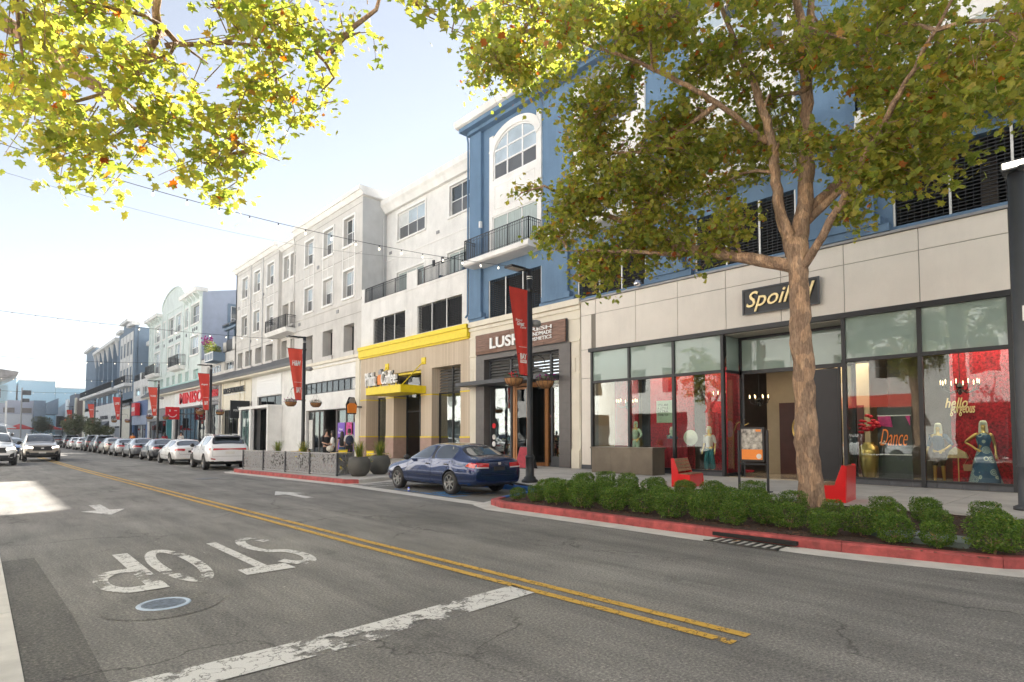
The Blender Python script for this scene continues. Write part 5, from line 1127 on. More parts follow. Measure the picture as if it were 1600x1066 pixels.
R0 = MB(); R0.box(FX - .1, FX, 122.2, 132.5, .14, 6.5); R0.build('tan_retail_panel', M['limestone'], bb)
q = MB(); q.box(FX - .35, FX + .5, 121.2, 121.9, .14, 7.2); q.box(FX - .6, FX + .5, 121.2, 132, 7.0, 7.4); q.build('dark_corner_pillar', M['charcoal'], bb)
q = MB(); q.box(FX + .3, FX + .4, 123, 183, .14, 3.7); q.build('shop_window', M['pane_dark'], bb)
q = MB(); q.prism([(18.6, 3.2), (FX, 4.6), (FX, 3.2)], 'y', 146, 158); q.build('awning', M['charcoal'], bb)
text(bb, 'SEPHORA', M['charcoal'], (157, 147, 5.0, 5.8), at=20.1, thick=.1); text(bb, 'RENEW', M['charcoal'], (142.5, 134.5, 4.8, 5.5), at=20.1, thick=.1)
for a in (136, 141, 148, 155, 162, 170): q = MB(); q.box(FX - .01, FX + .1, a, a + 2.6, 8.25, 9.9); q.build('window', M['pane_dark'], bb)

# ================================================================= FAR END OF THE STREET
br = thing('brown_corner_building', 'dark brown brick clad block at the far corner with a lamp on its edge', 'building', (20.5, 193, 0))
q = MB(); q.box(20.3, 40, 186, 201, .1, 11.6); q.build('wall', mat('brown_brick', (.10, .065, .05), .85, var=.35, scale=3, fine=12, bmp=.5), br); q = MB(); q.box(20.1, 40, 185.9, 187.2, .1, 12.3); q.box(19.9, 20.3, 201, 203, .1, 12); q.build('stone_pier', M['limestone'], br)
gy = thing('low_grey_building', 'low grey shop block with a dark tower end and slim white stair window', 'building', (20.3, 230, 0))
q = MB(); q.box(20.3, 45, 205, 290, .1, 9.2); q.prism([(215, 9.2), (290, 9.2), (290, 9.6), (215, 12.5)], 'x', 20.4, 44); q.build('wall', mat('grey_panel', (.30, .31, .33), .6, var=.05), gy)
q = MB(); q.box(19.9, 40, 203, 215, 5.5, 13.2); q.build('dark_tower', mat('dark_slate_panel', (.10, .12, .16), .6, var=.08), gy); q = MB(); q.box(19.7, 19.9, 216.5, 224, 4.8, 12.4); q.build('stair_window', M['pvc'], gy)
for k in range(10): q = MB(); q.box(20.2, 20.35, 226 + k * 6, 229.5 + k * 6, 3.6, 5.0); q.build('window', M['pane_dark'], gy)
q = MB(); q.box(19.3, 20.3, 222, 290, 2.9, 3.3); q.build('awning', M['coping'], gy)
lb = thing('light_blue_hall', 'large light blue box shaped hall closing the far end of the street', 'building', (12, 262, 0))
for (xa, xb, z1, nm) in ((-25, 5.6 + 3.8, 21.0, 'wall'), (9.9, 19.9, 20.3, 'wall'), (20.0, 40, 18.2, 'wall')):
    q = MB(); q.box(xa, xb, 260, 300, 0, z1); q.build(nm, M['face_blue'], lb); q = MB(); q.box(xa, xb, 259.7, 300.2, z1, z1 + .35); q.build('parapet', M['white_trim'], lb)
wh = thing('white_plaza_building', 'low white and lavender shop block with brown gate openings at the far end', 'building', (8, 226, 0))
q = MB(); q.box(-12, 12.5, 232, 250, 0, 8.6); q.build('wall', mat('pale_wall', (.55, .55, .58), .7, var=.05), wh)
q = MB(); q.box(-12, 12.6, 231.8, 232, 8.0, 12.2); q.build('fascia', mat('lavender_grey', (.36, .37, .45), .7, var=.05), wh)
for a in (-6, .8, 5.6, 9.6): q = MB(); q.box(a, a + 2.6, 231.6, 231.9, 8.4, 9.9); q.build('gate_opening', mat('brown_gate', (.13, .10, .085), .8), wh)
q = MB(); q.box(12.6, 15.5, 231, 245, 3, 12.3); q.prism([(15.5, 8), (18.2, 8), (18.2, 13), (15.5, 11.5)], 'y', 226, 240); q.build('dark_block', M['slate'], wh)
cn = thing('canopied_pavilion', 'upper pavilion with a slanted truss canopy at the far left of the street', 'building', (2, 200, 0))
q = MB(); q.box(-8, 5.6, 200, 215, 10.5, 14.6); q.build('wall', M['face_blue'], cn); q = MB(); q.box(-4, 4.2, 199.8, 200, 11.2, 13.6); q.build('window', M['pane_dark'], cn)
q = MB(); q.prism([(-10, 19.8), (7.3, 17.6), (7.3, 17.2), (4.5, 15.4), (-10, 15.6)], 'y', 192, 214); q.build('canopy', mat('canopy_truss', (.28, .25, .23), .7, var=.5, scale=.6), cn)
q = MB()
for x in (-6, 5.2): q.box(x, x + .4, 200, 200.4, 0, 10.5)
q.build('column', M['white_trim'], cn)
for i, (x0, x1, y) in enumerate(((4.0, 8.4, 150), (8.8, 13.0, 154), (13.3, 16.8, 158))):
    a = thing('market_umbrella', ['red market umbrella nearest the left edge of the far plaza', 'red market umbrella in the middle of the far plaza', 'red market umbrella beside the far shop front'][i], 'umbrella', ((x0 + x1) / 2, y, 0), 'red umbrellas at the far end of the street')
    c = ((x0 + x1) / 2, y, 0); q = MB(); q.lathe([(.02, 3.9), (2.1, 3.0), (2.12, 2.8)], c, 8); q.build('canopy', M['awn_red'], a); q = MB(); q.lathe([(.04, .1), (.04, 3.8)], c, 6); q.build('pole', M['alu'], a)
a = thing('market_umbrella', 'pale cream umbrella left of the red ones in the far plaza', 'umbrella', (3.4, 140, 0)); q = MB(); q.lathe([(.02, 3.9), (1.9, 3.0), (1.92, 2.9)], (3.4, 140, 0), 8); q.build('canopy', M['white_trim'], a); q = MB(); q.lathe([(.04, .1), (.04, 3.8)], (3.4, 140, 0), 6); q.build('pole', M['alu'], a)
# ================================================================= ACROSS THE STREET (seen mirrored in the shop glass)
ob = thing('opposite_shop_building', 'white shop building with red awning on the sunny side of the street behind the camera', 'building', (-8, 10, 0))
b = MB(); wallgrid(b, -9.0, -8.0, -45, 95, .1, 18.5, [(y, y + 6.5, .2, 3.8) for y in range(-43, 90, 9)] + [(y + dy, y + dy + 1.6, z, z + 2.3) for y in range(-43, 90, 9) for z in (5.8, 10, 14.2) for dy in (1, 4.5)]); b.build('wall', mat('opposite_white', (.80, .785, .75), .8, var=.04), ob)  # out-of-frame wall raised and whitened to bounce sun onto the shaded fronts
q = MB(); q.box(-9.4, -9.2, -45, 95, .1, 18.4); q.build('back_wall', M['pane_dark'], ob)
q = MB(); 
for y in range(-43, 90, 9):
    for k in range(4): q.box(-8.3, -8.2, y + k * 2.14, y + k * 2.14 + .1, .2, 3.8)
q.build('mullions', M['charcoal'], ob, kind='stuff')
for y in (-7, 11, 20): q = MB(); q.prism([(-6.6, 3.6), (-8.0, 4.6), (-8.0, 3.6)], 'y', y, y + 6.5); q.build('awning', M['awn_red'], ob)
# ================================================================= CARS
def smooth_mesh(bm_, lvl=2, boolc=None):
    me = bpy.data.meshes.new('tmp'); bm_.to_mesh(me); bm_.free()
    o = bpy.data.objects.new('tmp', me); COL.objects.link(o)
    md = o.modifiers.new('s', 'SUBSURF'); md.levels = lvl; md.render_levels = lvl
    cut = None
    if boolc:
        cut = bpy.data.objects.new('cut', boolc); COL.objects.link(cut)
        bo = o.modifiers.new('b', 'BOOLEAN'); bo.operation = 'DIFFERENCE'; bo.object = cut; bo.solver = 'EXACT'
    dg = bpy.context.evaluated_depsgraph_get(); out = bpy.data.meshes.new_from_object(o.evaluated_get(dg), depsgraph=dg)
    bpy.data.objects.remove(o); bpy.data.meshes.remove(me)
    if cut: bpy.data.objects.remove(cut)
    return out
def split_by_mat(me, names, mats, parent):
    """the evaluated body split into named part objects by material index"""
    res = {}
    for i, nm in enumerate(names):
        idx0 = [p.index for p in me.polygons if p.material_index == i]
        groups = [idx0] if nm != 'side_window' else [[k for k in idx0 if me.polygons[k].center.y * s > 0 and (me.polygons[k].center.x > -.40) == f] for s in (1, -1) for f in (True, False)]
        for idx in groups: split_one(me, idx, nm, mats[i], parent)
    return res
def split_one(me, idx, nm, m_, parent):
    if True:
        if not idx: return
        vm = {}; vs_ = []; fs = []
        for k in idx:
            f = []
            for v in me.polygons[k].vertices:
                if v not in vm: vm[v] = len(vs_); vs_.append(tuple(me.vertices[v].co))
                f.append(vm[v])
            fs.append(tuple(f))
        q = MB(); q.v = vs_; q.f = fs; m2 = q.mesh(nm, m_, True)
        o = bpy.data.objects.new(nm, m2); COL.objects.link(o); o.parent = parent
_WH = {}
def wheel_meshes(r, w, spokes, style):
    k = (r, w, spokes, style)
    if k in _WH: return _WH[k]
    t = MB(); rr = r * .70
    t.lathe([(rr, -w / 2), (r * .86, -w / 2 - .005), (r * .97, -w / 2 + .02), (r, -w * .28), (r, w * .28), (r * .97, w / 2 - .02), (r * .86, w / 2 + .005), (rr, w / 2), (rr, -w / 2)], (0, 0, 0), 32, 'y'); t = t.mesh('tyre', M['rubber'], True)
    m = MB(); m.lathe([(rr, w / 2 - .005), (rr - .015, w / 2 - .005), (rr - .03, w / 2 - .03), (rr - .035, w / 2 - .12)], (0, 0, 0), 28, 'y')
    m.lathe([(.001, w / 2 - .015), (.045, w / 2 - .018), (.055, w / 2 - .05)], (0, 0, 0), 12, 'y')
    for i in range(spokes):
        a = 2 * math.pi * i / spokes
        for s in ((-.16, .16) if style == 'v' else (0,)):
            a2 = a + s * (1 if style == 'v' else 0); u = Vector((math.cos(a + s * .35), 0, math.sin(a + s * .35))); v = Vector((math.cos(a2), 0, math.sin(a2))); tn = Vector((-v.z, 0, v.x))
            w0, w1 = (.018, .011) if style == 'v' else (.026, .017); y = w / 2
            A, B = u * .03, v * (rr - .012)
            m.add([A - tn * w0 + Vector((0, y - .02, 0)), A + tn * w0 + Vector((0, y - .02, 0)), B + tn * w1 + Vector((0, y - .012, 0)), B - tn * w1 + Vector((0, y - .012, 0)), A - tn * w0 * 1.4 + Vector((0, y - .06, 0)), A + tn * w0 * 1.4 + Vector((0, y - .06, 0)), B + tn * w1 * 1.4 + Vector((0, y - .05, 0)), B - tn * w1 * 1.4 + Vector((0, y - .05, 0))], [(0, 3, 2, 1), (0, 1, 5, 4), (1, 2, 6, 5), (2, 3, 7, 6), (3, 0, 4, 7)])
    m = m.mesh('rim', M['rim'])
    d = MB(); d.lathe([(.001, w / 2 - .13), (rr - .03, w / 2 - .13), (rr - .02, -w / 2 + .01), (.001, -w / 2 + .01)], (0, 0, 0), 20, 'y'); d = d.mesh('brake', M['trim'])
    _WH[k] = (t, m, d); return _WH[k]

def make_car(name, label, P, paint_, group=None):
    """P: stations front..rear; x forward. Returns root at origin facing +X"""
    root = thing(name, label, 'car', (0, 0, 0), group)
    bm_ = bmesh.new(); rings = []
    for st in P['st']:
        x, zb, hb, zs, hs, zw, hw, zt, ht, zr, hr = st
        half = [(0, zb), (hb, zb), (hs, zs), (hw, zw), (ht, zt), (hr, zr), (hr * .55, zr + P['crown']), (0, zr + P['crown'] * 1.25)]
        pts = half + [(-a, b_) for a, b_ in half[1:-1]][::-1]
        rings.append([bm_.verts.new((x, a, b_)) for a, b_ in pts])
    n = len(rings[0])
    for i in range(len(rings) - 1):
        for k in range(n):
            f = bm_.faces.new((rings[i][k], rings[i][(k + 1) % n], rings[i + 1][(k + 1) % n], rings[i + 1][k])); f.smooth = True
            seg = k if k < 7 else 13 - k
            f.material_index = 0
            if i in P['ws'] and seg in (5, 6): f.material_index = 1
            if i in P['rw'] and seg in (5, 6): f.material_index = 2
            if i in P['sw'] and seg == 4: f.material_index = 3
            if i in P['pil'] and seg == 4: f.material_index = 4
    for ring in (rings[0], rings[-1]):
        h = ring; m_ = len(h)
        for a, b_, c, d in ((0, 1, 13, 13), (1, 2, 12, 13), (2, 3, 11, 12), (3, 4, 10, 11), (4, 5, 9, 10), (5, 6, 8, 9)):
            vs_ = [h[a], h[b_], h[c]] + ([h[d]] if d != c else []); bm_.faces.new(vs_)
        bm_.faces.new([h[6], h[7], h[8]])
    bmesh.ops.recalc_face_normals(bm_, faces=bm_.faces)
    for mi in (1, 2):
        fs = [f for f in bm_.faces if f.material_index == mi]; r_ = bmesh.ops.inset_region(bm_, faces=fs, thickness=.045, use_even_offset=True)
        for f in r_['faces']: f.material_index = 4
    for grp in P['sw_groups']:
        for sgn in (1, -1):
            fs = [f for f in bm_.faces if f.material_index == 3 and f.calc_center_median().y * sgn > 0 and grp[0] < f.calc_center_median().x < grp[1]]
            r_ = bmesh.ops.inset_region(bm_, faces=fs, thickness=.035, use_even_offset=True)
            for f in r_['faces']: f.material_index = 0 if not P.get('chrome') else 4
    cr = bm_.edges.layers.float.get('crease_edge') or bm_.edges.layers.float.new('crease_edge')
    for e in bm_.edges:
        ms = set(f.material_index for f in e.link_faces)
        if len(ms) > 1 and (ms & {1, 2, 3}): e[cr] = .75
        za = (e.verts[0].co.z + e.verts[1].co.z) / 2
    R_, W_ = P['wr'], P['ww']; c = MB()
    for xw in P['wx']:
        for s in (-1, 1): c.lathe([(.001, s * .42), (R_ + P['gap'], s * .42), (R_ + P['gap'], s * 1.3), (.001, s * 1.3)], (xw, 0, R_), 28, 'y')
    cm = c.mesh('cut'); fix_normals(cm)
    me = smooth_mesh(bm_, 2, cm)
    for p in me.polygons:                        # inner faces of the wheel arches are black liner
        cc = p.center
        for xw in P['wx']:
            d = math.hypot(cc.x - xw, cc.z - R_)
            if d < R_ + P['gap'] + .004 and abs(p.normal.y) < .5 and abs(cc.y) > .3 and d > R_ + P['gap'] - .02: p.material_index = 4
            if d < R_ + P['gap'] and abs(abs(cc.y) - .42) < .01: p.material_index = 4
        if cc.z < P['zsill'] and abs(p.normal.z) > .6 and p.normal.z < 0: p.material_index = 4
        if P.get('clad') and p.material_index == 0 and cc.z < P['clad'] : p.material_index = 4
    bvh = BVHTree.FromPolygons([v.co for v in me.vertices], [tuple(p.vertices) for p in me.polygons])
    split_by_mat(me, ['body', 'windscreen', 'rear_window', 'side_window', 'trim'], [paint_, M['carglass'], M['carglass'], M['carglass'], M['trim']], root)
    def hit(p, d):
        r_ = bvh.ray_cast(Vector(p), Vector(d)); return r_
    def patch(nm, m, quads, off=.008, res=6, par=None):
        """quads: list of (dir, 4 corners). dir 'L','R' use (x,z); 'B','F' use (y,z) ; corners CCW"""
        q = MB()
        for dr, cs in quads:
            grid = []
            for i in range(res + 1):
                row = []
                for j in range(res + 1):
                    u, v = i / res, j / res
                    a = [cs[0][k] * (1 - u) * (1 - v) + cs[1][k] * u * (1 - v) + cs[2][k] * u * v + cs[3][k] * (1 - u) * v for k in (0, 1)]
                    if dr == 'L': o_, d_ = (a[0], 3, a[1]), (0, -1, 0)
                    elif dr == 'R': o_, d_ = (a[0], -3, a[1]), (0, 1, 0)
                    elif dr == 'B': o_, d_ = (-5, a[0], a[1]), (1, 0, 0)
                    else: o_, d_ = (5, a[0], a[1]), (-1, 0, 0)
                    h = hit(o_, d_)
                    row.append(None if h[0] is None else h[0] + h[1] * off * (1 if h[1].dot(Vector(d_)) < 0 else -1))
                grid.append(row)
            for i in range(res):
                for j in range(res):
                    f = [grid[i][j], grid[i + 1][j], grid[i + 1][j + 1], grid[i][j + 1]]
                    if any(x is None for x in f): continue
                    if max((f[a] - f[b_]).length for a in range(4) for b_ in range(a)) > .5: continue
                    q.add(f, [(0, 1, 2, 3)])
        if not q.v: return None
        o = q.build(nm, m, par or root, True); return o
    def line(nm, m, dr, pts, r=.006, par=None):
        out = []
        for (a, b_) in zip(pts[:-1], pts[1:]):
            for k in range(9):
                t = k / 8; p = (a[0] + (b_[0] - a[0]) * t, a[1] + (b_[1] - a[1]) * t)
                o_, d_ = {'L': ((p[0], 3, p[1]), (0, -1, 0)), 'R': ((p[0], -3, p[1]), (0, 1, 0)), 'B': ((-5, p[0], p[1]), (1, 0, 0)), 'F': ((5, p[0], p[1]), (-1, 0, 0))}[dr]
                h = hit(o_, d_)
                if h[0] is not None: out.append(h[0])
        q = MB(); q.tube(out, r, 4); return q.build(nm, m, par or root)
    for nm in P['feat']: nm(patch, line, root)
    t, m_, d_ = wheel_meshes(R_, W_, *P['spoke'])
    for xw in P['wx']:
        for s in (-1, 1):
            e = bpy.data.objects.new('wheel', t); COL.objects.link(e); e.parent = root; e.location = (xw, s * (P['tr']), R_); e.rotation_euler = (0, rnd.uniform(0, 1), 0 if s > 0 else math.pi)
            for nm2, mm in (('rim', m_), ('brake', d_)): k2 = bpy.data.objects.new(nm2, mm); COL.objects.link(k2); k2.parent = e
    return root

# station: x, zbottom, hb, zs(sill), hs, zw(waist), hw, zt(shoulder), ht, zr(roof/top), hr
SED = [
 (2.38, .30, .45, .34, .50, .50, .56, .62, .50, .66, .40),
 (2.28, .22, .66, .30, .74, .50, .80, .66, .72, .72, .60),
 (2.00, .19, .74, .28, .84, .52, .88, .72, .80, .80, .66),
 (1.45, .19, .76, .27, .87, .56, .905, .80, .83, .885, .70),
 (1.00, .19, .76, .27, .88, .58, .91, .87, .85, .955, .72),
 (0.86, .19, .76, .27, .88, .58, .91, .90, .855, .99, .72),
 (0.20, .19, .76, .27, .88, .60, .91, .925, .86, 1.30, .58),
 (-0.05, .19, .76, .27, .88, .60, .91, .93, .86, 1.355, .565),
 (-0.35, .19, .76, .27, .88, .60, .91, .935, .86, 1.385, .56),
 (-0.45, .19, .76, .27, .88, .60, .91, .935, .86, 1.39, .56),
 (-1.05, .19, .76, .27, .88, .60, .91, .945, .86, 1.365, .55),
 (-1.30, .19, .76, .28, .88, .62, .91, .955, .86, 1.325, .545),
 (-1.45, .20, .76, .29, .88, .62, .91, .96, .86, 1.28, .56),
 (-1.98, .22, .74, .32, .86, .64, .90, .975, .83, 1.035, .66),
 (-2.22, .25, .72, .34, .84, .64, .88, .97, .80, 1.01, .66),
 (-2.36, .30, .70, .36, .80, .62, .84, .92, .76, .97, .62),
 (-2.41, .38, .62, .42, .72, .60, .77, .82, .70, .86, .58)]
SW = [(-1.7, -.42), (-.34, 1.2)]
def sedan_feat(pl='B'):
    def f(patch, line, root):
        tl = [('B', [(.36, .88), (.80, .90), (.80, .755), (.38, .745)]), ('L', [(-2.33, .755), (-2.0, .80), (-2.12, .89), (-2.35, .885)])]
        patch('tail_light', M['tail'], tl); patch('tail_light', M['tail'], [(d if d == 'B' else 'R', [(-a if d == 'B' else a, b_) for a, b_ in c]) for d, c in tl])
        for s in (1, -1):
            patch('reverse_light', M['tail_clear'], [('B', [(s * .38, .775), (s * .78, .785), (s * .78, .755), (s * .38, .745)])], .013)
            dd = 'L' if s > 0 else 'R'
            for xs in ((.98, .40),): pass
            line('door_seam', M['trim'], dd, [(.88, .90), (.86, .6), (.80, .31)], .0045); line('door_seam', M['trim'], dd, [(-.40, .93), (-.40, .31)], .0045)
            line('door_seam', M['trim'], dd, [(-1.32, .93), (-1.22, .75), (-1.03, .55), (-.95, .31)], .0045); line('door_seam', M['trim'], dd, [(.80, .31), (-.95, .31)], .0045)
            line('side_moulding', M['trim'], dd, [(.82, .50), (-.38, .50)], .012); line('side_moulding', M['trim'], dd, [(-.42, .50), (-.97, .50)], .012)
            patch('door_handle', M['trim'], [(dd, [(-.16, .80), (-.32, .80), (-.32, .835), (-.16, .835)])], .03, 2); patch('door_handle', M['trim'], [(dd, [(-1.06, .81), (-1.22, .81), (-1.22, .845), (-1.06, .845)])], .03, 2)
            line('window_trim', M['chrome'], dd, [(.90, .965), (.2, .96), (-.4, .965), (-1.0, .975), (-1.42, .985)], .009)
            patch('headlight', M['headlight'], [('F', [(s * .42, .60), (s * .74, .64), (s * .74, .74), (s * .42, .70)]), (dd, [(2.24, .62), (1.98, .68), (2.0, .76), (2.24, .73)])])
            q = MB(); q.lathe([(.001, .09), (.06, .07), (.085, 0), (.075, -.06), (.001, -.07)], (.72, s * .99, .98), 10, 'y'); q.box(.70, .76, s * .86, s * .96, .93, .96); q.build('mirror', M['body_dark'] if 'body_dark' in M else M['trim'], root, True)
        line('boot_seam', M['trim'], 'B', [(-.70, .96), (-.66, .70), (-.60, .60), (.60, .60), (.66, .70), (.70, .96)], .005)
        line('bumper_seam', M['trim'], 'B', [(-.80, .56), (.80, .56)], .005)
        patch('number_plate', M['trim'], [('B', [(-.20, .79), (.20, .79), (.20, .68), (-.20, .68)])], .006, 3)
        patch('badge', M['chrome'], [('B', [(-.05, .90), (.05, .90), (.04, .83), (-.04, .83)])], .008, 2)
        patch('grille', M['trim'], [('F', [(-.36, .70), (.36, .70), (.34, .58), (-.34, .58)])], .008, 5); patch('front_intake', M['trim'], [('F', [(-.5, .42), (.5, .42), (.46, .30), (-.46, .30)])], .008, 5); patch('number_plate', M['paper'], [('F', [(-.2, .53), (.2, .53), (.2, .43), (-.2, .43)])], .014, 2)
        q = MB(); q.tube([(-2.2, -.52, .27), (-2.43, -.52, .25)], .03, 8); q.build('exhaust', M['chrome'], root)
    return f
sedP = dict(st=SED, crown=.035, ws=(5, 6), rw=(12,), sw=(5, 6, 7, 9, 10, 11), pil=(8,), sw_groups=SW, wx=(1.42, -1.32), wr=.325, ww=.22, gap=.045, tr=.795, zsill=.3, spoke=(7, 's'), feat=[sedan_feat()])
M['acc'] = mat('navy_car_paint', (.011, .029, .10), .22, .55, var=.03, coat=1.0)
def car_paint(n, c, met=.5, r=.3): return mat(n, c, r, met, var=.02, coat=1.0)
CP = dict(white=car_paint('white_car_paint', (.74, .74, .74), 0), silver=car_paint('silver_car_paint', (.46, .46, .47), .6), grey=car_paint('grey_car_paint', (.17, .18, .20), .6), dark=car_paint('dark_grey_car_paint', (.06, .065, .075), .5), gold=car_paint('champagne_car_paint', (.42, .37, .31), .6), black=car_paint('black_car_paint', (.012, .012, .015), .2), blue=car_paint('blue_car_paint', (.03, .06, .14), .4), red=car_paint('red_car_paint', (.35, .02, .02), .3))
sedan = make_car('navy_sedan', 'navy blue four door sedan parked in the blue marked bay, seen from behind', sedP, M['acc'], 'parked cars along the shop side')
SUV = [
 (2.40, .36, .50, .42, .58, .62, .66, .84, .56, .90, .46),
 (2.28, .27, .68, .36, .80, .62, .86, .90, .78, .96, .62),
 (2.00, .23, .76, .34, .88, .64, .925, .96, .84, 1.03, .70),
 (1.40, .22, .78, .33, .90, .66, .945, 1.00, .87, 1.09, .74),
 (1.02, .22, .78, .33, .91, .68, .95, 1.03, .88, 1.13, .75),
 (0.90, .22, .78, .33, .91, .68, .95, 1.05, .885, 1.16, .75),
 (0.25, .22, .78, .33, .91, .70, .95, 1.07, .89, 1.52, .64),
 (0.00, .22, .78, .33, .91, .70, .95, 1.08, .89, 1.59, .63),
 (-0.35, .22, .78, .33, .91, .70, .95, 1.09, .89, 1.63, .63),
 (-0.45, .22, .78, .33, .91, .70, .95, 1.09, .89, 1.635, .63),
 (-1.20, .22, .78, .34, .91, .72, .95, 1.12, .89, 1.63, .62),
 (-1.60, .24, .78, .36, .91, .74, .95, 1.15, .88, 1.60, .61),
 (-1.78, .25, .78, .37, .91, .74, .945, 1.16, .87, 1.57, .61),
 (-2.20, .28, .76, .40, .89, .76, .93, 1.15, .84, 1.20, .74),
 (-2.34, .32, .74, .42, .87, .74, .91, 1.08, .82, 1.14, .70),
 (-2.44, .40, .70, .48, .82, .66, .86, .95, .78, 1.0, .64)]
def suv_feat(patch, line, root):
    tl = [('B', [(0, 1.02), (.82, 1.04), (.84, .93), (0, .975)]), ('L', [(-2.32, .93), (-1.98, 1.0), (-2.05, 1.07), (-2.33, 1.04)])]
    patch('tail_light', M['tail'], tl); patch('tail_light', M['tail'], [(d if d == 'B' else 'R', [(-a if d == 'B' else a, b_) for a, b_ in c]) for d, c in tl])
    for s in (1, -1):
        dd = 'L' if s > 0 else 'R'
        line('door_seam', M['trim'], dd, [(.95, 1.04), (.92, .7), (.84, .40)], .005); line('door_seam', M['trim'], dd, [(-.40, 1.08), (-.40, .40)], .005); line('door_seam', M['trim'], dd, [(-1.45, 1.12), (-1.25, .8), (-1.0, .6), (-.92, .40)], .005)
        patch('door_handle', M['trim'], [(dd, [(-.16, .93), (-.34, .93), (-.34, .965), (-.16, .965)])], .03, 2); patch('door_handle', M['trim'], [(dd, [(-1.1, .95), (-1.28, .95), (-1.28, .985), (-1.1, .985)])], .03, 2)
        patch('headlight', M['headlight'], [('F', [(s * .46, .80), (s * .80, .84), (s * .80, .93), (s * .46, .88)]), (dd, [(2.24, .82), (1.95, .88), (1.97, .95), (2.24, .93)])])
        patch('fog_light', M['trim'], [('F', [(s * .56, .42), (s * .80, .46), (s * .80, .66), (s * .64, .60)])], .008, 4)
        q = MB(); q.lathe([(.001, .11), (.07, .08), (.10, 0), (.09, -.07), (.001, -.08)], (.78, s * 1.03, 1.14), 10, 'y'); q.box(.74, .80, s * .88, s * 1.0, 1.08, 1.12); q.build('mirror', M['trim'], root, True)
        patch('bumper_reflector', M['tail'], [('B', [(s * .62, .50), (s * .80, .53), (s * .80, .58), (s * .62, .55)])], .01, 2)
        q = MB(); q.tube([(.0, s * .60, 1.64), (-.1, s * .62, 1.69), (-1.5, s * .60, 1.68), (-1.6, s * .58, 1.63)], .018, 5); q.build('roof_rail', M['alu'], root)
    patch('number_plate', M['paper'], [('B', [(-.20, .88), (.20, .88), (.20, .77), (-.20, .77)])], .012, 2)
    patch('grille', M['trim'], [('F', [(-.44, .92), (.44, .92), (.48, .66), (-.48, .66)])], .010, 6); patch('front_intake', M['trim'], [('F', [(-.6, .54), (.6, .54), (.52, .36), (-.52, .36)])], .010, 6)
    patch('badge', M['chrome'], [('F', [(-.07, .84), (.07, .84), (.07, .78), (-.07, .78)])], .02, 2); patch('number_plate', M['paper'], [('F', [(-.18, .60), (.18, .60), (.18, .50), (-.18, .50)])], .02, 2)
    line('tailgate_seam', M['trim'], 'B', [(-.72, 1.12), (-.74, .66), (.74, .66), (.72, 1.12)], .005)
    q = MB(); q.prism([(-1.66, 1.63), (-2.02, 1.56), (-2.0, 1.53), (-1.66, 1.58)], 'y', -.56, .56); q.build('spoiler', M['trim'], root)
suvP = dict(st=SUV, crown=.045, ws=(5, 6), rw=(12,), sw=(5, 6, 7, 9, 10, 11), pil=(8,), sw_groups=[(-2.1, -.42), (-.34, 1.3)], wx=(1.46, -1.38), wr=.37, ww=.24, gap=.05, tr=.825, zsill=.4, clad=.43, spoke=(5, 'v'), feat=[suv_feat])
suv = make_car('white_crossover', 'white crossover with a full width red tail light parked nearest behind the fence', suvP, CP['white'], 'parked cars along the shop side')
def place_car(proto, x, y, heading, label, paint_=None, src=None, sc=(1, 1, 1), name=None, first=False, group='parked cars along the shop side'):
    o = proto if first else copy_tree(proto, None, {src: paint_} if paint_ else None)
    o.location = (x, y, 0.004); o.rotation_euler = (0, 0, heading); o.scale = sc; o['label'] = label; o['group'] = group
    if name: o.name = name
    return o
UP = R(90)
place_car(sedan, 10.56, 14.46, UP + R(-.5), 'navy blue four door sedan parked in the blue marked bay, seen from behind', first=True)
sedan.location.z = .012
place_car(suv, 8.98, 31.7, UP - R(4), 'white crossover with a full width red tail light, first parked car behind the perforated fence', first=True)
NP, WP = 'navy_car_paint', 'white_car_paint'
row = [
 (sedan, 8.95, 38.6, 'white', 'white sedan parked directly ahead of the white crossover', 'white_sedan', (1, 1, 1)),
 (sedan, 9.0, 44.9, 'dark', 'dark grey sedan parked in front of the white sedan', 'grey_sedan', (1.02, 1, 1.0)),
 (sedan, 9.0, 50.6, 'grey', 'mid grey sedan parked beyond the dark grey sedan', 'grey_sedan', (1, 1, 1.02)),
 (sedan, 9.05, 56.6, 'silver', 'silver sedan parked beyond the two grey sedans', 'silver_sedan', (.98, 1, .97)),
 (sedan, 9.0, 62.6, 'gold', 'champagne beige sedan parked beyond the silver sedan', 'beige_sedan', (1, 1, 1.02)),
 (suv, 9.0, 69.0, 'dark', 'dark crossover with its red brake light on, parked in mid row', 'dark_crossover', (1, 1, .98)),
 (suv, 9.0, 75.2, 'black', 'black crossover parked just beyond the dark braking one', 'black_crossover', (1, 1, 1)),
 (sedan, 9.0, 81.5, 'white', 'white sedan parked before the young street trees', 'white_sedan', (1, 1, 1)),
 (sedan, 9.0, 88.0, 'white', 'second small white sedan near the far end of the parked row', 'white_sedan', (1, 1, 1)),
 (suv, 9.0, 95.5, 'black', 'black crossover at the far end of the parked row', 'black_crossover', (1, 1, 1)),
 (suv, 8.6, 108, 'grey', 'tiny grey crossover farthest up the parked row', 'grey_crossover', (1, 1, 1))]
for pr_, x, y, c, lab, nm, sc in row:
    place_car(pr_, x + rnd.uniform(-.1, .1), y, UP + R(rnd.uniform(-1.5, 1.5)), lab, CP[c], NP if pr_ is sedan else WP, sc, nm)
DN = R(-90); G2 = 'cars driving towards the camera'
o1 = place_car(suv, 3.05, 49.0, DN, 'silver crossover with lit headlights driving towards the camera beside the centre line', CP['gold'], WP, (1, 1.0, 1.03), 'silver_crossover', group=G2)
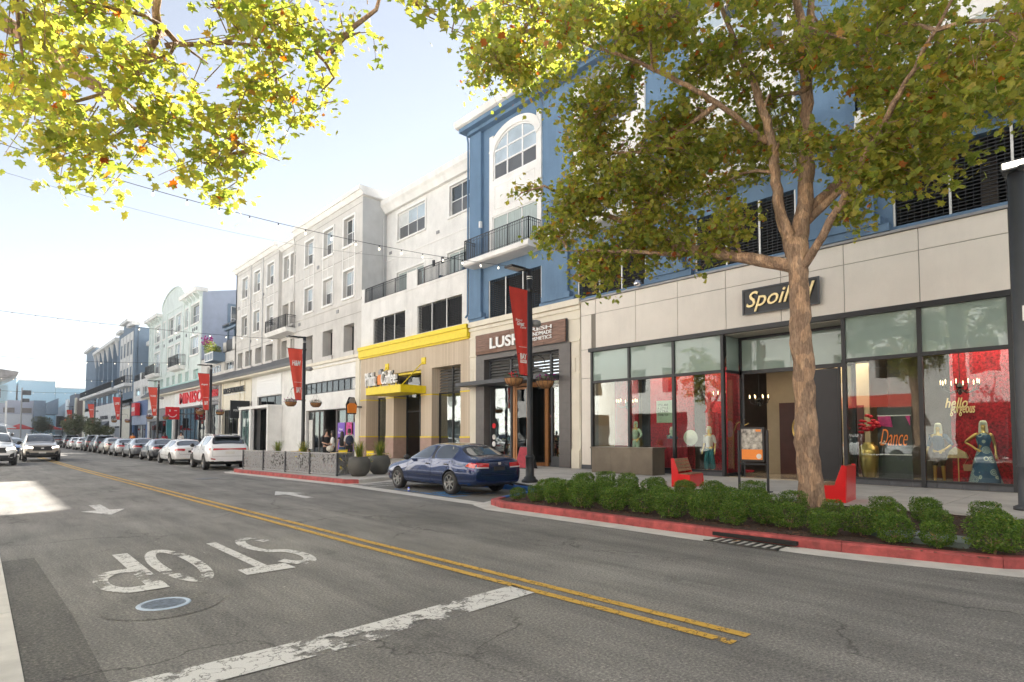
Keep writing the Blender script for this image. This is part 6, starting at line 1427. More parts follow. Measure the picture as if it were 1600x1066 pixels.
o2 = place_car(suv, 0.72, 43.6, DN, 'white sport utility car cut off by the left edge of the picture', CP['white'], WP, (1, 1, 1.06), 'white_sport_utility_car', group=G2)
o3 = place_car(sedan, 2.1, 60.0, DN, 'blue sedan half hidden behind the two oncoming utility cars', CP['blue'], NP, (1, 1, 1), 'blue_sedan', group=G2)
o4 = place_car(sedan, 2.4, 70.0, DN, 'white sedan farther back behind the oncoming blue sedan', CP['silver'], NP, (1, 1, 1), 'white_sedan', group=G2)
o5 = place_car(suv, 1.2, 66, DN, 'tall slate blue van roof showing behind the white utility car at left', CP['grey'], WP, (1.1, 1, 1.5), 'slate_blue_van', group=G2)
for o in (o1, o2, o3):
    for ch in o.children:
        if ch.name.startswith('headlight'): ch.material_slots[0].link = 'OBJECT'; ch.material_slots[0].material = M['drl']
# a car parked on the sunny side, seen only as a reflection
place_car(suv, -1.6, 12.0, DN, 'white crossover parked on the sunny side behind the camera', None, None, (1, 1, 1), 'white_crossover', group='cars parked on the sunny side')
place_car(sedan, -1.7, 3.0, DN, 'dark sedan parked on the sunny side behind the camera', CP['dark'], NP, (1, 1, 1), 'dark_sedan', group='cars parked on the sunny side')
can = thing('drink_can', 'small blue and white can standing under the navy sedan', 'can', (9.35, 13.95, .01)); q = MB(); q.lathe([(.001, 0), (.03, 0), (.033, .01), (.033, .11), (.027, .125), (.001, .125)], (9.35, 14.7, .01), 12); q.build('can_body', M['line_blue'] if False else mat('can_print', (.15, .2, .6), .3, .4, var=.5, scale=8), can, True); q = MB(); q.lathe([(.034, .05), (.034, .09)], (9.35, 14.7, .01), 12); q.build('can_band', M['white_paint'], can)

# ================================================================= STREET LAMPS, BANNERS, HANGING BASKETS
LX = 13.1
def lamp(label):
    t = thing('street_lamp', label, 'street lamp', (0, 0, 0), 'street lamps along the shop pavement')
    q = MB(); q.lathe([(.001, .02), (.27, .0), (.27, .07), (.20, .11), (.19, .16), (.14, .20), (.135, .75), (.15, .78), (.15, .84), (.10, .87)], n=20); q.build('base', M['black'], t, True)
    q = MB(); q.lathe([(.098, .8), (.086, 6.88), (.001, 6.9)], n=16); q.build('pole', M['black'], t, True)
    q = MB(); q.box(-.30, .06, -.05, .05, 6.80, 6.88); q.prism([(-.95, -.17), (-.9, -.19), (-.35, -.19), (-.28, -.12), (-.28, .12), (-.35, .19), (-.9, .19), (-.95, .17)], 'z', 6.78, 6.84); q.build('lamp_head', M['black'], t)
    q = MB(); q.box(-.88, -.42, -.14, .14, 6.765, 6.779); q.build('lamp_panel', M['lamp_off'], t)
    for z in (6.18, 3.40): q = MB(); q.tube([(0, 0, z), (-.98, 0, z)], .014, 6); q.lathe([(.105, z - .05), (.11, z - .05), (.11, z + .05), (.105, z + .05)], n=14); q.build('banner_arm', M['black'], t)
    q = MB(); q.lathe([(.001, -.16), (.10, -.14), (.13, 0), (.12, .12), (.05, .2), (.001, .2)], (.28, 0, 5.15), 12, 'x'); q.box(.08, .2, -.03, .03, 5.1, 5.16); q.build('speaker', M['coping'], t, True)
    for s in (-1, 1): q = MB(); q.tube([(0, 0, 4.02), (s * .35, 0, 4.12), (s * .62, 0, 4.05), (s * .70, 0, 3.92)], .014, 6); q.build('basket_arm', M['black'], t)
    for z in (6.55, 6.62): q = MB(); q.lathe([(.096, z), (.10, z), (.10, z + .025), (.096, z + .025)], n=14); q.build('clamp_band', M['alu'], t)
    return t
BT = [('GREAT EATS', 'BAY STREET', 'street dining script'), ('H&M', 'BAY', 'clothing brand letters'), ('shopping', 'BAY', 'thin white script'), ('FLORES', 'BAY', 'five white capitals'), ('LIFE', 'BAY', 'small white text'), ('OLD NAVY', 'BAY', 'two stacked white words'), ('SUMMER', 'BAY', 'tiny white print')]
lamp0 = lamp('x')
LYs = [13.5, 31.2, 48.5, 66.0, 86.0, 108.0, 136.0]
LAB = ['tall black street lamp on the pavement behind the navy sedan', 'black street lamp rising behind the perforated fence by the clothing shop', 'black street lamp in front of the grey panels of the variety shop', 'black street lamp before the grey shop fascia under the mint building', 'black street lamp beside the tan shop with the dark corner pillar', 'thin black street lamp by the young street trees', 'thin black street lamp farthest up the street']
def banner_mesh(y, top, bot):
    q = MB(); n = 14; vs_ = []
    for j in range(n + 1):
        t = j / n; z = 6.17 - 2.76 * t; xl = -.92 + .46 * t ** 1.0; w = []
        for i in range(7): u = i / 6; x = xl + (-.12 - xl) * u; vs_.append((x, .02 * math.sin(u * 9 + 1.2 * y) * (.4 + .6 * math.sin(t * 3.1)) , z))
    fs = []
    for j in range(n):
        for i in range(6): a = j * 7 + i; fs.append((a, a + 1, a + 8, a + 7))
    m_ = len(vs_); vs2 = [(v[0], v[1] + .006, v[2]) for v in vs_]; q.v = vs_ + vs2; q.f = fs + [tuple(k + m_ for k in f[::-1]) for f in fs]
    return q
def basket(x, y, z, label, kind, sc=1.0):
    t = thing('hanging_basket', label, 'hanging basket', (x, y, z), 'flower baskets hanging from the street lamps'); s = sc
    q = MB(); q.lathe([(.001, -.24 * s), (.14 * s, -.225 * s), (.25 * s, -.14 * s), (.31 * s, 0), (.29 * s, .01), (.001, .0)], (x, y, z), 20); q.build('bowl', M['coir'], t, True)
    q = MB()
    for k in range(12):
        a = 2 * math.pi * k / 12; q.tube([(x + .315 * s * math.cos(a), y + .315 * s * math.sin(a), z + .01), (x + .258 * s * math.cos(a), y + .258 * s * math.sin(a), z - .14 * s), (x + .14 * s * math.cos(a), y + .14 * s * math.sin(a), z - .235 * s)], .006, 4)
    for k in range(16): a, b_ = 2 * math.pi * k / 16, 2 * math.pi * (k + 1) / 16; q.tube([(x + .32 * s * math.cos(a), y + .32 * s * math.sin(a), z + .015), (x + .32 * s * math.cos(b_), y + .32 * s * math.sin(b_), z + .015)], .008, 4)
    q.build('wire_frame', M['black'], t, kind='stuff')
    for a in (0.3, 2.4, 4.5): q = MB(); q.tube([(x + .30 * s * math.cos(a), y + .30 * s * math.sin(a), z), (x, y, z + .62)], .004, 4); q.build('chain', M['black'], t)
    rr = random.Random(int(x * 10 + y * 7)); gp = []; fl = []
    leafcloud('foliage', t, [(x, y, z + .08, .33 * s, .33 * s, .12 * s, 420)], rr, .05, M['oliveleaf'])
    fm = {'red': 'redflower', 'white': 'whiteflower', 'mag': 'magflower'}[kind]
    q = MB()
    for k in range(26 if kind != 'red' else 14):
        a, r_ = rr.uniform(0, 6.28), rr.uniform(.05, .36) * s; q.ball((x + r_ * math.cos(a), y + r_ * math.sin(a), z + rr.uniform(.02, .24)), rr.uniform(.018, .035), 6, 4)
    q.build('flowers', M[fm], t, kind='stuff')
    return t

# ================================================================= FOLIAGE
def _leaf_outline():
    pts = [(0, -.02), (.16, -.10), (.22, .10), (.50, .12), (.36, .34), (.46, .58), (.20, .56), (.0, 1.0), (-.20, .56), (-.46, .58), (-.36, .34), (-.50, .12), (-.22, .10), (-.16, -.10)]
    return np.array([(x, y - .35, 0.10 * abs(x) * -1.2 + .0) for x, y in pts])
LEAF = _leaf_outline(); LEAFN = len(LEAF)
SIMPLE = np.array([(0, -.5, 0), (.28, -.05, -.06), (0, .55, 0.02), (-.28, -.05, -.06)])
BLADE = None
def mesh_from_np(name, V, F, m):
    """V (n,3) verts, F (m,k) faces of equal size"""
    me = bpy.data.meshes.new(name); k = F.shape[1]
    me.vertices.add(len(V)); me.vertices.foreach_set('co', V.astype(np.float32).ravel())
    me.loops.add(F.size); me.loops.foreach_set('vertex_index', F.astype(np.int32).ravel())
    me.polygons.add(len(F)); me.polygons.foreach_set('loop_start', np.arange(0, F.size, k, dtype=np.int32)); me.polygons.foreach_set('loop_total', np.full(len(F), k, dtype=np.int32))
    me.materials.append(m); me.update(calc_edges=True); return me
def leaves_np(pos, size, rng, template='leaf', droop=.6, up=.35):
    """returns verts, faces of many leaves at pos (n,3)"""
    n = len(pos); T = LEAF if template == 'leaf' else SIMPLE; k = len(T)
    nrm = rng.normal(size=(n, 3)); nrm[:, 2] = np.abs(nrm[:, 2]) + up; nrm /= np.linalg.norm(nrm, axis=1)[:, None]
    tip = rng.normal(size=(n, 3)) * .8; tip[:, 2] -= droop; tip -= nrm * (tip * nrm).sum(1)[:, None]; tip /= np.linalg.norm(tip, axis=1)[:, None]
    side = np.cross(tip, nrm); s = (size if np.ndim(size) else np.full(n, size)) * rng.uniform(.45, 1.25, n)
    curl = rng.uniform(-1.0, 1.6, n)
    V = pos[:, None, :] + s[:, None, None] * (T[None, :, 0:1] * side[:, None, :] + T[None, :, 1:2] * tip[:, None, :] + (T[None, :, 2:3] * 1.0 - curl[:, None, None] * .18 * (T[None, :, 1:2] ** 2)) * nrm[:, None, :])
    if template == 'leaf':
        c = pos[:, None, :] + s[:, None, None] * (.04 * nrm[:, None, :]); V = np.concatenate([V, c], 1); kk = k + 1
        F = np.array([(i, (i + 1) % k, k) for i in range(k)])
    else: kk = k; F = np.array([(0, 1, 2, 3)])
    FF = (F[None] + (np.arange(n) * kk)[:, None, None]).reshape(-1, F.shape[1])
    return V.reshape(-1, 3), FF
def leafcloud(name, parent, blobs, rr, size, m, template='simple', shell=.35, kind='stuff'):
    rng = np.random.default_rng(rr.randrange(1 << 30)); P = []
    for (x, y, z, rx, ry, rz, n) in blobs:
        d = rng.normal(size=(n, 3)); d /= np.linalg.norm(d, axis=1)[:, None]; r = rng.uniform(shell, 1, n) ** .5
        P.append(d * r[:, None] * np.array([rx, ry, rz]) + np.array([x, y, z]))
    V, F = leaves_np(np.concatenate(P), size, rng, template); off = np.array(_org(parent))
    o = bpy.data.objects.new(name, mesh_from_np(name, V - off, F, m)); COL.objects.link(o); o.parent = parent; 
    if kind: o['kind'] = kind
    return o

lamps = []
for i, y in enumerate(LYs):
    t = lamp0 if i == 0 else copy_tree(lamp0); t.location = (LX, y, .145); t['label'] = LAB[i]; t['group'] = 'street lamps along the shop pavement'; ORG[t.name] = Vector((LX, y, .145))
    bn = thing('banner', ['large tapering red banner with white script on the lamp behind the navy sedan', 'red banner with white clothing brand letters above the perforated fence', 'red banner before the grey panel of the variety shop', 'red banner with five white capitals left of the smiling face sign', 'red banner before the tan shop corner', 'red banner in front of the white shop by the young trees', 'farthest and smallest of the red street banners'][i], 'banner', (LX, y, .145), 'red banners hanging from the street lamps')
    q = banner_mesh(i, 0, 0); q.xf(Matrix.Translation((LX, y - .02, .145))); q.build('cloth', M['banner' if i % 2 == 0 else 'banner2'], bn, True)
    yy = y - .045; z0 = .145
    if i == 0:
        text(bn, 'Street', M['white_paint'], (LX - .66, LX - .36, 5.12 + z0, 5.20 + z0), 'S', yy, shear=.3, thick=.004); text(bn, 'Great', M['white_paint'], (LX - .60, LX - .28, 4.98 + z0, 5.12 + z0), 'S', yy, shear=.3, bold=.03, thick=.004); text(bn, 'Eats', M['white_paint'], (LX - .46, LX - .2, 4.90 + z0, 4.98 + z0), 'S', yy, shear=.3, thick=.004)
        q = MB(); q.box(LX - .52, LX - .18, yy - .003, yy, 4.30 + z0, 4.31 + z0); q.box(LX - .46, LX - .18, yy - .003, yy, 3.80 + z0, 3.90 + z0); q.build('print', M['white_paint'], bn); text(bn, 'BAY', M['white_paint'], (LX - .46, LX - .18, 3.92 + z0, 4.10 + z0), 'S', yy, bold=.03, thick=.004)
        text(bn, 'STREET', M['banner'], (LX - .44, LX - .2, 3.82 + z0, 3.88 + z0), 'S', yy - .003, thick=.003)
    else:
        text(bn, BT[i][0], M['white_paint'], (LX - .68, LX - .22, 5.25 + z0, (5.55 if len(BT[i][0]) < 5 else 5.42) + z0), 'S', yy, shear=.2 if i < 3 else 0, bold=.02, thick=.004)
        q = MB(); q.box(LX - .55, LX - .16, yy - .003, yy, 4.36 + z0, 4.375 + z0); q.build('print', M['white_paint'], bn)
        text(bn, 'BAY', M['white_paint'], (LX - .42, LX - .18, 3.8 + z0, 4.1 + z0), 'S', yy, bold=.03, thick=.004)
    if i < 5:
        k = ['red', 'mag', 'white', 'mag', 'white'][i]
        basket(LX - .70, y, 3.42, ['coir flower basket with red petals on the street side of the near lamp', 'small coir basket on the road side of the lamp by the fence', 'coir basket of trailing flowers on the road side of the third lamp', 'coir basket on the road side of the fourth lamp', 'coir basket on the road side of the fifth lamp'][i], k)
        basket(LX + .70, y, 3.42, ['coir flower basket with dusky leaves on the shop side of the near lamp', 'coir basket spilling pale flowers on the shop side of the lamp by the fence', 'coir basket on the shop side of the third lamp', 'coir basket on the shop side of the fourth lamp', 'coir basket on the shop side of the fifth lamp'][i], 'mag' if i != 1 else 'white')
# thick lamp column at the right edge
t = thing('street_lamp', 'thick dark lamp column with a lit white panel at the right edge of the picture', 'street lamp', (15.6, 1.74, .145))
c = (15.6, 1.74, 0); q = MB(); q.lathe([(.001, .17), (.24, .15), (.24, .21), (.16, .25), (.155, 1.0), (.165, 1.02), (.15, 1.05)], c, 20); q.build('base', M['charcoal'], t, True)
q = MB(); q.lathe([(.150, 1.0), (.135, 7.02), (.001, 7.05)], c, 20); q.build('pole', M['charcoal'], t, True)
q = MB(); q.prism([(15.36, 1.54), (15.9, 1.54), (15.96, 1.74), (15.9, 1.94), (15.36, 1.94)], 'z', 7.05, 7.22); q.build('lamp_head', M['charcoal'], t)
q = MB(); q.box(15.32, 15.35, 1.57, 1.91, 7.08, 7.19); q.build('lamp_panel', M['lamp_lit'], t); q = MB(); q.lathe([(.001, -.07), (.07, -.05), (.08, .03)], (15.3, 1.6, 7.02), 10); q.build('camera_dome', M['charcoal'], t, True)
q = MB(); q.box(15.44, 15.48, 1.5, 1.7, 3.95, 4.25); q.build('notice', M['alu'], t)
q = MB(); q.box(15.43, 15.46, 1.56, 1.66, 1.18, 1.28); q.build('label_plate', M['white_paint'], t)

# ================================================================= TREES
def tree(label, limbs, lobes, near_n, seed, leaf_size, group=None, extra_twigs=1.0):
    """limbs: list of (pts, radii); lobes: (x,y,z,rx,ry,rz,n_leaves)"""
    rr = random.Random(seed); rng = np.random.default_rng(seed)
    base = limbs[0][0][0]; t = thing('plane_tree', label, 'tree', base, group)
    def fine(pts, rs, jit):
        P, Q = [], []
        for i in range(len(pts) - 1):
            a, b_ = Vector(pts[i]), Vector(pts[i + 1]); n = max(2, int((b_ - a).length / .18))
            for k in range(n): s = k / n; P.append(a.lerp(b_, s)); Q.append(rs[i] + (rs[i + 1] - rs[i]) * s)
        P.append(Vector(pts[-1])); Q.append(rs[-1])
        for _ in range(6): P = [P[0]] + [(P[i - 1] + P[i] * 2 + P[i + 1]) / 4 for i in range(1, len(P) - 1)] + [P[-1]]
        for i in range(1, len(P) - 1): P[i] = P[i] + Vector((rr.gauss(0, jit), rr.gauss(0, jit), 0)); Q[i] *= rr.uniform(.95, 1.06)
        return P, Q
    skel = []
    for j, (pts, rs) in enumerate(limbs):
        
        if j > 0: pts = list(pts) + [tuple(Vector(pts[-1]) + (Vector(pts[-1]) - Vector(pts[-2])).normalized() * .4)]; rs = list(rs) + [.006]
        P, Q = fine(pts, rs, .012 if j == 0 else .015); q = MB(); q.tube(P, Q, 14 if j < 4 else 8)
        if j == 0:   # uneven bark: push vertices with low noise, flare at foot
            q.v = [tuple(Vector(v) + (Vector((v[0] - base[0], v[1] - base[1], 0)) * (.04 * math.sin(v[2] * 2.3 + 3 * math.atan2(v[1] - base[1], v[0] - base[0])) + .02 * math.sin(v[2] * 7 + 1) + (.35 * max(0, .45 - (v[2] - base[2])) if v[2] - base[2] < .45 else 0) + .22 * math.exp(-((v[2] - 1.55) / .14) ** 2) * max(0, math.cos(math.atan2(v[1] - base[1], v[0] - base[0]) - 2.2)) + .26 * math.exp(-((v[2] - 4.1) / .12) ** 2) * max(0, math.cos(math.atan2(v[1] - base[1], v[0] - base[0]) + 1.0))))) for v in q.v]
        q.build('trunk' if j == 0 else 'limb', M['bark'], t, True); skel += [(p, r_) for p, r_ in zip(P, Q) if j > 0 or p.z > base[2] + 3]
    SK = np.array([p[0] for p in skel]); tw = MB(); leafpos = []
    for (x, y, z, rx, ry, rz, n) in lobes:
        nt = max(3, int(n / 26 * extra_twigs)); c = np.array((x, y, z)); R3 = np.array((rx, ry, rz))
        # a secondary branch reaching the lobe
        i0 = int(np.argmin(((SK - c) ** 2).sum(1) + rng.uniform(0, 2, len(SK)))); a = Vector(SK[i0]); b_ = Vector(c)
        mid = a.lerp(b_, .5) + Vector((rr.gauss(0, .25), rr.gauss(0, .25), rr.uniform(-.1, .35)))
        path = [a, a.lerp(mid, .5) + Vector((0, 0, .06)), mid, mid.lerp(b_, .5), b_]; r0 = .022 + .012 * min(3, (b_ - a).length)
        tw.tube(path, [r0, r0 * .85, r0 * .65, r0 * .5, r0 * .3], 6)
        for _ in range(nt):
            d = rng.normal(size=3); d /= np.linalg.norm(d); e = c + d * R3 * rng.uniform(.55, 1.0); e[2] -= rng.uniform(0, .15)
            s_ = path[rr.randint(2, 4)]; s_ = Vector(s_) + Vector(rng.normal(size=3) * .12); E_ = Vector(e); m_ = s_.lerp(E_, .55) + Vector((rr.gauss(0, .12), rr.gauss(0, .12), rr.uniform(0, .25)))
            tw.tube([s_, s_.lerp(m_, .5), m_, m_.lerp(E_, .6), E_], [.010, .009, .007, .005, .003], 3, False)
            k = max(3, int(n / nt)); u = rng.uniform(.25, 1.05, k); u = u[:, None]
            base_p = np.where(u < .5, np.array(s_) + (np.array(m_) - np.array(s_)) * u * 2, np.array(m_) + (np.array(E_) - np.array(m_)) * (u - .5) * 2)
            leafpos.append(base_p + rng.normal(size=(k, 3)) * np.array([.13, .13, .11]) - np.array([0, 0, .06]))
    tw.build('twigs', M['bark'], t, kind='stuff')
    P = np.concatenate(leafpos); d = np.linalg.norm(P - np.array([0, 0, 1.65]), axis=1) + (P[:, 0] < 0) * 50; order = np.argsort(d); near, rest = order[:near_n], order[near_n:]
    V, F = leaves_np(P[rest], leaf_size, rng); o = bpy.data.objects.new('foliage', mesh_from_np('foliage', V - np.array(_org(t)), F, M['leaf'])); COL.objects.link(o); o.parent = t; o['kind'] = 'stuff'
    protos = []
    for k in range(6): V, F = leaves_np(np.zeros((1, 3)), leaf_size * (1.0 + .12 * (k - 2)), rng, droop=1.2); protos.append(mesh_from_np('leaf', V, F, M['leaf']))
    for i in near: o = put('leaf', protos[rr.randrange(6)], t, P[i], rr.uniform(0, 6.28)); o.rotation_euler = (rr.gauss(0, .3), rr.gauss(0, .3), rr.uniform(0, 6.28))
    return t
TB = (12.75, 4.78, .10)
limbs = [
 ([TB, (12.70, 4.85, 1.5), (12.68, 4.88, 3.2), (12.70, 4.95, 4.9), (12.72, 5.0, 5.8)], [.25, .215, .20, .20, .235]),
 ([(12.72, 5.0, 5.55), (12.90, 4.85, 6.6), (13.0, 4.8, 7.8), (12.95, 4.8, 9.5), (13.2, 4.6, 12.5)], [.19, .16, .14, .11, .03]),
 ([(12.70, 5.05, 5.5), (12.5, 5.25, 6.5), (12.4, 5.3, 7.8), (12.2, 5.5, 9.0), (11.6, 6.2, 11.5)], [.15, .11, .095, .08, .03]),
 ([(12.68, 5.0, 5.2), (12.3, 6.2, 5.65), (12.0, 7.3, 6.0), (11.9, 8.0, 6.6), (11.2, 9.6, 7.4)], [.14, .12, .11, .09, .035]),
 ([(12.95, 4.85, 6.4), (13.5, 4.2, 7.2), (14.3, 3.4, 8.2), (15.3, 2.6, 9.6)], [.11, .09, .07, .03]),
 ([(12.95, 4.85, 6.2), (13.2, 4.1, 6.9), (13.0, 3.0, 7.6), (12.8, 1.6, 8.6)], [.09, .075, .06, .025]),
 ([(12.4, 5.35, 7.9), (11.4, 6.0, 8.7), (10.1, 6.9, 9.4), (8.6, 8.4, 10.2)], [.065, .055, .04, .015]),
 ([(12.9, 4.8, 9.0), (11.6, 4.4, 10.0), (9.8, 4.2, 10.8)], [.09, .07, .02]),
 ([(12.0, 7.3, 5.85), (11.2, 8.3, 6.0), (10.4, 9.4, 6.1)], [.06, .045, .015]),
 ([(11.4, 6.0, 8.7), (11.4, 7.6, 8.2), (10.8, 8.7, 8.4)], [.06, .045, .015]),
 ([(12.7, 4.9, 5.1), (12.2, 4.0, 6.0), (11.4, 3.0, 7.0), (10.4, 1.8, 8.0)], [.09, .07, .055, .02])]
lr = random.Random(5); lobes = []
DENS = 1.9
def L_(x, y, z, r, n, f=.75): lobes.append((x, y, z, r, r, r * f, int(n * DENS)))
# lower skirt, left side to right side
for (x, y, z, r, n) in [(11.0, 8.9, 5.75, .95, 560), (11.7, 8.4, 6.3, .9, 480), (11.9, 7.5, 6.1, .7, 260), (12.0, 6.5, 6.0, .7, 280), (11.8, 5.9, 6.3, .6, 200), (10.7, 9.3, 7.5, .75, 300), (10.4, 8.9, 8.5, .8, 380), (10.9, 9.5, 7.2, 1.0, 520), (9.95, 10.6, 7.75, .3, 60), (10.9, 8.2, 7.6, 1.0, 520), (11.8, 7.5, 7.3, .9, 420), (8.9, 10.3, 10.8, .85, 260), (9.3, 9.3, 10.2, 1.2, 560), (8.2, 9.4, 9.8, 1.0, 420), (7.8, 8.8, 10.6, 1.1, 420), (10.3, 8.3, 9.2, 1.1, 600), (11.4, 7.3, 8.6, 1.0, 520), (10.2, 7.2, 10.4, 1.2, 620), (8.8, 7.6, 10.5, 1.2, 600), (11.5, 6.2, 9.8, 1.1, 520), (12.4, 6.0, 8.2, .9, 300), (12.6, 5.4, 11.2, 1.3, 400), (9.4, 6.0, 9.6, 1.0, 420), (8.0, 7.0, 9.2, 1.0, 360), (11.0, 5.2, 10.8, 1.2, 380), (9.8, 4.6, 10.2, 1.1, 360), (12.9, 4.6, 9.8, .9, 260), (13.6, 4.0, 7.6, .8, 260), (12.6, 3.7, 7.0, .7, 240), (12.0, 3.3, 6.4, .8, 330), (11.6, 2.7, 6.9, .9, 380), (12.4, 2.4, 6.5, .7, 260), (13.3, 2.8, 7.6, .9, 380), (12.6, 1.6, 7.5, 1.0, 440), (11.2, 1.8, 7.3, .9, 360), (10.6, 1.1, 7.2, .9, 300), (14.4, 3.2, 8.6, 1.0, 360), (15.0, 2.2, 8.6, 1.0, 380), (13.6, 1.2, 8.4, 1.1, 420), (12.0, .6, 8.2, 1.1, 360), (10.4, 2.4, 8.6, 1.1, 380), (11.6, 3.3, 8.7, 1.1, 420), (13.9, 4.6, 10.4, 1.2, 380), (12.0, 2.4, 9.8, 1.2, 340), (9.2, 3.2, 9.2, 1.1, 300), (15.2, 3.8, 9.8, 1.1, 300), (14.2, 6.6, 9.0, 1.1, 300), (13.4, 7.6, 8.6, 1.0, 300), (12.8, 3.9, 6.0, .5, 130), (10.5, 9.9, 6.6, .7, 220), (14.8, .8, 7.8, .9, 260), (11.9, 4.4, 7.4, .6, 160), (12.7, 8.8, 8.4, 1.0, 260), (8.4, 5.6, 10.8, 1.0, 220), (7.2, 7.6, 11.2, 1.0, 240), (11.3, 6.7, 7.9, .9, 300), (12.2, 6.6, 7.2, .7, 200), (10.9, 9.1, 8.1, .8, 260), (12.4, 8.2, 7.6, .8, 220), (12.9, 6.4, 9.8, 1.0, 260), (11.9, 4.9, 9.4, .9, 220), (11.0, 6.4, 11.6, 1.2, 260), (13.6, 2.6, 9.4, 1.0, 240), (12.6, 3.2, 8.2, .8, 220), (12.2, 7.2, 8.1, .8, 240), (12.0, 6.9, 9.0, .9, 260), (12.9, 5.9, 7.6, .6, 150), (13.3, 5.6, 9.0, .9, 220), (11.2, 7.9, 6.9, .8, 240), (14.0, 5.4, 8.4, .9, 200), (10.9, 8.3, 10.0, 1.0, 260), (13.0, 3.4, 9.2, .9, 200), (12.6, 7.6, 6.9, .6, 140)]: L_(x, y, z, r, n)
tree('large plane tree with thick tan trunk and wide green yellow crown in the bed', limbs, lobes, 160, 21, .132)
DENS = 1.1
limbs2 = [
 ([(-2.4, 9.6, .14), (-2.3, 9.7, 2.0), (-2.2, 9.8, 4.2), (-2.0, 9.9, 6.0)], [.30, .25, .23, .2]),
 ([(-2.1, 9.9, 5.6), (-.9, 10.6, 7.4), (.25, 10.5, 7.35), (.8, 10.1, 6.8), (1.45, 9.6, 6.25)], [.16, .13, .11, .10, .075]),
 ([(1.25, 9.75, 6.4), (1.5, 9.4, 6.75), (1.75, 9.0, 7.0), (1.55, 8.8, 7.6), (1.9, 8.0, 8.8)], [.07, .065, .06, .05, .02]),
 ([(-2.0, 9.9, 6.0), (-1.2, 8.0, 7.2), (.6, 6.6, 7.2), (2.2, 5.9, 7.1), (3.2, 5.6, 6.7)], [.12, .09, .06, .035, .012]),
 ([(1.45, 9.6, 6.25), (2.1, 9.3, 6.2), (2.9, 8.9, 5.9)], [.05, .035, .012]),
 ([(1.75, 9.0, 7.0), (2.6, 8.7, 7.3), (3.4, 8.4, 7.4)], [.04, .025, .008]),
 ([(-2.0, 9.9, 6.0), (-2.2, 10.0, 9.0), (-2, 9.8, 11)], [.14, .08, .02])]
lobes = []
for (x, y, z, r, n) in [(.5, 9.2, 5.7, .8, 330), (1.0, 9.6, 5.45, .7, 280), (.25, 8.2, 5.7, .6, 240), (1.7, 9.0, 5.8, .7, 300), (2.15, 8.6, 5.35, .55, 190), (2.5, 8.8, 5.25, .35, 90), (1.4, 8.4, 6.3, .8, 330), (.8, 8.4, 6.8, .8, 330), (2.5, 8.8, 6.3, .8, 330), (3.2, 8.7, 6.5, .7, 280), (3.8, 8.6, 7.0, .5, 90), (2.2, 7.9, 7.1, .9, 360), (1.2, 7.4, 7.5, .8, 300), (3.2, 8.0, 7.5, .9, 360), (4.2, 8.1, 7.9, .5, 70), (.3, 7.2, 6.7, .7, 240), (2.0, 6.8, 8.1, .9, 300), (3.2, 7.2, 8.6, .8, 160), (4.4, 7.4, 9.0, .6, 60), (.4, 10.2, 6.0, .8, 240), (.2, 9.4, 7.6, .9, 120), (1.4, 10.4, 7.6, .9, 120), (2.6, 10.2, 7.7, .9, 90), (3.9, 6.6, 7.9, .4, 30), (3.3, 5.5, 6.5, .4, 60), (4.2, 5.9, 6.9, .5, 40), (4.9, 6.2, 7.4, .5, 50), (-1.2, 8.8, 7.6, 1.4, 300), (-2.6, 9.6, 9.0, 1.6, 200), (-3.4, 8.4, 7.4, 1.4, 160), (-.8, 7.0, 7.4, 1.2, 260), (-2.0, 6.0, 7.6, 1.4, 260), (-1.5, 4.4, 7.4, 1.2, 180), (.2, 5.4, 8.2, 1.0, 120)]: L_(x, y, z, r, n, .8)
tree('plane tree overhanging from the left with sunlit yellow green leaves and a bare forked limb', limbs2, lobes, 140, 33, .128)
# more street trees on the sunny side, only mirrored in the windows; give them fewer leaves
for k, (x, y) in enumerate(((-3.0, -6), (-3.2, 24))):
    lobes = [(x + rnd.uniform(-1.8, 1.8), y + rnd.uniform(-2, 2), rnd.uniform(4.5, 8.5), 1.4, 1.4, 1.1, 170) for _ in range(16)]
    tree(['plane tree on the sunny side behind the camera to the right', 'plane tree on the sunny side farther up the street'][k], [([(x, y, .14), (x, y, 3), (x + .2, y, 5)], [.25, .2, .14]), ([(x, y, 3.5), (x + 1, y + 1, 6.5)], [.1, .03]), ([(x, y, 3.5), (x - 1, y - 1, 6.5)], [.1, .03])], lobes, 0, 50 + k, .20)

# young olive-like trees by the far kerb
for i, (x, y, s, lab) in enumerate(((10.6, 84, 1.0, 'bushy grey green young tree second from the far lamp'), (10.2, 100, 1.25, 'bushy green young tree at the far kerb before the brown block'), (9.4, 150, 1.5, 'grey green young tree at the far plaza entrance'))):
    t = thing('young_tree', lab, 'tree', (x, y, .14), 'young trees at the far kerb'); q = MB(); q.tube([(x, y, .14), (x + .05, y, 1.2), (x - .1, y + .1, 2.4)], [.07, .06, .04], 7); q.build('trunk', M['bark'], t, True)
    leafcloud('crown', t, [(x + rnd.uniform(-.9, .9) * s, y + rnd.uniform(-.9, .9) * s, 2.3 * s + rnd.uniform(-.8, .8) * s, .8 * s, .8 * s, .65 * s, 800) for _ in range(9)], rnd, .20, M['oliveleaf'])

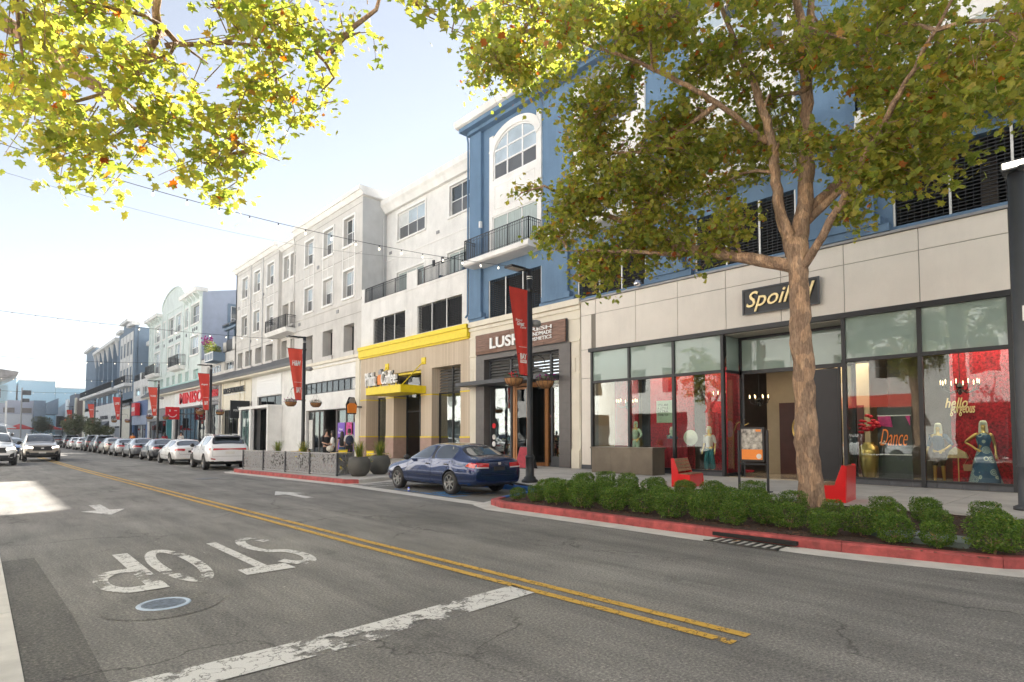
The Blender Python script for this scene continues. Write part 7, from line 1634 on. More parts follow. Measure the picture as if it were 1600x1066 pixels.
# ================================================================= BOXWOOD SHRUBS
def shrub_mesh(seed, n=3800, fr=1.0):
    rng = np.random.default_rng(seed); d = rng.normal(size=(n, 3)); d /= np.linalg.norm(d, axis=1)[:, None]
    d /= (np.abs(d) ** 3.6).sum(1)[:, None] ** (1 / 3.6)
    ph = rng.uniform(0, 6.28, 6); az = np.arctan2(d[:, 1], d[:, 0]); lump = 1 + .07 * np.sin(3 * az + ph[0] + 2 * d[:, 2]) + .05 * np.sin(5 * az + ph[1]) + .06 * np.sin(7 * d[:, 2] + ph[2])
    r = rng.uniform(.35, 1.0, n) ** .35 * lump
    P = d * r[:, None] * np.array([.27, .27, .245]); P[:, 2] += .285
    V, F = leaves_np(P, .036 * fr, rng, 'simple', droop=-.2, up=.2); return mesh_from_np('foliage', V, F, M['boxleaf'])
SHM = [shrub_mesh(100 + k) for k in range(5)]
def stem_mesh(seed):
    rr = random.Random(seed); q = MB()
    for k in range(7):
        a = rr.uniform(0, 6.28); e = (math.cos(a) * rr.uniform(.05, .14), math.sin(a) * rr.uniform(.05, .14), rr.uniform(.15, .28)); q.tube([(0, 0, -.02), (e[0] * .4, e[1] * .4, .14), e], [.011, .008, .003], 4)
    return q.mesh('stem', mat('shrub_stem', (.30, .20, .11), .8, var=.2))
STM = [stem_mesh(k) for k in range(3)]
spots = [(9.45, 10.15, .7, 'smallest shrub, thin and leggy at the far left end of the bed'), (9.55, 9.62, .85, 'narrow shrub, second along the kerb from the far end'), (9.45, 8.9, 1.05, 'rounded shrub, third along the kerb from the far end'), (9.42, 8.15, 1.1, 'broad shrub, fourth along the kerb from the far end'), (9.48, 7.35, 1.05, 'square clipped shrub, fifth along the kerb from the far end'), (9.6, 6.72, .95, 'compact shrub, sixth along the kerb from the far end'), (9.48, 6.05, 1.1, 'upright shrub, seventh along the kerb from the far end'), (9.6, 5.45, 1.0, 'upright shrub, eighth along the kerb, before the drain'), (9.55, 4.88, .95, 'dark shrub by the storm drain inlet'), (9.95, 4.5, .9, 'shrub just set back behind the storm drain'), (9.75, 4.02, .95, 'shrub by the kerb left of the big tree trunk'), (9.55, 3.42, .85, 'open shrub with bare forked stems before the tree trunk'), (9.95, 3.05, 1.0, 'dense shrub directly right of the big tree trunk'), (9.62, 2.52, .95, 'bushy shrub left of the green utility box'), (9.6, 2.02, .8, 'blue green leggy shrub before the utility box'), (9.65, 1.42, 1.15, 'large rounded shrub right of the utility box'), (10.1, .62, 1.1, 'shrub cut by the right edge of the picture')]
back = []
br_ = random.Random(9)
for i, x in enumerate((10.35, 11.25, 12.15, 13.05)):
    for j in range(12):
        y = 10.1 + .25 * i - j * .82 + (i % 2) * .35 + br_.uniform(-.08, .08)
        if y < 5.0 - (.4 * i) or abs(x - 12.75) < .5 and abs(y - 4.8) < .8: continue
        back.append((x + br_.uniform(-.1, .1), y, br_.uniform(.9, 1.12)))
for (x, y, s) in ((10.6, 3.9, .8), (11.6, 4.0, .9), (10.9, 3.0, .85), (11.7, 3.1, 1.0), (12.9, 3.55, 1.0), (11.2, 2.35, .95), (12.3, 2.75, 1.05), (13.2, 2.9, .95), (11.9, 1.75, 1.0), (12.9, 2.0, 1.05), (11.0, 1.3, .9), (13.3, 1.2, 1.0), (12.2, .8, 1.0)): back.append((x, y, s * .85))
shr = None
def add_shrub(x, y, s, lab, k):
    e = thing('boxwood_shrub', lab, 'shrub', (x, y, .13), 'clipped boxwood shrubs in the planting bed'); s *= .90; e.scale = (s, s, s * .92 * br_.uniform(.92, 1.08)); e.rotation_euler = (0, 0, br_.uniform(0, 6.28))
    a = bpy.data.objects.new('foliage', SHM[k % 5]); COL.objects.link(a); a.parent = e; b_ = bpy.data.objects.new('stem', STM[k % 3]); COL.objects.link(b_); b_.parent = e
for k, (x, y, s, lab) in enumerate(spots): add_shrub(x, y, s, lab, k)
LM = ['Spoiled entrance', 'boutique window']
def ordinal(n): return ['first', 'second', 'third', 'fourth', 'fifth', 'sixth', 'seventh', 'eighth', 'ninth', 'tenth', 'eleventh', 'twelfth', 'thirteenth'][n]
rows = {}
for k, (x, y, s) in enumerate(back):
    if k < len(back) - 13:
        rname = {10: 'second row from the kerb', 11: 'middle row', 12: 'fourth row from the kerb', 13: 'row along the pavement'}[min(13, int(round(x - .25)))]; rows.setdefault(rname, 0); n_ = rows[rname]; rows[rname] += 1
        lab = 'clipped shrub, %s from the lamp end in the %s' % (ordinal(min(12, n_)), rname)
    else: lab = 'loose shrub around the big tree, %s towards the right edge' % ordinal(k - (len(back) - 13))
    add_shrub(x, y, s, lab, k + 2)
ub = thing('utility_box', 'flat grey green utility box lid set in the mulch among the shrubs', 'utility box', (10.2, 2.3, .12))
q = MB(); q.prism([(9.85, 1.72), (10.5, 1.80), (10.62, 2.55), (10.1, 2.95), (9.8, 2.5)], 'z', .12, .20); q.build('lid', M['green_box'], ub)
q = MB(); q.box(10.02, 10.12, 2.2, 2.4, .20, .206); q.build('marking_plate', M['charcoal'], ub)
for i, (x, y, lab) in enumerate(((9.0, 2.2, 'dry tan leaf lying on the red kerb right of the utility box'), (8.62, 4.35, 'curled tan leaf on the storm drain grate'), (8.85, 3.75, 'yellow dry leaf at the end of the storm drain'), (10.3, 2.75, 'yellow leaf on the utility box lid'), (10.6, 1.5, 'tan leaf on the mulch right of the utility box'), (10.25, 2.2, 'small dry leaf on the utility box lid'))):
    V, F = leaves_np(np.zeros((1, 3)), .13, np.random.default_rng(i), droop=0, up=3); o = bpy.data.objects.new('fallen_leaf', mesh_from_np('fallen_leaf', V, F, mat('dry_leaf', (.42, .22, .08), .7, var=.3, scale=10))); COL.objects.link(o)
    o.location = (x, y, {0: .175, 1: .04, 2: .04, 3: .225, 4: .16, 5: .225}[i]); tag(o, lab, 'leaf', 'dry leaves fallen by the kerb')
# ================================================================= FIGURES (people and shop mannequins)
def skin(verts, edges, rad, lvl=2):
    me = bpy.data.meshes.new('t'); me.from_pydata([tuple(v) for v in verts], edges, []); o = bpy.data.objects.new('t', me); COL.objects.link(o)
    m = o.modifiers.new('k', 'SKIN'); m.use_smooth_shade = True; s = o.modifiers.new('s', 'SUBSURF'); s.levels = lvl; s.render_levels = lvl
    sv = me.skin_vertices[0].data
    for v, r in zip(sv, rad): v.radius = r if isinstance(r, tuple) else (r, r)
    sv[0].use_root = True
    out = bpy.data.meshes.new_from_object(o.evaluated_get(bpy.context.evaluated_depsgraph_get())); bpy.data.objects.remove(o); bpy.data.meshes.remove(me); return out
def figure(parent, la, ra, ll=((.02, .10, .50), (-.02, .11, .08)), rl=((.03, -.10, .50), (.0, -.11, .08)), H=1.0, m_skin='skin', top=None, bottom=None, sleeves=.5, legs='long', dress=None, hair='hair', hairlen=.12, head=True, name='body', wide=1.0, loc=(0, 0, 0), rz=0):
    """local frame: faces +X, left is +Y. la/ra = (elbow, wrist)"""
    V = [(0, 0, .96), (.0, 0, 1.10), (.01, 0, 1.28), (0, 0, 1.43), (.01, 0, 1.52), (.03, 0, 1.60), (.025, 0, 1.69)]
    Rr = [(.11, .145), (.095, .12), (.105, .145), (.07, .09), .047, (.078, .068), (.068, .06)]; E = [(i, i + 1) for i in range(6)]
    def add(p, r, q): V.append(p); Rr.append(r); E.append((q, len(V) - 1)); return len(V) - 1
    chains = {}
    for s, (el, wr) in ((1, la), (-1, ra)):
        sh = add((0, s * .17 * wide, 1.41), .052, 3); e = add(el, .038, sh); w = add(wr, .025, e); d = (Vector(wr) - Vector(el)).normalized(); W = Vector(wr); pal = add(tuple(W + d * .07), (.034, .018), w)
        sd = d.cross(Vector((1, 0, 0))); sd = sd.normalized() if sd.length > .1 else Vector((0, 1, 0))
        for k, (o_, l) in enumerate(((-.024, .065), (-.008, .078), (.008, .072), (.024, .058))):
            f1 = add(tuple(W + d * (.10 + l * .4) + sd * o_), .009, pal); add(tuple(W + d * (.10 + l) + sd * o_ + Vector((.012, 0, 0))), .007, f1)
        add(tuple(W + d * .07 + sd * .045 + Vector((.015, 0, 0))), .010, w); chains[s] = (sh, e, w)
    for s, (kn, an) in ((1, ll), (-1, rl)):
        h = add((0, s * .085, .90), .085, 0); k = add(kn, .058, h); a = add(an, .036, k); add((an[0] + .13, an[1], an[2] - .045), (.035, .022), add((an[0] + .03, an[1], an[2] - .03), (.038, .03), a)); chains['l%d' % s] = (h, k, a)
    nn = add((.105, 0, 1.61), .012, 5) if m_skin == 'skin' else None
    off = Matrix.Translation(loc) @ Matrix.Rotation(rz, 4, 'Z') @ Matrix.Scale(H, 4)
    def mk(me, nm, m):
        me.transform(off); me.materials.clear(); me.materials.append(M[m] if isinstance(m, str) else m); o = bpy.data.objects.new(nm, me); COL.objects.link(o); o.parent = parent; o.location = -_org(parent); return o
    body = mk(skin(V, E, Rr, 1), name, m_skin)
    def sub(vs_, rs, nm, m, par=body):
        E2 = [(i, i + 1) for i in range(len(vs_) - 1)]; return vs_, rs, E2
    if top:
        v = [(0, 0, .93), (.0, 0, 1.10), (.01, 0, 1.28), (0, 0, 1.44)]; r = [(.135, .17), (.115, .145), (.125, .165), (.085, .105)]; e = [(0, 1), (1, 2), (2, 3)]
        for s, (el, wr) in ((1, la), (-1, ra)):
            v.append((0, s * .175 * wide, 1.41)); r.append(.07); e.append((3, len(v) - 1)); S_, L1, W_ = Vector((0, s * .175, 1.41)), Vector(el), Vector(wr)
            if sleeves <= .5: v.append(tuple(S_.lerp(L1, sleeves * 2))); r.append(.058); e.append((len(v) - 2, len(v) - 1))
            else: v.append(tuple(L1)); r.append(.055); e.append((len(v) - 2, len(v) - 1)); v.append(tuple(L1.lerp(W_, sleeves * 2 - 1))); r.append(.042); e.append((len(v) - 2, len(v) - 1))
        mk(skin(v, e, r, 1), 'top', top)
    if bottom:
        v = [(0, 0, 1.0), (0, 0, .93)]; r = [(.115, .15), (.125, .165)]; e = [(0, 1)]
        for s, (kn, an) in ((1, ll), (-1, rl)):
            k_ = 1.0 if legs != 'wide' else 1.7
            v.append((0, s * .09, .84)); r.append(.10); e.append((1, len(v) - 1)); v.append(kn); r.append(.072 * k_); e.append((len(v) - 2, len(v) - 1))
            if legs != 'short': v.append((an[0], an[1], an[2] + .04)); r.append(.055 * (1 if legs != 'wide' else 2.6)); e.append((len(v) - 2, len(v) - 1))
        mk(skin(v, e, r, 1), 'trousers', bottom)
    if dress:
        mm, z0, rad = dress; q = MB(); n = 28; prof = [(.10, 1.46), (.155, 1.38), (.165, 1.27), (.125, 1.10), (.165, .93), (.17 + (rad - .17) * .35, .70), (rad * .9, z0 + .15), (rad, z0)]
        vs_ = []
        for i, (r, z) in enumerate(prof):
            for k in range(n): a = 2 * math.pi * k / n; f = 1 + (.07 * math.sin(a * 7 + i * .4) * max(0, (i - 4) / 3)); vs_.append((r * f * math.cos(a) * (.8 if i < 5 else .95), r * f * math.sin(a), z))
        q.add(vs_, [(i * n + k, i * n + (k + 1) % n, (i + 1) * n + (k + 1) % n, (i + 1) * n + k) for i in range(len(prof) - 1) for k in range(n)]); mk(q.mesh('dress', None, True), 'dress', mm)
    if hair:
        q = MB(); n = 16; prof = [(.001, 1.795), (.06, 1.785), (.092, 1.74), (.102, 1.68), (.105, 1.62), (.10 + .1 * hairlen, 1.62 - hairlen)]; vs_ = []
        for i, (r, z) in enumerate(prof):
            for k in range(n):
                a = 2 * math.pi * k / n; fr = math.cos(a) > .45 and i >= 3
                rr_ = r * (.55 if fr else 1); vs_.append((.015 + rr_ * math.cos(a), rr_ * math.sin(a) * .92, z))
        fs = [(i * n + k, i * n + (k + 1) % n, (i + 1) * n + (k + 1) % n, (i + 1) * n + k) for i in range(len(prof) - 1) for k in range(n) if not (i >= 3 and (math.cos(2 * math.pi * k / n) > .45 and math.cos(2 * math.pi * (k + 1) / n) > .45))]
        q.add(vs_, fs); mk(q.mesh('hair', None, True), 'hair', hair)
    if m_skin == 'skin':
        q = MB(); 
        for s in (-1, 1): q.ball((.098, s * .030, 1.655), .010, 6, 4)
        mk(q.mesh('eyes'), 'eyes', 'hair')
    return body
A_DN = lambda s: ((-.02, s * .23, 1.12), (.06, s * .25, .88))
FG = 'gold mannequins in the boutique windows'
def printed_cloth():
    m, nt, b, o = _nt('printed_blue_cloth'); g = N(nt, 'ShaderNodeNewGeometry'); vo = N(nt, 'ShaderNodeTexVoronoi'); vo.inputs['Scale'].default_value = 4.2; L(nt, g.outputs['Position'], vo.inputs['Vector'])
    w = N(nt, 'ShaderNodeMath', operation='MULTIPLY'); w.inputs[1].default_value = 7; L(nt, vo.outputs['Distance'], w.inputs[0]); f = N(nt, 'ShaderNodeMath', operation='FRACT'); L(nt, w.outputs[0], f.inputs[0])
    r = ramp(nt, [(0, (.03, .09, .18)), (.5, (.04, .13, .24)), (.55, (.50, .58, .50)), (1, (.35, .45, .42))]); L(nt, f.outputs[0], r.inputs[0]); gt = N(nt, 'ShaderNodeMath', operation='LESS_THAN'); gt.inputs[1].default_value = .5; L(nt, vo.outputs['Distance'], gt.inputs[0])
    mx = N(nt, 'ShaderNodeMix', data_type='RGBA'); L(nt, gt.outputs[0], mx.inputs[0]); mx.inputs[6].default_value = (.03, .09, .18, 1); L(nt, r.outputs[0], mx.inputs[7]); L(nt, mx.outputs[2], b.inputs['Base Color']); return m
M['print'] = printed_cloth()
t = thing('mannequin', 'gold mannequin with pale bob wig and navy jacket beside the middle window bar', 'mannequin', (21.25, 4.35, .16), FG)
figure(t, ((.06, .34, 1.17), (.20, .20, 1.02)), ((-.04, -.26, 1.14), (.06, -.30, .90)), m_skin='gold', top='denim', bottom='mulch', sleeves=.62, legs='short', hair='wig', hairlen=.14, loc=(21.25, 4.35, .17), rz=math.pi * .97, H=1.03)
t = thing('mannequin', 'gold mannequin with pale bob wig in a long printed blue dress', 'mannequin', (21.2, 3.28, .16), FG)
figure(t, ((-.02, .23, 1.12), (.02, .25, .92)), ((-.04, -.40, 1.20), (.05, -.19, 1.05)), m_skin='gold', dress=(M['print'], .12, .36), hair='wig', hairlen=.16, loc=(21.2, 3.28, .17), rz=math.pi * 1.04, H=1.06)
bg_ = thing('handbag', 'small tan woven handbag held by the mannequin in the long dress', 'handbag', (21.15, 3.6, .6)); q = MB(); q.prism([(3.50, .62), (3.74, .62), (3.76, .80), (3.48, .80)], 'x', 21.10, 21.2); q.build('bag_body', M['tan'], bg_); q = MB(); q.tube([(21.15, 3.50, .80), (21.15, 3.60, 1.08), (21.15, 3.74, .80)], .006, 5); q.build('strap', M['tan'], bg_)
bg_ = thing('handbag', 'large gold leather handbag on a stand between the two mannequins', 'handbag', (21.3, 4.0, 1.1)); q = MB(); q.prism([(3.66, .98), (4.16, .98), (4.10, 1.18), (3.98, 1.30), (3.72, 1.14)], 'x', 21.25, 21.4); q.build('bag_body', mat('gold_leather', (.42, .34, .18), .4, .5, var=.3, scale=14), bg_); q = MB(); q.tube([(21.32, 3.9, .16), (21.32, 3.9, .98)], .015, 6); q.build('stand', M['gold'], bg_)
t = thing('mannequin', 'mannequin in a pale green outfit in the far left boutique window', 'mannequin', (21.4, 15.35, .16), FG)
figure(t, ((.0, .30, 1.18), (.12, .22, 1.0)), A_DN(-1), m_skin='gold', top='pale_green', bottom='pale_green', legs='short', sleeves=.9, hair='pale_green', hairlen=.1, loc=(21.4, 15.35, .5), rz=math.pi, H=.98)
q = MB(); q.box(21.0, 21.9, 14.95, 16.6, .16, .5); q.build('display_plinth', M['wood_dark'], cb)
t = thing('mannequin', 'mannequin in a pale floral top under the green poster', 'mannequin', (21.5, 13.6, .16), FG)
figure(t, A_DN(1), A_DN(-1), m_skin='pale_green', top='print', bottom='red_velvet', sleeves=.8, hair='wig', hairlen=.1, loc=(21.5, 13.6, .17), rz=math.pi, H=1.02)
t = thing('mannequin', 'mannequin in wide teal trousers at the right end of the left boutique windows', 'mannequin', (21.2, 11.75, .16), FG)
figure(t, A_DN(1), A_DN(-1), m_skin='gold', top='cloth_white', bottom='teal_cloth', legs='wide', sleeves=.5, hair='wig', hairlen=.1, loc=(21.2, 11.75, .17), rz=math.pi, H=1.02)
q = MB()
for k in range(13): y = 12.75 + k * .09; q.prism([(21.2 + .05 * (k % 2), .17), (21.3 + .05 * (k % 2), .17), (21.28, 1.45), (21.22, 1.45)], 'y', y, y + .085)
dd = thing('draped_table', 'table draped with pleated crimson velvet in the second boutique window', 'table', (21.4, 13.3, .16)); q.build('velvet_drape', M['red_velvet'], dd); q = MB(); q.box(21.15, 21.9, 12.7, 14.0, 1.45, 1.5); q.build('table_top', M['red_velvet'], dd)
def rosette(parent, c, rad, m, n=26, sd=0):
    rr = random.Random(sd); q = MB()
    for k in range(n):
        d = Vector((rr.gauss(0, 1), rr.gauss(0, 1), rr.gauss(0, .8))).normalized(); p = Vector(c) + d * rad * rr.uniform(.4, 1); q.ball(p, rad * rr.uniform(.16, .30), 6, 4, .6)
    q.build('petals', m, parent, kind='stuff')
va = thing('gold_vase', 'tall fluted gold vase with large red flowers at the left of the right boutique window', 'vase', (21.05, 6.2, .16))
q = MB(); n = 30; prof = [(.14, .17), (.17, .3), (.24, .8), (.27, 1.1), (.25, 1.28), (.14, 1.36), (.15, 1.42)]; q.add([((r * (1 + .06 * math.cos(15 * 2 * math.pi * k / n))) * math.cos(2 * math.pi * k / n) + 21.05, (r * (1 + .06 * math.cos(15 * 2 * math.pi * k / n))) * math.sin(2 * math.pi * k / n) + 6.16, z) for r, z in prof for k in range(n)], [(i * n + k, i * n + (k + 1) % n, (i + 1) * n + (k + 1) % n, (i + 1) * n + k) for i in range(len(prof) - 1) for k in range(n)]); q.build('vase_body', M['gold'], va, True)
rosette(va, (21.05, 6.15, 1.95), .34, M['redflower'], 30, 1); rosette(va, (21.0, 5.75, 1.45), .10, M['whiteflower'], 10, 2)
sg = thing('neon_sign', 'orange neon dance lettering on a dark board with pink curtains in the boutique window', 'neon sign', (21.3, 5.55, 1.2))
q = MB(); q.box(21.35, 21.4, 5.05, 5.98, .17, 2.55); q.build('board', mat('neon_board', (.05, .06, .06), .4), sg); text(sg, 'Dance', M['neon'], (5.9, 5.15, 1.32, 1.84), at=21.33, shear=.45, bold=-.012, thick=.02, name='neon_lettering')
q = MB(); q.prism([(5.08, 1.95), (5.2, 2.25), (5.08, 2.25)], 'x', 21.30, 21.34); q.prism([(5.55, 1.9), (5.95, 1.95), (5.95, 2.25), (5.6, 2.25)], 'x', 21.30, 21.34); q.build('curtain', M['magenta'], sg)
q = MB(); q.box(21.30, 21.34, 5.05, 5.98, 2.25, 2.28); q.box(21.30, 21.34, 5.05, 5.98, 1.02, 1.05); q.build('trim', M['white_paint'], sg)
sg = thing('wall_lettering', 'gold cursive hello gorgeous lettering on the red flower wall', 'lettering sign', (21.88, 4, 2.4)); text(sg, 'hello', M['goldtext'], (4.28, 3.72, 2.48, 2.78), at=21.86, shear=.3, bold=.01); text(sg, 'gorgeous', M['goldtext'], (4.16, 3.55, 2.22, 2.52), at=21.86, shear=.3, bold=.01)
sg = thing('window_poster', 'pale green notice with dark print hanging in the second boutique window', 'poster', (20.6, 13.2, 2.3)); q = MB(); q.box(20.60, 20.62, 12.85, 13.75, 2.15, 3.05); q.build('sheet', mat('green_notice', (.45, .60, .42), .6), sg)
for k, s_ in enumerate(('YOU ARE', 'A LITTLE', 'EXTRA', 'THANK YOU')): text(sg, s_, M['charcoal'], (13.7, 13.2, 2.82 - k * .13, 2.92 - k * .13), at=20.6, thick=.006)
hat = thing('straw_hat', 'pale round brimmed hat on a peg beside the third window bar', 'hat', (20.8, 12.5, 1.7)); q = MB(); q.lathe([(.001, -.14), (.13, -.12), (.15, 0), (.30, .02), (.31, .03)], (20.8, 12.35, 1.55), 18, 'x'); q.build('brim', M['wig'], hat, True)
def chandelier(x, y, z, label, s=1.0, n=8):
    t = thing('chandelier', label, 'chandelier', (x, y, z), 'black chandeliers inside the boutique')
    q = MB(); q.tube([(x, y, z), (x, y, 4.48)], .01, 5); q.lathe([(.001, -.35), (.05, -.3), (.04, -.15), (.09, -.1), (.03, 0), (.001, .05)], (x, y, z), 10)
    for k in range(n):
        a = 2 * math.pi * k / n; c_, s_ = math.cos(a) * s, math.sin(a) * s; q.tube([(x, y, z - .15), (x + .22 * c_, y + .22 * s_, z - .28), (x + .42 * c_, y + .42 * s_, z - .18), (x + .45 * c_, y + .45 * s_, z - .06)], .012, 5); q.lathe([(.001, -.06), (.045, -.05), (.05, -.03)], (x + .45 * c_, y + .45 * s_, z), 8)
    q.build('frame', M['black'], t)
    for k in range(n): a = 2 * math.pi * k / n; b_ = MB(); b_.lathe([(.010, -.05), (.011, .04), (.018, .06), (.001, .12)], (x + .45 * s * math.cos(a), y + .45 * s * math.sin(a), z), 7); b_.build('candle_bulb', M['flame'], t)
chandelier(21.0, 3.75, 3.15, 'black chandelier with lit candle bulbs before the red flower wall', 1.0, 10)
chandelier(21.5, 15.9, 3.15, 'black chandelier with lit bulbs in the far left boutique window', 1.0); chandelier(22.2, 11.7, 3.3, 'chandelier deep behind the third boutique window', .8); chandelier(22.4, 10.3, 3.1, 'chandelier seen beside the open boutique door', .8)
q = MB(); q.tube([(21.0, 10.05, .2), (21.0, 10.05, 1.7), (21.0, 9.95, 2.0), (21.0, 9.75, 2.1)], .02, 6); q.tube([(21.0, 10.35, .2), (21.0, 10.35, 1.75), (21.0, 10.2, 2.1), (21.0, 9.9, 2.25)], .02, 6)
lt = thing('luggage_trolley', 'curved brass luggage trolley behind the corner glass of the boutique', 'trolley', (21.6, 10.2, .16)); q.xf(Matrix.Translation((.6, 0.6, 0))); q.build('brass_hoops', M['gold'], lt); q = MB(); q.box(21.4, 21.9, 10.3, 11.0, .25, .32); q.build('deck', M['red_velvet'], lt)
mi = thing('wall_mirror', 'ornate framed mirror on the beige wall inside the boutique door', 'mirror', (23.15, 9.1, 1.9)); q = MB(); q.lathe([(.20, 0), (.26, -.03), (.28, .02)], (0, 0, 0), 20, 'x'); q.xf(Matrix.Translation((23.12, 9.6 - .5, 1.9)) @ Matrix.Scale(1.7, 4, (0, 0, 1))); q.build('frame', M['gold'], mi); q = MB(); q.lathe([(.001, 0), (.21, 0)], (0, 0, 0), 20, 'x'); q.xf(Matrix.Translation((23.13, 9.1, 1.9)) @ Matrix.Scale(1.7, 4, (0, 0, 1))); q.build('glass', M['blind'], mi)

# ================================================================= STREET PEOPLE
PG = 'people on the pavement'
def person(x, y, rz, label, **kw):
    t = thing('person', label, 'person', (x, y, .145), PG); figure(t, loc=(x, y, .145), rz=rz, **kw); return t
person(12.45, 26.9, R(-100), 'person in black shirt and cap standing by the fence facing a friend', la=((.10, .22, 1.15), (.28, .10, 1.12)), ra=((.10, -.22, 1.15), (.28, -.08, 1.10)), top='cloth_black', bottom='cloth_black', hairlen=.03)
person(12.35, 26.0, R(150), 'person with long dark hair in white top with a pale shoulder bag', la=((.02, .24, 1.14), (.16, .18, .98)), ra=A_DN(-1), top='cloth_white', bottom='cloth_black', hairlen=.42, H=.96)
hb = thing('shoulder_bag', 'pale cream shoulder bag at the hip of the long haired person', 'bag', (12.2, 25.85, 1.0)); q = MB(); q.ball((12.13, 25.82, 1.02), .17, 10, 7, .85); q.build('bag_body', mat('cream_leather', (.6, .56, .48), .6), hb, True); q = MB(); q.tube([(12.13, 25.82, 1.1), (12.3, 25.95, 1.55)], .012, 5); q.build('strap', M['tan'], hb)
person(13.9, 28.2, R(60), 'person in a black sleeveless top walking towards the clothing shop', la=A_DN(1), ra=((.06, -.23, 1.13), (.2, -.24, .98)), top='cloth_black', bottom='denim', sleeves=.1, hairlen=.25, H=.95, ll=((.14, .10, .50), (.22, .11, .09)), rl=((-.04, -.10, .50), (-.26, -.11, .14)))
person(14.2, 28.0, R(70), 'person in a white shirt with a dark backpack seen from behind', la=A_DN(1), ra=A_DN(-1), top='cloth_white', bottom='cloth_black', hairlen=.05, H=1.03)
bp_ = thing('backpack', 'dark blue backpack on the white shirted person', 'backpack', (14.1, 27.8, 1.2)); q = MB(); q.ball((0, 0, 0), .21, 10, 8, 1.25); q.xf(Matrix.Translation((14.13, 27.83, 1.38)) @ Matrix.Rotation(R(70), 4, 'Z') @ Matrix.Scale(.6, 4, (1, 0, 0))); q.build('pack_body', mat('navy_pack', (.02, .03, .06), .7), bp_, True); q = MB(); q.tube([(14.2, 27.8, 1.3), (14.28, 27.86, 1.6), (14.22, 27.9, 1.62)], .02, 5); q.build('strap', M['cloth_black'], bp_)
person(13.2, 57.5, R(-80), 'person in a white shirt on the pavement beyond the white sedan', la=A_DN(1), ra=A_DN(-1), top='cloth_white', bottom='denim', hairlen=.05)
person(12.6, 60.5, R(90), 'person in dark red clothes farther up the pavement', la=A_DN(1), ra=A_DN(-1), top='red_velvet', bottom='cloth_black', hairlen=.2, H=.97)
person(12.2, 73.0, R(-90), 'person in an orange top before the blue fronted shop', la=A_DN(1), ra=A_DN(-1), top='orange', bottom='cloth_black', hairlen=.1, H=.98)

# ================================================================= PAVEMENT FURNITURE
fe = thing('perforated_fence', 'grey perforated steel fence panels along the red kerb by the patio', 'fence', (9.3, 24, .145))
FA, FB = Vector((9.80, 20.25, 0)), Vector((8.92, 27.75, 0)); n = 4
def slab_between(q, a, b_, th, z0, z1):
    d = (b_ - a).normalized(); nn_ = Vector((-d.y, d.x, 0)) * th / 2
    q.prism([tuple((a + nn_).xy), tuple((b_ + nn_).xy), tuple((b_ - nn_).xy), tuple((a - nn_).xy)], 'z', z0, z1)
for k in range(n):
    a, b_ = FA.lerp(FB, k / n + .006), FA.lerp(FB, (k + 1) / n - .006); q = MB(); slab_between(q, a, b_, .006, .22, .95); q.build('panel', M['perf'], fe)
    q = MB(); slab_between(q, a, b_, .04, .95, .99); slab_between(q, a, b_, .04, .18, .22); q.build('rail', M['coping'], fe)
for k in range(n + 1): p = FA.lerp(FB, k / n); q = MB(); q.box(p.x - .035, p.x + .035, p.y - .035, p.y + .035, .145, 1.0); q.build('post', M['charcoal'], fe)
q = MB(); slab_between(q, FA, Vector((10.6, 20.5, 0)), .03, .18, .98); q.build('panel', M['perf'], fe)
def grass(parent, x, y, z, h, n=90, spread=.35, sd=0):
    rr = random.Random(sd); q = MB()
    for k in range(n):
        a = rr.uniform(0, 6.28); l = h * rr.uniform(.7, 1.35); o_ = rr.uniform(.3, 1.3) * spread; dx, dy = math.cos(a), math.sin(a); w = .008; bx, by = x + rr.uniform(-.08, .08), y + rr.uniform(-.08, .08); P = []
        for t_ in (0, .35, .7, 1.0): P.append(Vector((bx + dx * o_ * t_ ** 1.6, by + dy * o_ * t_ ** 1.6, z + l * (t_ - .35 * t_ ** 3))))
        sv = Vector((-dy, dx, 0)); vs_ = []
        for i, p in enumerate(P): ww = w * (1.3, 1.2, .8, .1)[i]; vs_ += [p - sv * ww, p + sv * ww]
        q.add(vs_, [(0, 1, 3, 2), (2, 3, 5, 4), (4, 5, 7, 6)])
    q.build('grass_blades', M['grassleaf'], parent, kind='stuff')
def pot(x, y, r, label, sd, gh=.75):
    t = thing('round_planter', label, 'planter', (x, y, .145), 'planters with spiky grasses on the patio'); q = MB(); q.lathe([(.001, 0), (r * .55, .0), (r * .86, r * .35), (r, r * .85), (r * .93, r * 1.35), (r * .72, r * 1.68), (r * .66, r * 1.68), (r * .62, r * 1.5), (.001, r * 1.5)], (x, y, .145), 28); q.build('pot', M['pot'], t, True)
    grass(t, x, y, .145 + r * 1.45, gh, 110, .45, sd)
    leafcloud('trailing_leaves', t, [(x + .25, y - .05, .145 + r * 1.5, .28, .25, .22, 200)], random.Random(sd), .05, M['grassleaf']); return t
pot(10.42, 19.75, .42, 'round charcoal planter with tall grass touching the end of the perforated fence', 1, .85)
pot(11.55, 20.25, .43, 'round charcoal planter with spiky grass standing alone before the coffee shop', 2, .85)
pot(11.0, 29.2, .34, 'planter with yellow green grass nearest the white crossover', 3, .9); pot(11.3, 26.8, .34, 'planter with pale grass behind the middle of the perforated fence', 4, .9)
q = MB(); rr = random.Random(4)
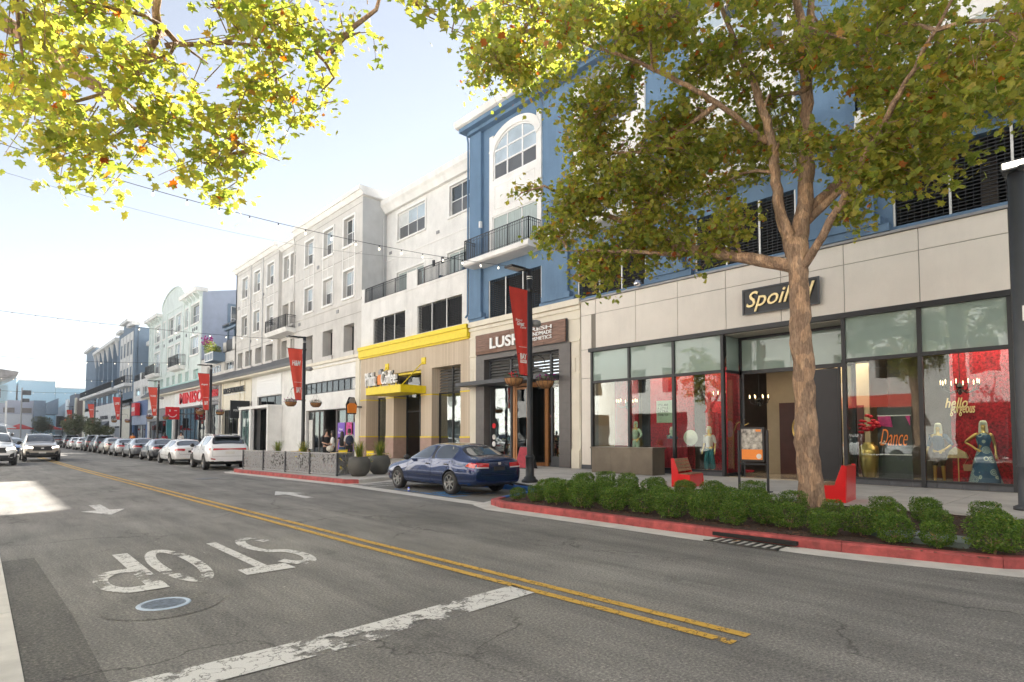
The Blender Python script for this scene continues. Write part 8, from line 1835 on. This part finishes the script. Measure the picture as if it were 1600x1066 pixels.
def chair(x, y, rz, label):
    t = thing('bistro_chair', label, 'chair', (0, 0, 0), 'yellow bistro chairs on the patio')
    q = MB(); q.box(-.2, .2, -.2, .2, .44, .47); q.build('seat', M['yellow'], t); q = MB(); q.tube([(-.2, -.19, .45), (-.24, -.19, .85), (-.24, .19, .85), (-.2, .19, .45)], .012, 5); q.box(-.245, -.225, -.17, .17, .62, .82); q.build('backrest', M['yellow'], t)
    for a in (-1, 1):
        for b_ in (-1, 1): q = MB(); q.tube([(a * .18, b_ * .18, .45), (a * .22, b_ * .2, 0)], .011, 5); q.build('leg', M['yellow'], t)
    t.location = (x, y, .145); t.rotation_euler = (0, 0, rz); return t
def table(x, y, label):
    t = thing('bistro_table', label, 'table', (x, y, .145), 'bistro tables on the patio'); q = MB(); q.box(x - .35, x + .35, y - .35, y + .35, .86, .89); q.build('table_top', mat('patio_table_top', (.55, .42, .22), .5, var=.1), t); q = MB(); q.tube([(x, y, .16), (x, y, .86)], .03, 8); q.lathe([(.001, .16), (.25, .15), (.02, .19)], (x, y, 0), 14); q.build('leg', M['yellow'], t)
for (x, y, a, lab) in ((11.9, 21.3, 2.6, 'yellow folding chair just left of the lone round planter'), (12.6, 22.6, .4, 'yellow chair behind the fence end by the tables'), (12.3, 24.9, 1.2, 'yellow chair in front of the long haired person'), (11.9, 28.6, 3.9, 'yellow chair nearest the lamp by the fence')): chair(x, y, a, lab)
for (x, y, lab) in ((12.4, 21.9, 'patio table between the chairs before the coffee shop'), (11.8, 24.0, 'patio table behind the middle fence panels'), (11.5, 27.6, 'patio table nearest the white crossover')): table(x, y, lab)
# bronze trough planter in front of the boutique
tp = thing('trough_planter', 'long bronze box planter standing before the left boutique windows', 'planter', (18.9, 14.1, .145))
for k in range(3): y0 = 12.55 + k * .97; q = MB(); q.box(18.50, 18.54, y0 + .004, y0 + .966, .15, 1.12); q.build('panel', M['bronze'], tp)
q = MB(); q.box(18.54, 19.30, 12.55, 12.60, .15, 1.12); q.box(19.26, 19.30, 12.6, 15.46, .15, 1.12); q.box(18.54, 19.26, 15.42, 15.46, .15, 1.12); q.box(18.46, 19.34, 12.50, 15.50, 1.12, 1.18); q.build('box', M['bronze'], tp)
# red benches
def bench(x, y, rz, label):
    t = thing('bench', label, 'bench', (0, 0, 0), 'red steel benches with wooden seats')
    for s in (-1, 1): q = MB(); q.prism([(-.34, 0), (.34, 0), (.30, .40), (-.08, .42), (-.26, .92), (-.34, .92)], 'y', s * .62 - .02, s * .62 + .02); q.build('side_panel', M['bench_red'], t)
    q = MB(); q.prism([(.26, .0), (.30, .0), (.30, .40), (.26, .40)], 'y', -.6, .6); q.prism([(-.34, .0), (-.30, .0), (-.34, .9), (-.37, .9)], 'y', -.6, .6); q.build('steel_skirt', M['bench_red'], t)
    for k in range(4): q = MB(); q.box(-.08 + k * .095, .005 + k * .095, -.6, .6, .41, .435); q.build('seat_slat', M['wood'], t)
    for k in range(4): q = MB(); z = .50 + k * .105; xx = -.115 - k * .04; q.prism([(xx, z), (xx + .025, z), (xx - .01, z + .09), (xx - .035, z + .09)], 'y', -.6, .6); q.build('back_slat', M['wood'], t)
    t.location = (x, y, .146); t.rotation_euler = (0, 0, rz); t.scale = (.85, .85, .9); return t
bench(15.6, 9.35, R(-80), 'red bench with wooden seat behind the shrubs before the boutique windows'); bench(14.75, 5.0, R(97), 'red bench partly hidden by the big tree trunk')
# poster stand
ps = thing('poster_stand', 'black metal stand with an orange and grey photo poster before the boutique door', 'sign', (15.3, 7.2, .145))
q = MB()
for y in (7.62, 6.84): q.box(15.28, 15.33, y - .025, y + .025, .146, 1.78)
q.box(15.05, 15.55, 6.82, 7.64, .146, .17); q.box(15.28, 15.33, 6.84, 7.62, .86, .90); q.build('frame', M['black'], ps)
q = MB(); q.box(15.26, 15.30, 6.90, 7.56, .95, 1.86); q.build('board', M['black'], ps); q = MB(); q.box(15.245, 15.258, 6.95, 7.51, 1.27, 1.81); q.build('photo', mat('poster_photo', (.36, .34, .30), .5, var=.8, scale=9, fine=9), ps); q = MB(); q.box(15.246, 15.258, 6.95, 7.51, 1.0, 1.27); q.build('orange_band', M['orange'], ps); q = MB(); q.lathe([(.001, 0), (.07, 0)], (15.243, 7.04, 1.09), 14, 'x'); q.build('round_logo', M['paper'], ps)
q = MB(); q.box(15.242, 15.245, 6.98, 7.12, 1.74, 1.80); q.build('corner_logo', M['orange'], ps)
af = thing('sandwich_board', 'small black and red folding board outside the cosmetics shop door', 'sign', (18.3, 19.2, .145))
q = MB(); q.add([(18.0, 18.75, .15), (18.0, 19.55, .15), (18.3, 19.5, 1.15), (18.3, 18.8, 1.15), (18.03, 18.75, .15), (18.03, 19.55, .15), (18.33, 19.5, 1.15), (18.33, 18.8, 1.15)], [(0, 1, 2, 3), (4, 7, 6, 5), (0, 3, 7, 4), (1, 5, 6, 2), (2, 6, 7, 3), (0, 4, 5, 1)]); q.build('front_board', M['black'], af)
q = MB(); q.add([(18.012, 18.80, .20), (18.012, 19.50, .20), (18.285, 19.46, 1.10), (18.285, 18.84, 1.10)], [(0, 3, 2, 1)]); q.xf(Matrix.Translation((-.02, 0, 0))); q.build('red_print', M['red_velvet'], af)
q = MB(); q.add([(18.68, 18.75, .15), (18.68, 19.55, .15), (18.36, 19.5, 1.15), (18.36, 18.8, 1.15), (18.65, 18.75, .15), (18.65, 19.55, .15), (18.33, 19.5, 1.14), (18.33, 18.8, 1.14)], [(0, 3, 2, 1), (4, 5, 6, 7), (0, 4, 7, 3), (1, 2, 6, 5), (2, 3, 7, 6), (0, 1, 5, 4)]); q.build('back_board', M['black'], af)
pe = thing('pennant', 'dark red triangular pennant over yellow flowers in the right cosmetics window', 'pennant', (20.8, 19.2, .9)); q = MB(); q.prism([(19.5, 1.05), (18.9, .98), (19.45, .72)], 'x', 20.7, 20.72); q.build('cloth', M['red_velvet'], pe); text(pe, 'ITEMS', M['orange'], (19.46, 19.15, .86, .96), at=20.7, thick=.006)
for i, (y, z, m_, lab) in enumerate(((24.0, 2.15, 'sign_red', 'round red sticker on the left cosmetics window'), (24.0, 1.55, 'paper', 'round cream sticker below the red one on the cosmetics window'), (24.0, 1.18, 'white_paint', 'round white sticker lowest on the cosmetics window'))):
    s_ = thing('window_sticker', lab, 'sticker', (20.45, y - .1, z)); q = MB(); q.lathe([(.001, 0), (.14, 0), (.14, .01)], (20.485, y - .12, z), 16, 'x'); q.build('disc', M[m_], s_)
text(cb, 'LUSH', M['white_paint'], (19.52, 18.9, 3.95, 4.2), at=20.49, bold=.02, thick=.006)
# flower box on the patio link
fb = thing('flower_box', 'slate balcony box with purple and yellow plants on the patio link', 'planter', (19.3, 70.5, 9.6))
q = MB(); q.box(18.9, 20.15, 69.4, 72.6, 9.85, 10.8); q.build('box', M['slate'], fb); q = MB()
for k in range(6): q.box(18.85, 18.9, 69.4 + k * .6, 69.5 + k * .6, 9.95, 10.75)
q.box(18.85, 18.9, 69.4, 72.6, 10.72, 10.85); q.box(18.85, 18.9, 69.4, 72.6, 9.9, 10.0); q.build('white_trellis', M['pvc'], fb, kind='stuff')
leafcloud('foliage', fb, [(19.4, 70.2, 11.1, .6, .9, .5, 500), (19.4, 72.2, 11.5, .7, .9, .9, 700), (19.3, 73.2, 12.1, .5, .6, .6, 300)], rnd, .18, M['grassleaf']); q = MB()
for k in range(40): q.ball((19.2 + rnd.uniform(-.5, .5), 72.6 + rnd.uniform(-.9, 1.0), 12.4 + rnd.uniform(-.4, .5)), .10, 6, 4)
q.build('flowers', M['magflower'], fb, kind='stuff')

# ================================================================= STRING LIGHTS
def string(A, B, sag, nb, label, r=.012, bulbs=True):
    A, B = Vector(A), Vector(B); P = [A.lerp(B, k / 40) - Vector((0, 0, sag * 4 * (k / 40) * (1 - k / 40))) for k in range(41)]
    t = thing('string_lights', label, 'string lights', A, 'festoon lights strung across the street'); q = MB(); q.tube(P, r, 5); q.build('cable', M['black'], t)
    if bulbs:
        s = MB(); s.lathe([(.001, 0), (.022, -.0), (.024, -.09), (.02, -.1)], n=8); sm = s.mesh('socket', M['black']); b_ = MB(); b_.lathe([(.02, -.10), (.045, -.15), (.045, -.19), (.02, -.225), (.001, -.23)], n=9); bme = b_.mesh('bulb', M['bulb'], True)
        for k in range(nb):
            u = (k + .5) / nb; p = A.lerp(B, u) - Vector((0, 0, sag * 4 * u * (1 - u))); e = put('socket', sm, t, p); f = bpy.data.objects.new('bulb', bme); COL.objects.link(f); f.parent = e
    return t
string((-8, 25.4, 12.4), (20.1, 22.4, 10.45), 1.05, 26, 'nearest string of festoon bulbs running down to the blue building balcony')
string((-8, 26.5, 12.0), (22.1, 32, 13.4), 1.4, 1, 'thin bare cable under the nearest string of festoon bulbs', .006, False)
string((-8, 54.5, 10.9), (20.1, 53.5, 10.4), .45, 22, 'second string of festoon bulbs before the grey building', .016); string((-8, 88, 11), (20.1, 86, 11.2), .6, 20, 'third string of festoon bulbs before the mint building', .02)
string((-8, 120, 11), (20.1, 118, 11.2), .6, 20, 'fourth string of festoon bulbs up the street', .025); string((-8, 150, 11), (19, 150, 10.6), .6, 16, 'farthest string of festoon bulbs across the street', .03)
# traffic signals
for i, (x, y, z, lab) in enumerate(((11.7, 131, 3.9, 'traffic signal with a lit red lamp on a pole up the street'), (10.6, 128, 4.0, 'dark backed traffic signal left of the lit red one'))):
    t = thing('traffic_signal', lab, 'traffic light', (x, y, .14), 'traffic signals at the far crossing'); q = MB(); q.lathe([(.10, .14), (.08, 4.6)], (x + .4, y + .3, 0), 8); q.build('pole', M['black'], t)
    q = MB(); q.box(x - .28, x + .28, y, y + .3, z - .75, z + .75); q.box(x - .5, x + .5, y + .12, y + .16, z - .95, z + .95); q.build('housing', M['black'], t)
    for k in range(3):
        q = MB(); q.lathe([(.001, -.02), (.17, -.02), (.17, .02)], (x, y - .0, z + .48 - k * .48), 12, 'y'); q.build('lens', M['sig_red'] if (k == 0 and i == 0) else M['dark'], t); q = MB(); q.tube([(x - .18, y - .12, z + .56 - k * .48), (x, y - .16, z + .68 - k * .48), (x + .18, y - .12, z + .56 - k * .48)], .03, 4); q.build('visor', M['black'], t)
t = thing('flag_pole', 'thin grey lamp pole with a small square sign in the far plaza', 'pole', (4.0, 128, 0)); q = MB(); q.lathe([(.12, .1), (.09, 9.6)], (5.4, 128, 0), 8); q.build('pole', M['coping'], t); q = MB(); q.box(5.5, 6.6, 127.9, 128.1, 8.4, 9.2); q.box(5.5, 6.4, 127.9, 128.1, 7.2, 7.8); q.build('sign_plate', M['charcoal'], t)

# ================================================================= LIGHT HAZE over the whole street
hz = MB(); hz.box(-14, 60, -60, 320, -1, 26.5); ho = hz.build('haze', None, kind='stuff')
hm = bpy.data.materials.new('haze'); hm.use_nodes = True; hn = hm.node_tree; hn.nodes.clear(); hv = hn.nodes.new('ShaderNodeVolumePrincipled'); hv.inputs['Density'].default_value = 0.0005; hv.inputs['Color'].default_value = (.92, .95, 1, 1); hv.inputs['Anisotropy'].default_value = 0
hout = hn.nodes.new('ShaderNodeOutputMaterial'); hn.links.new(hv.outputs[0], hout.inputs['Volume']); ho.data.materials.append(hm)
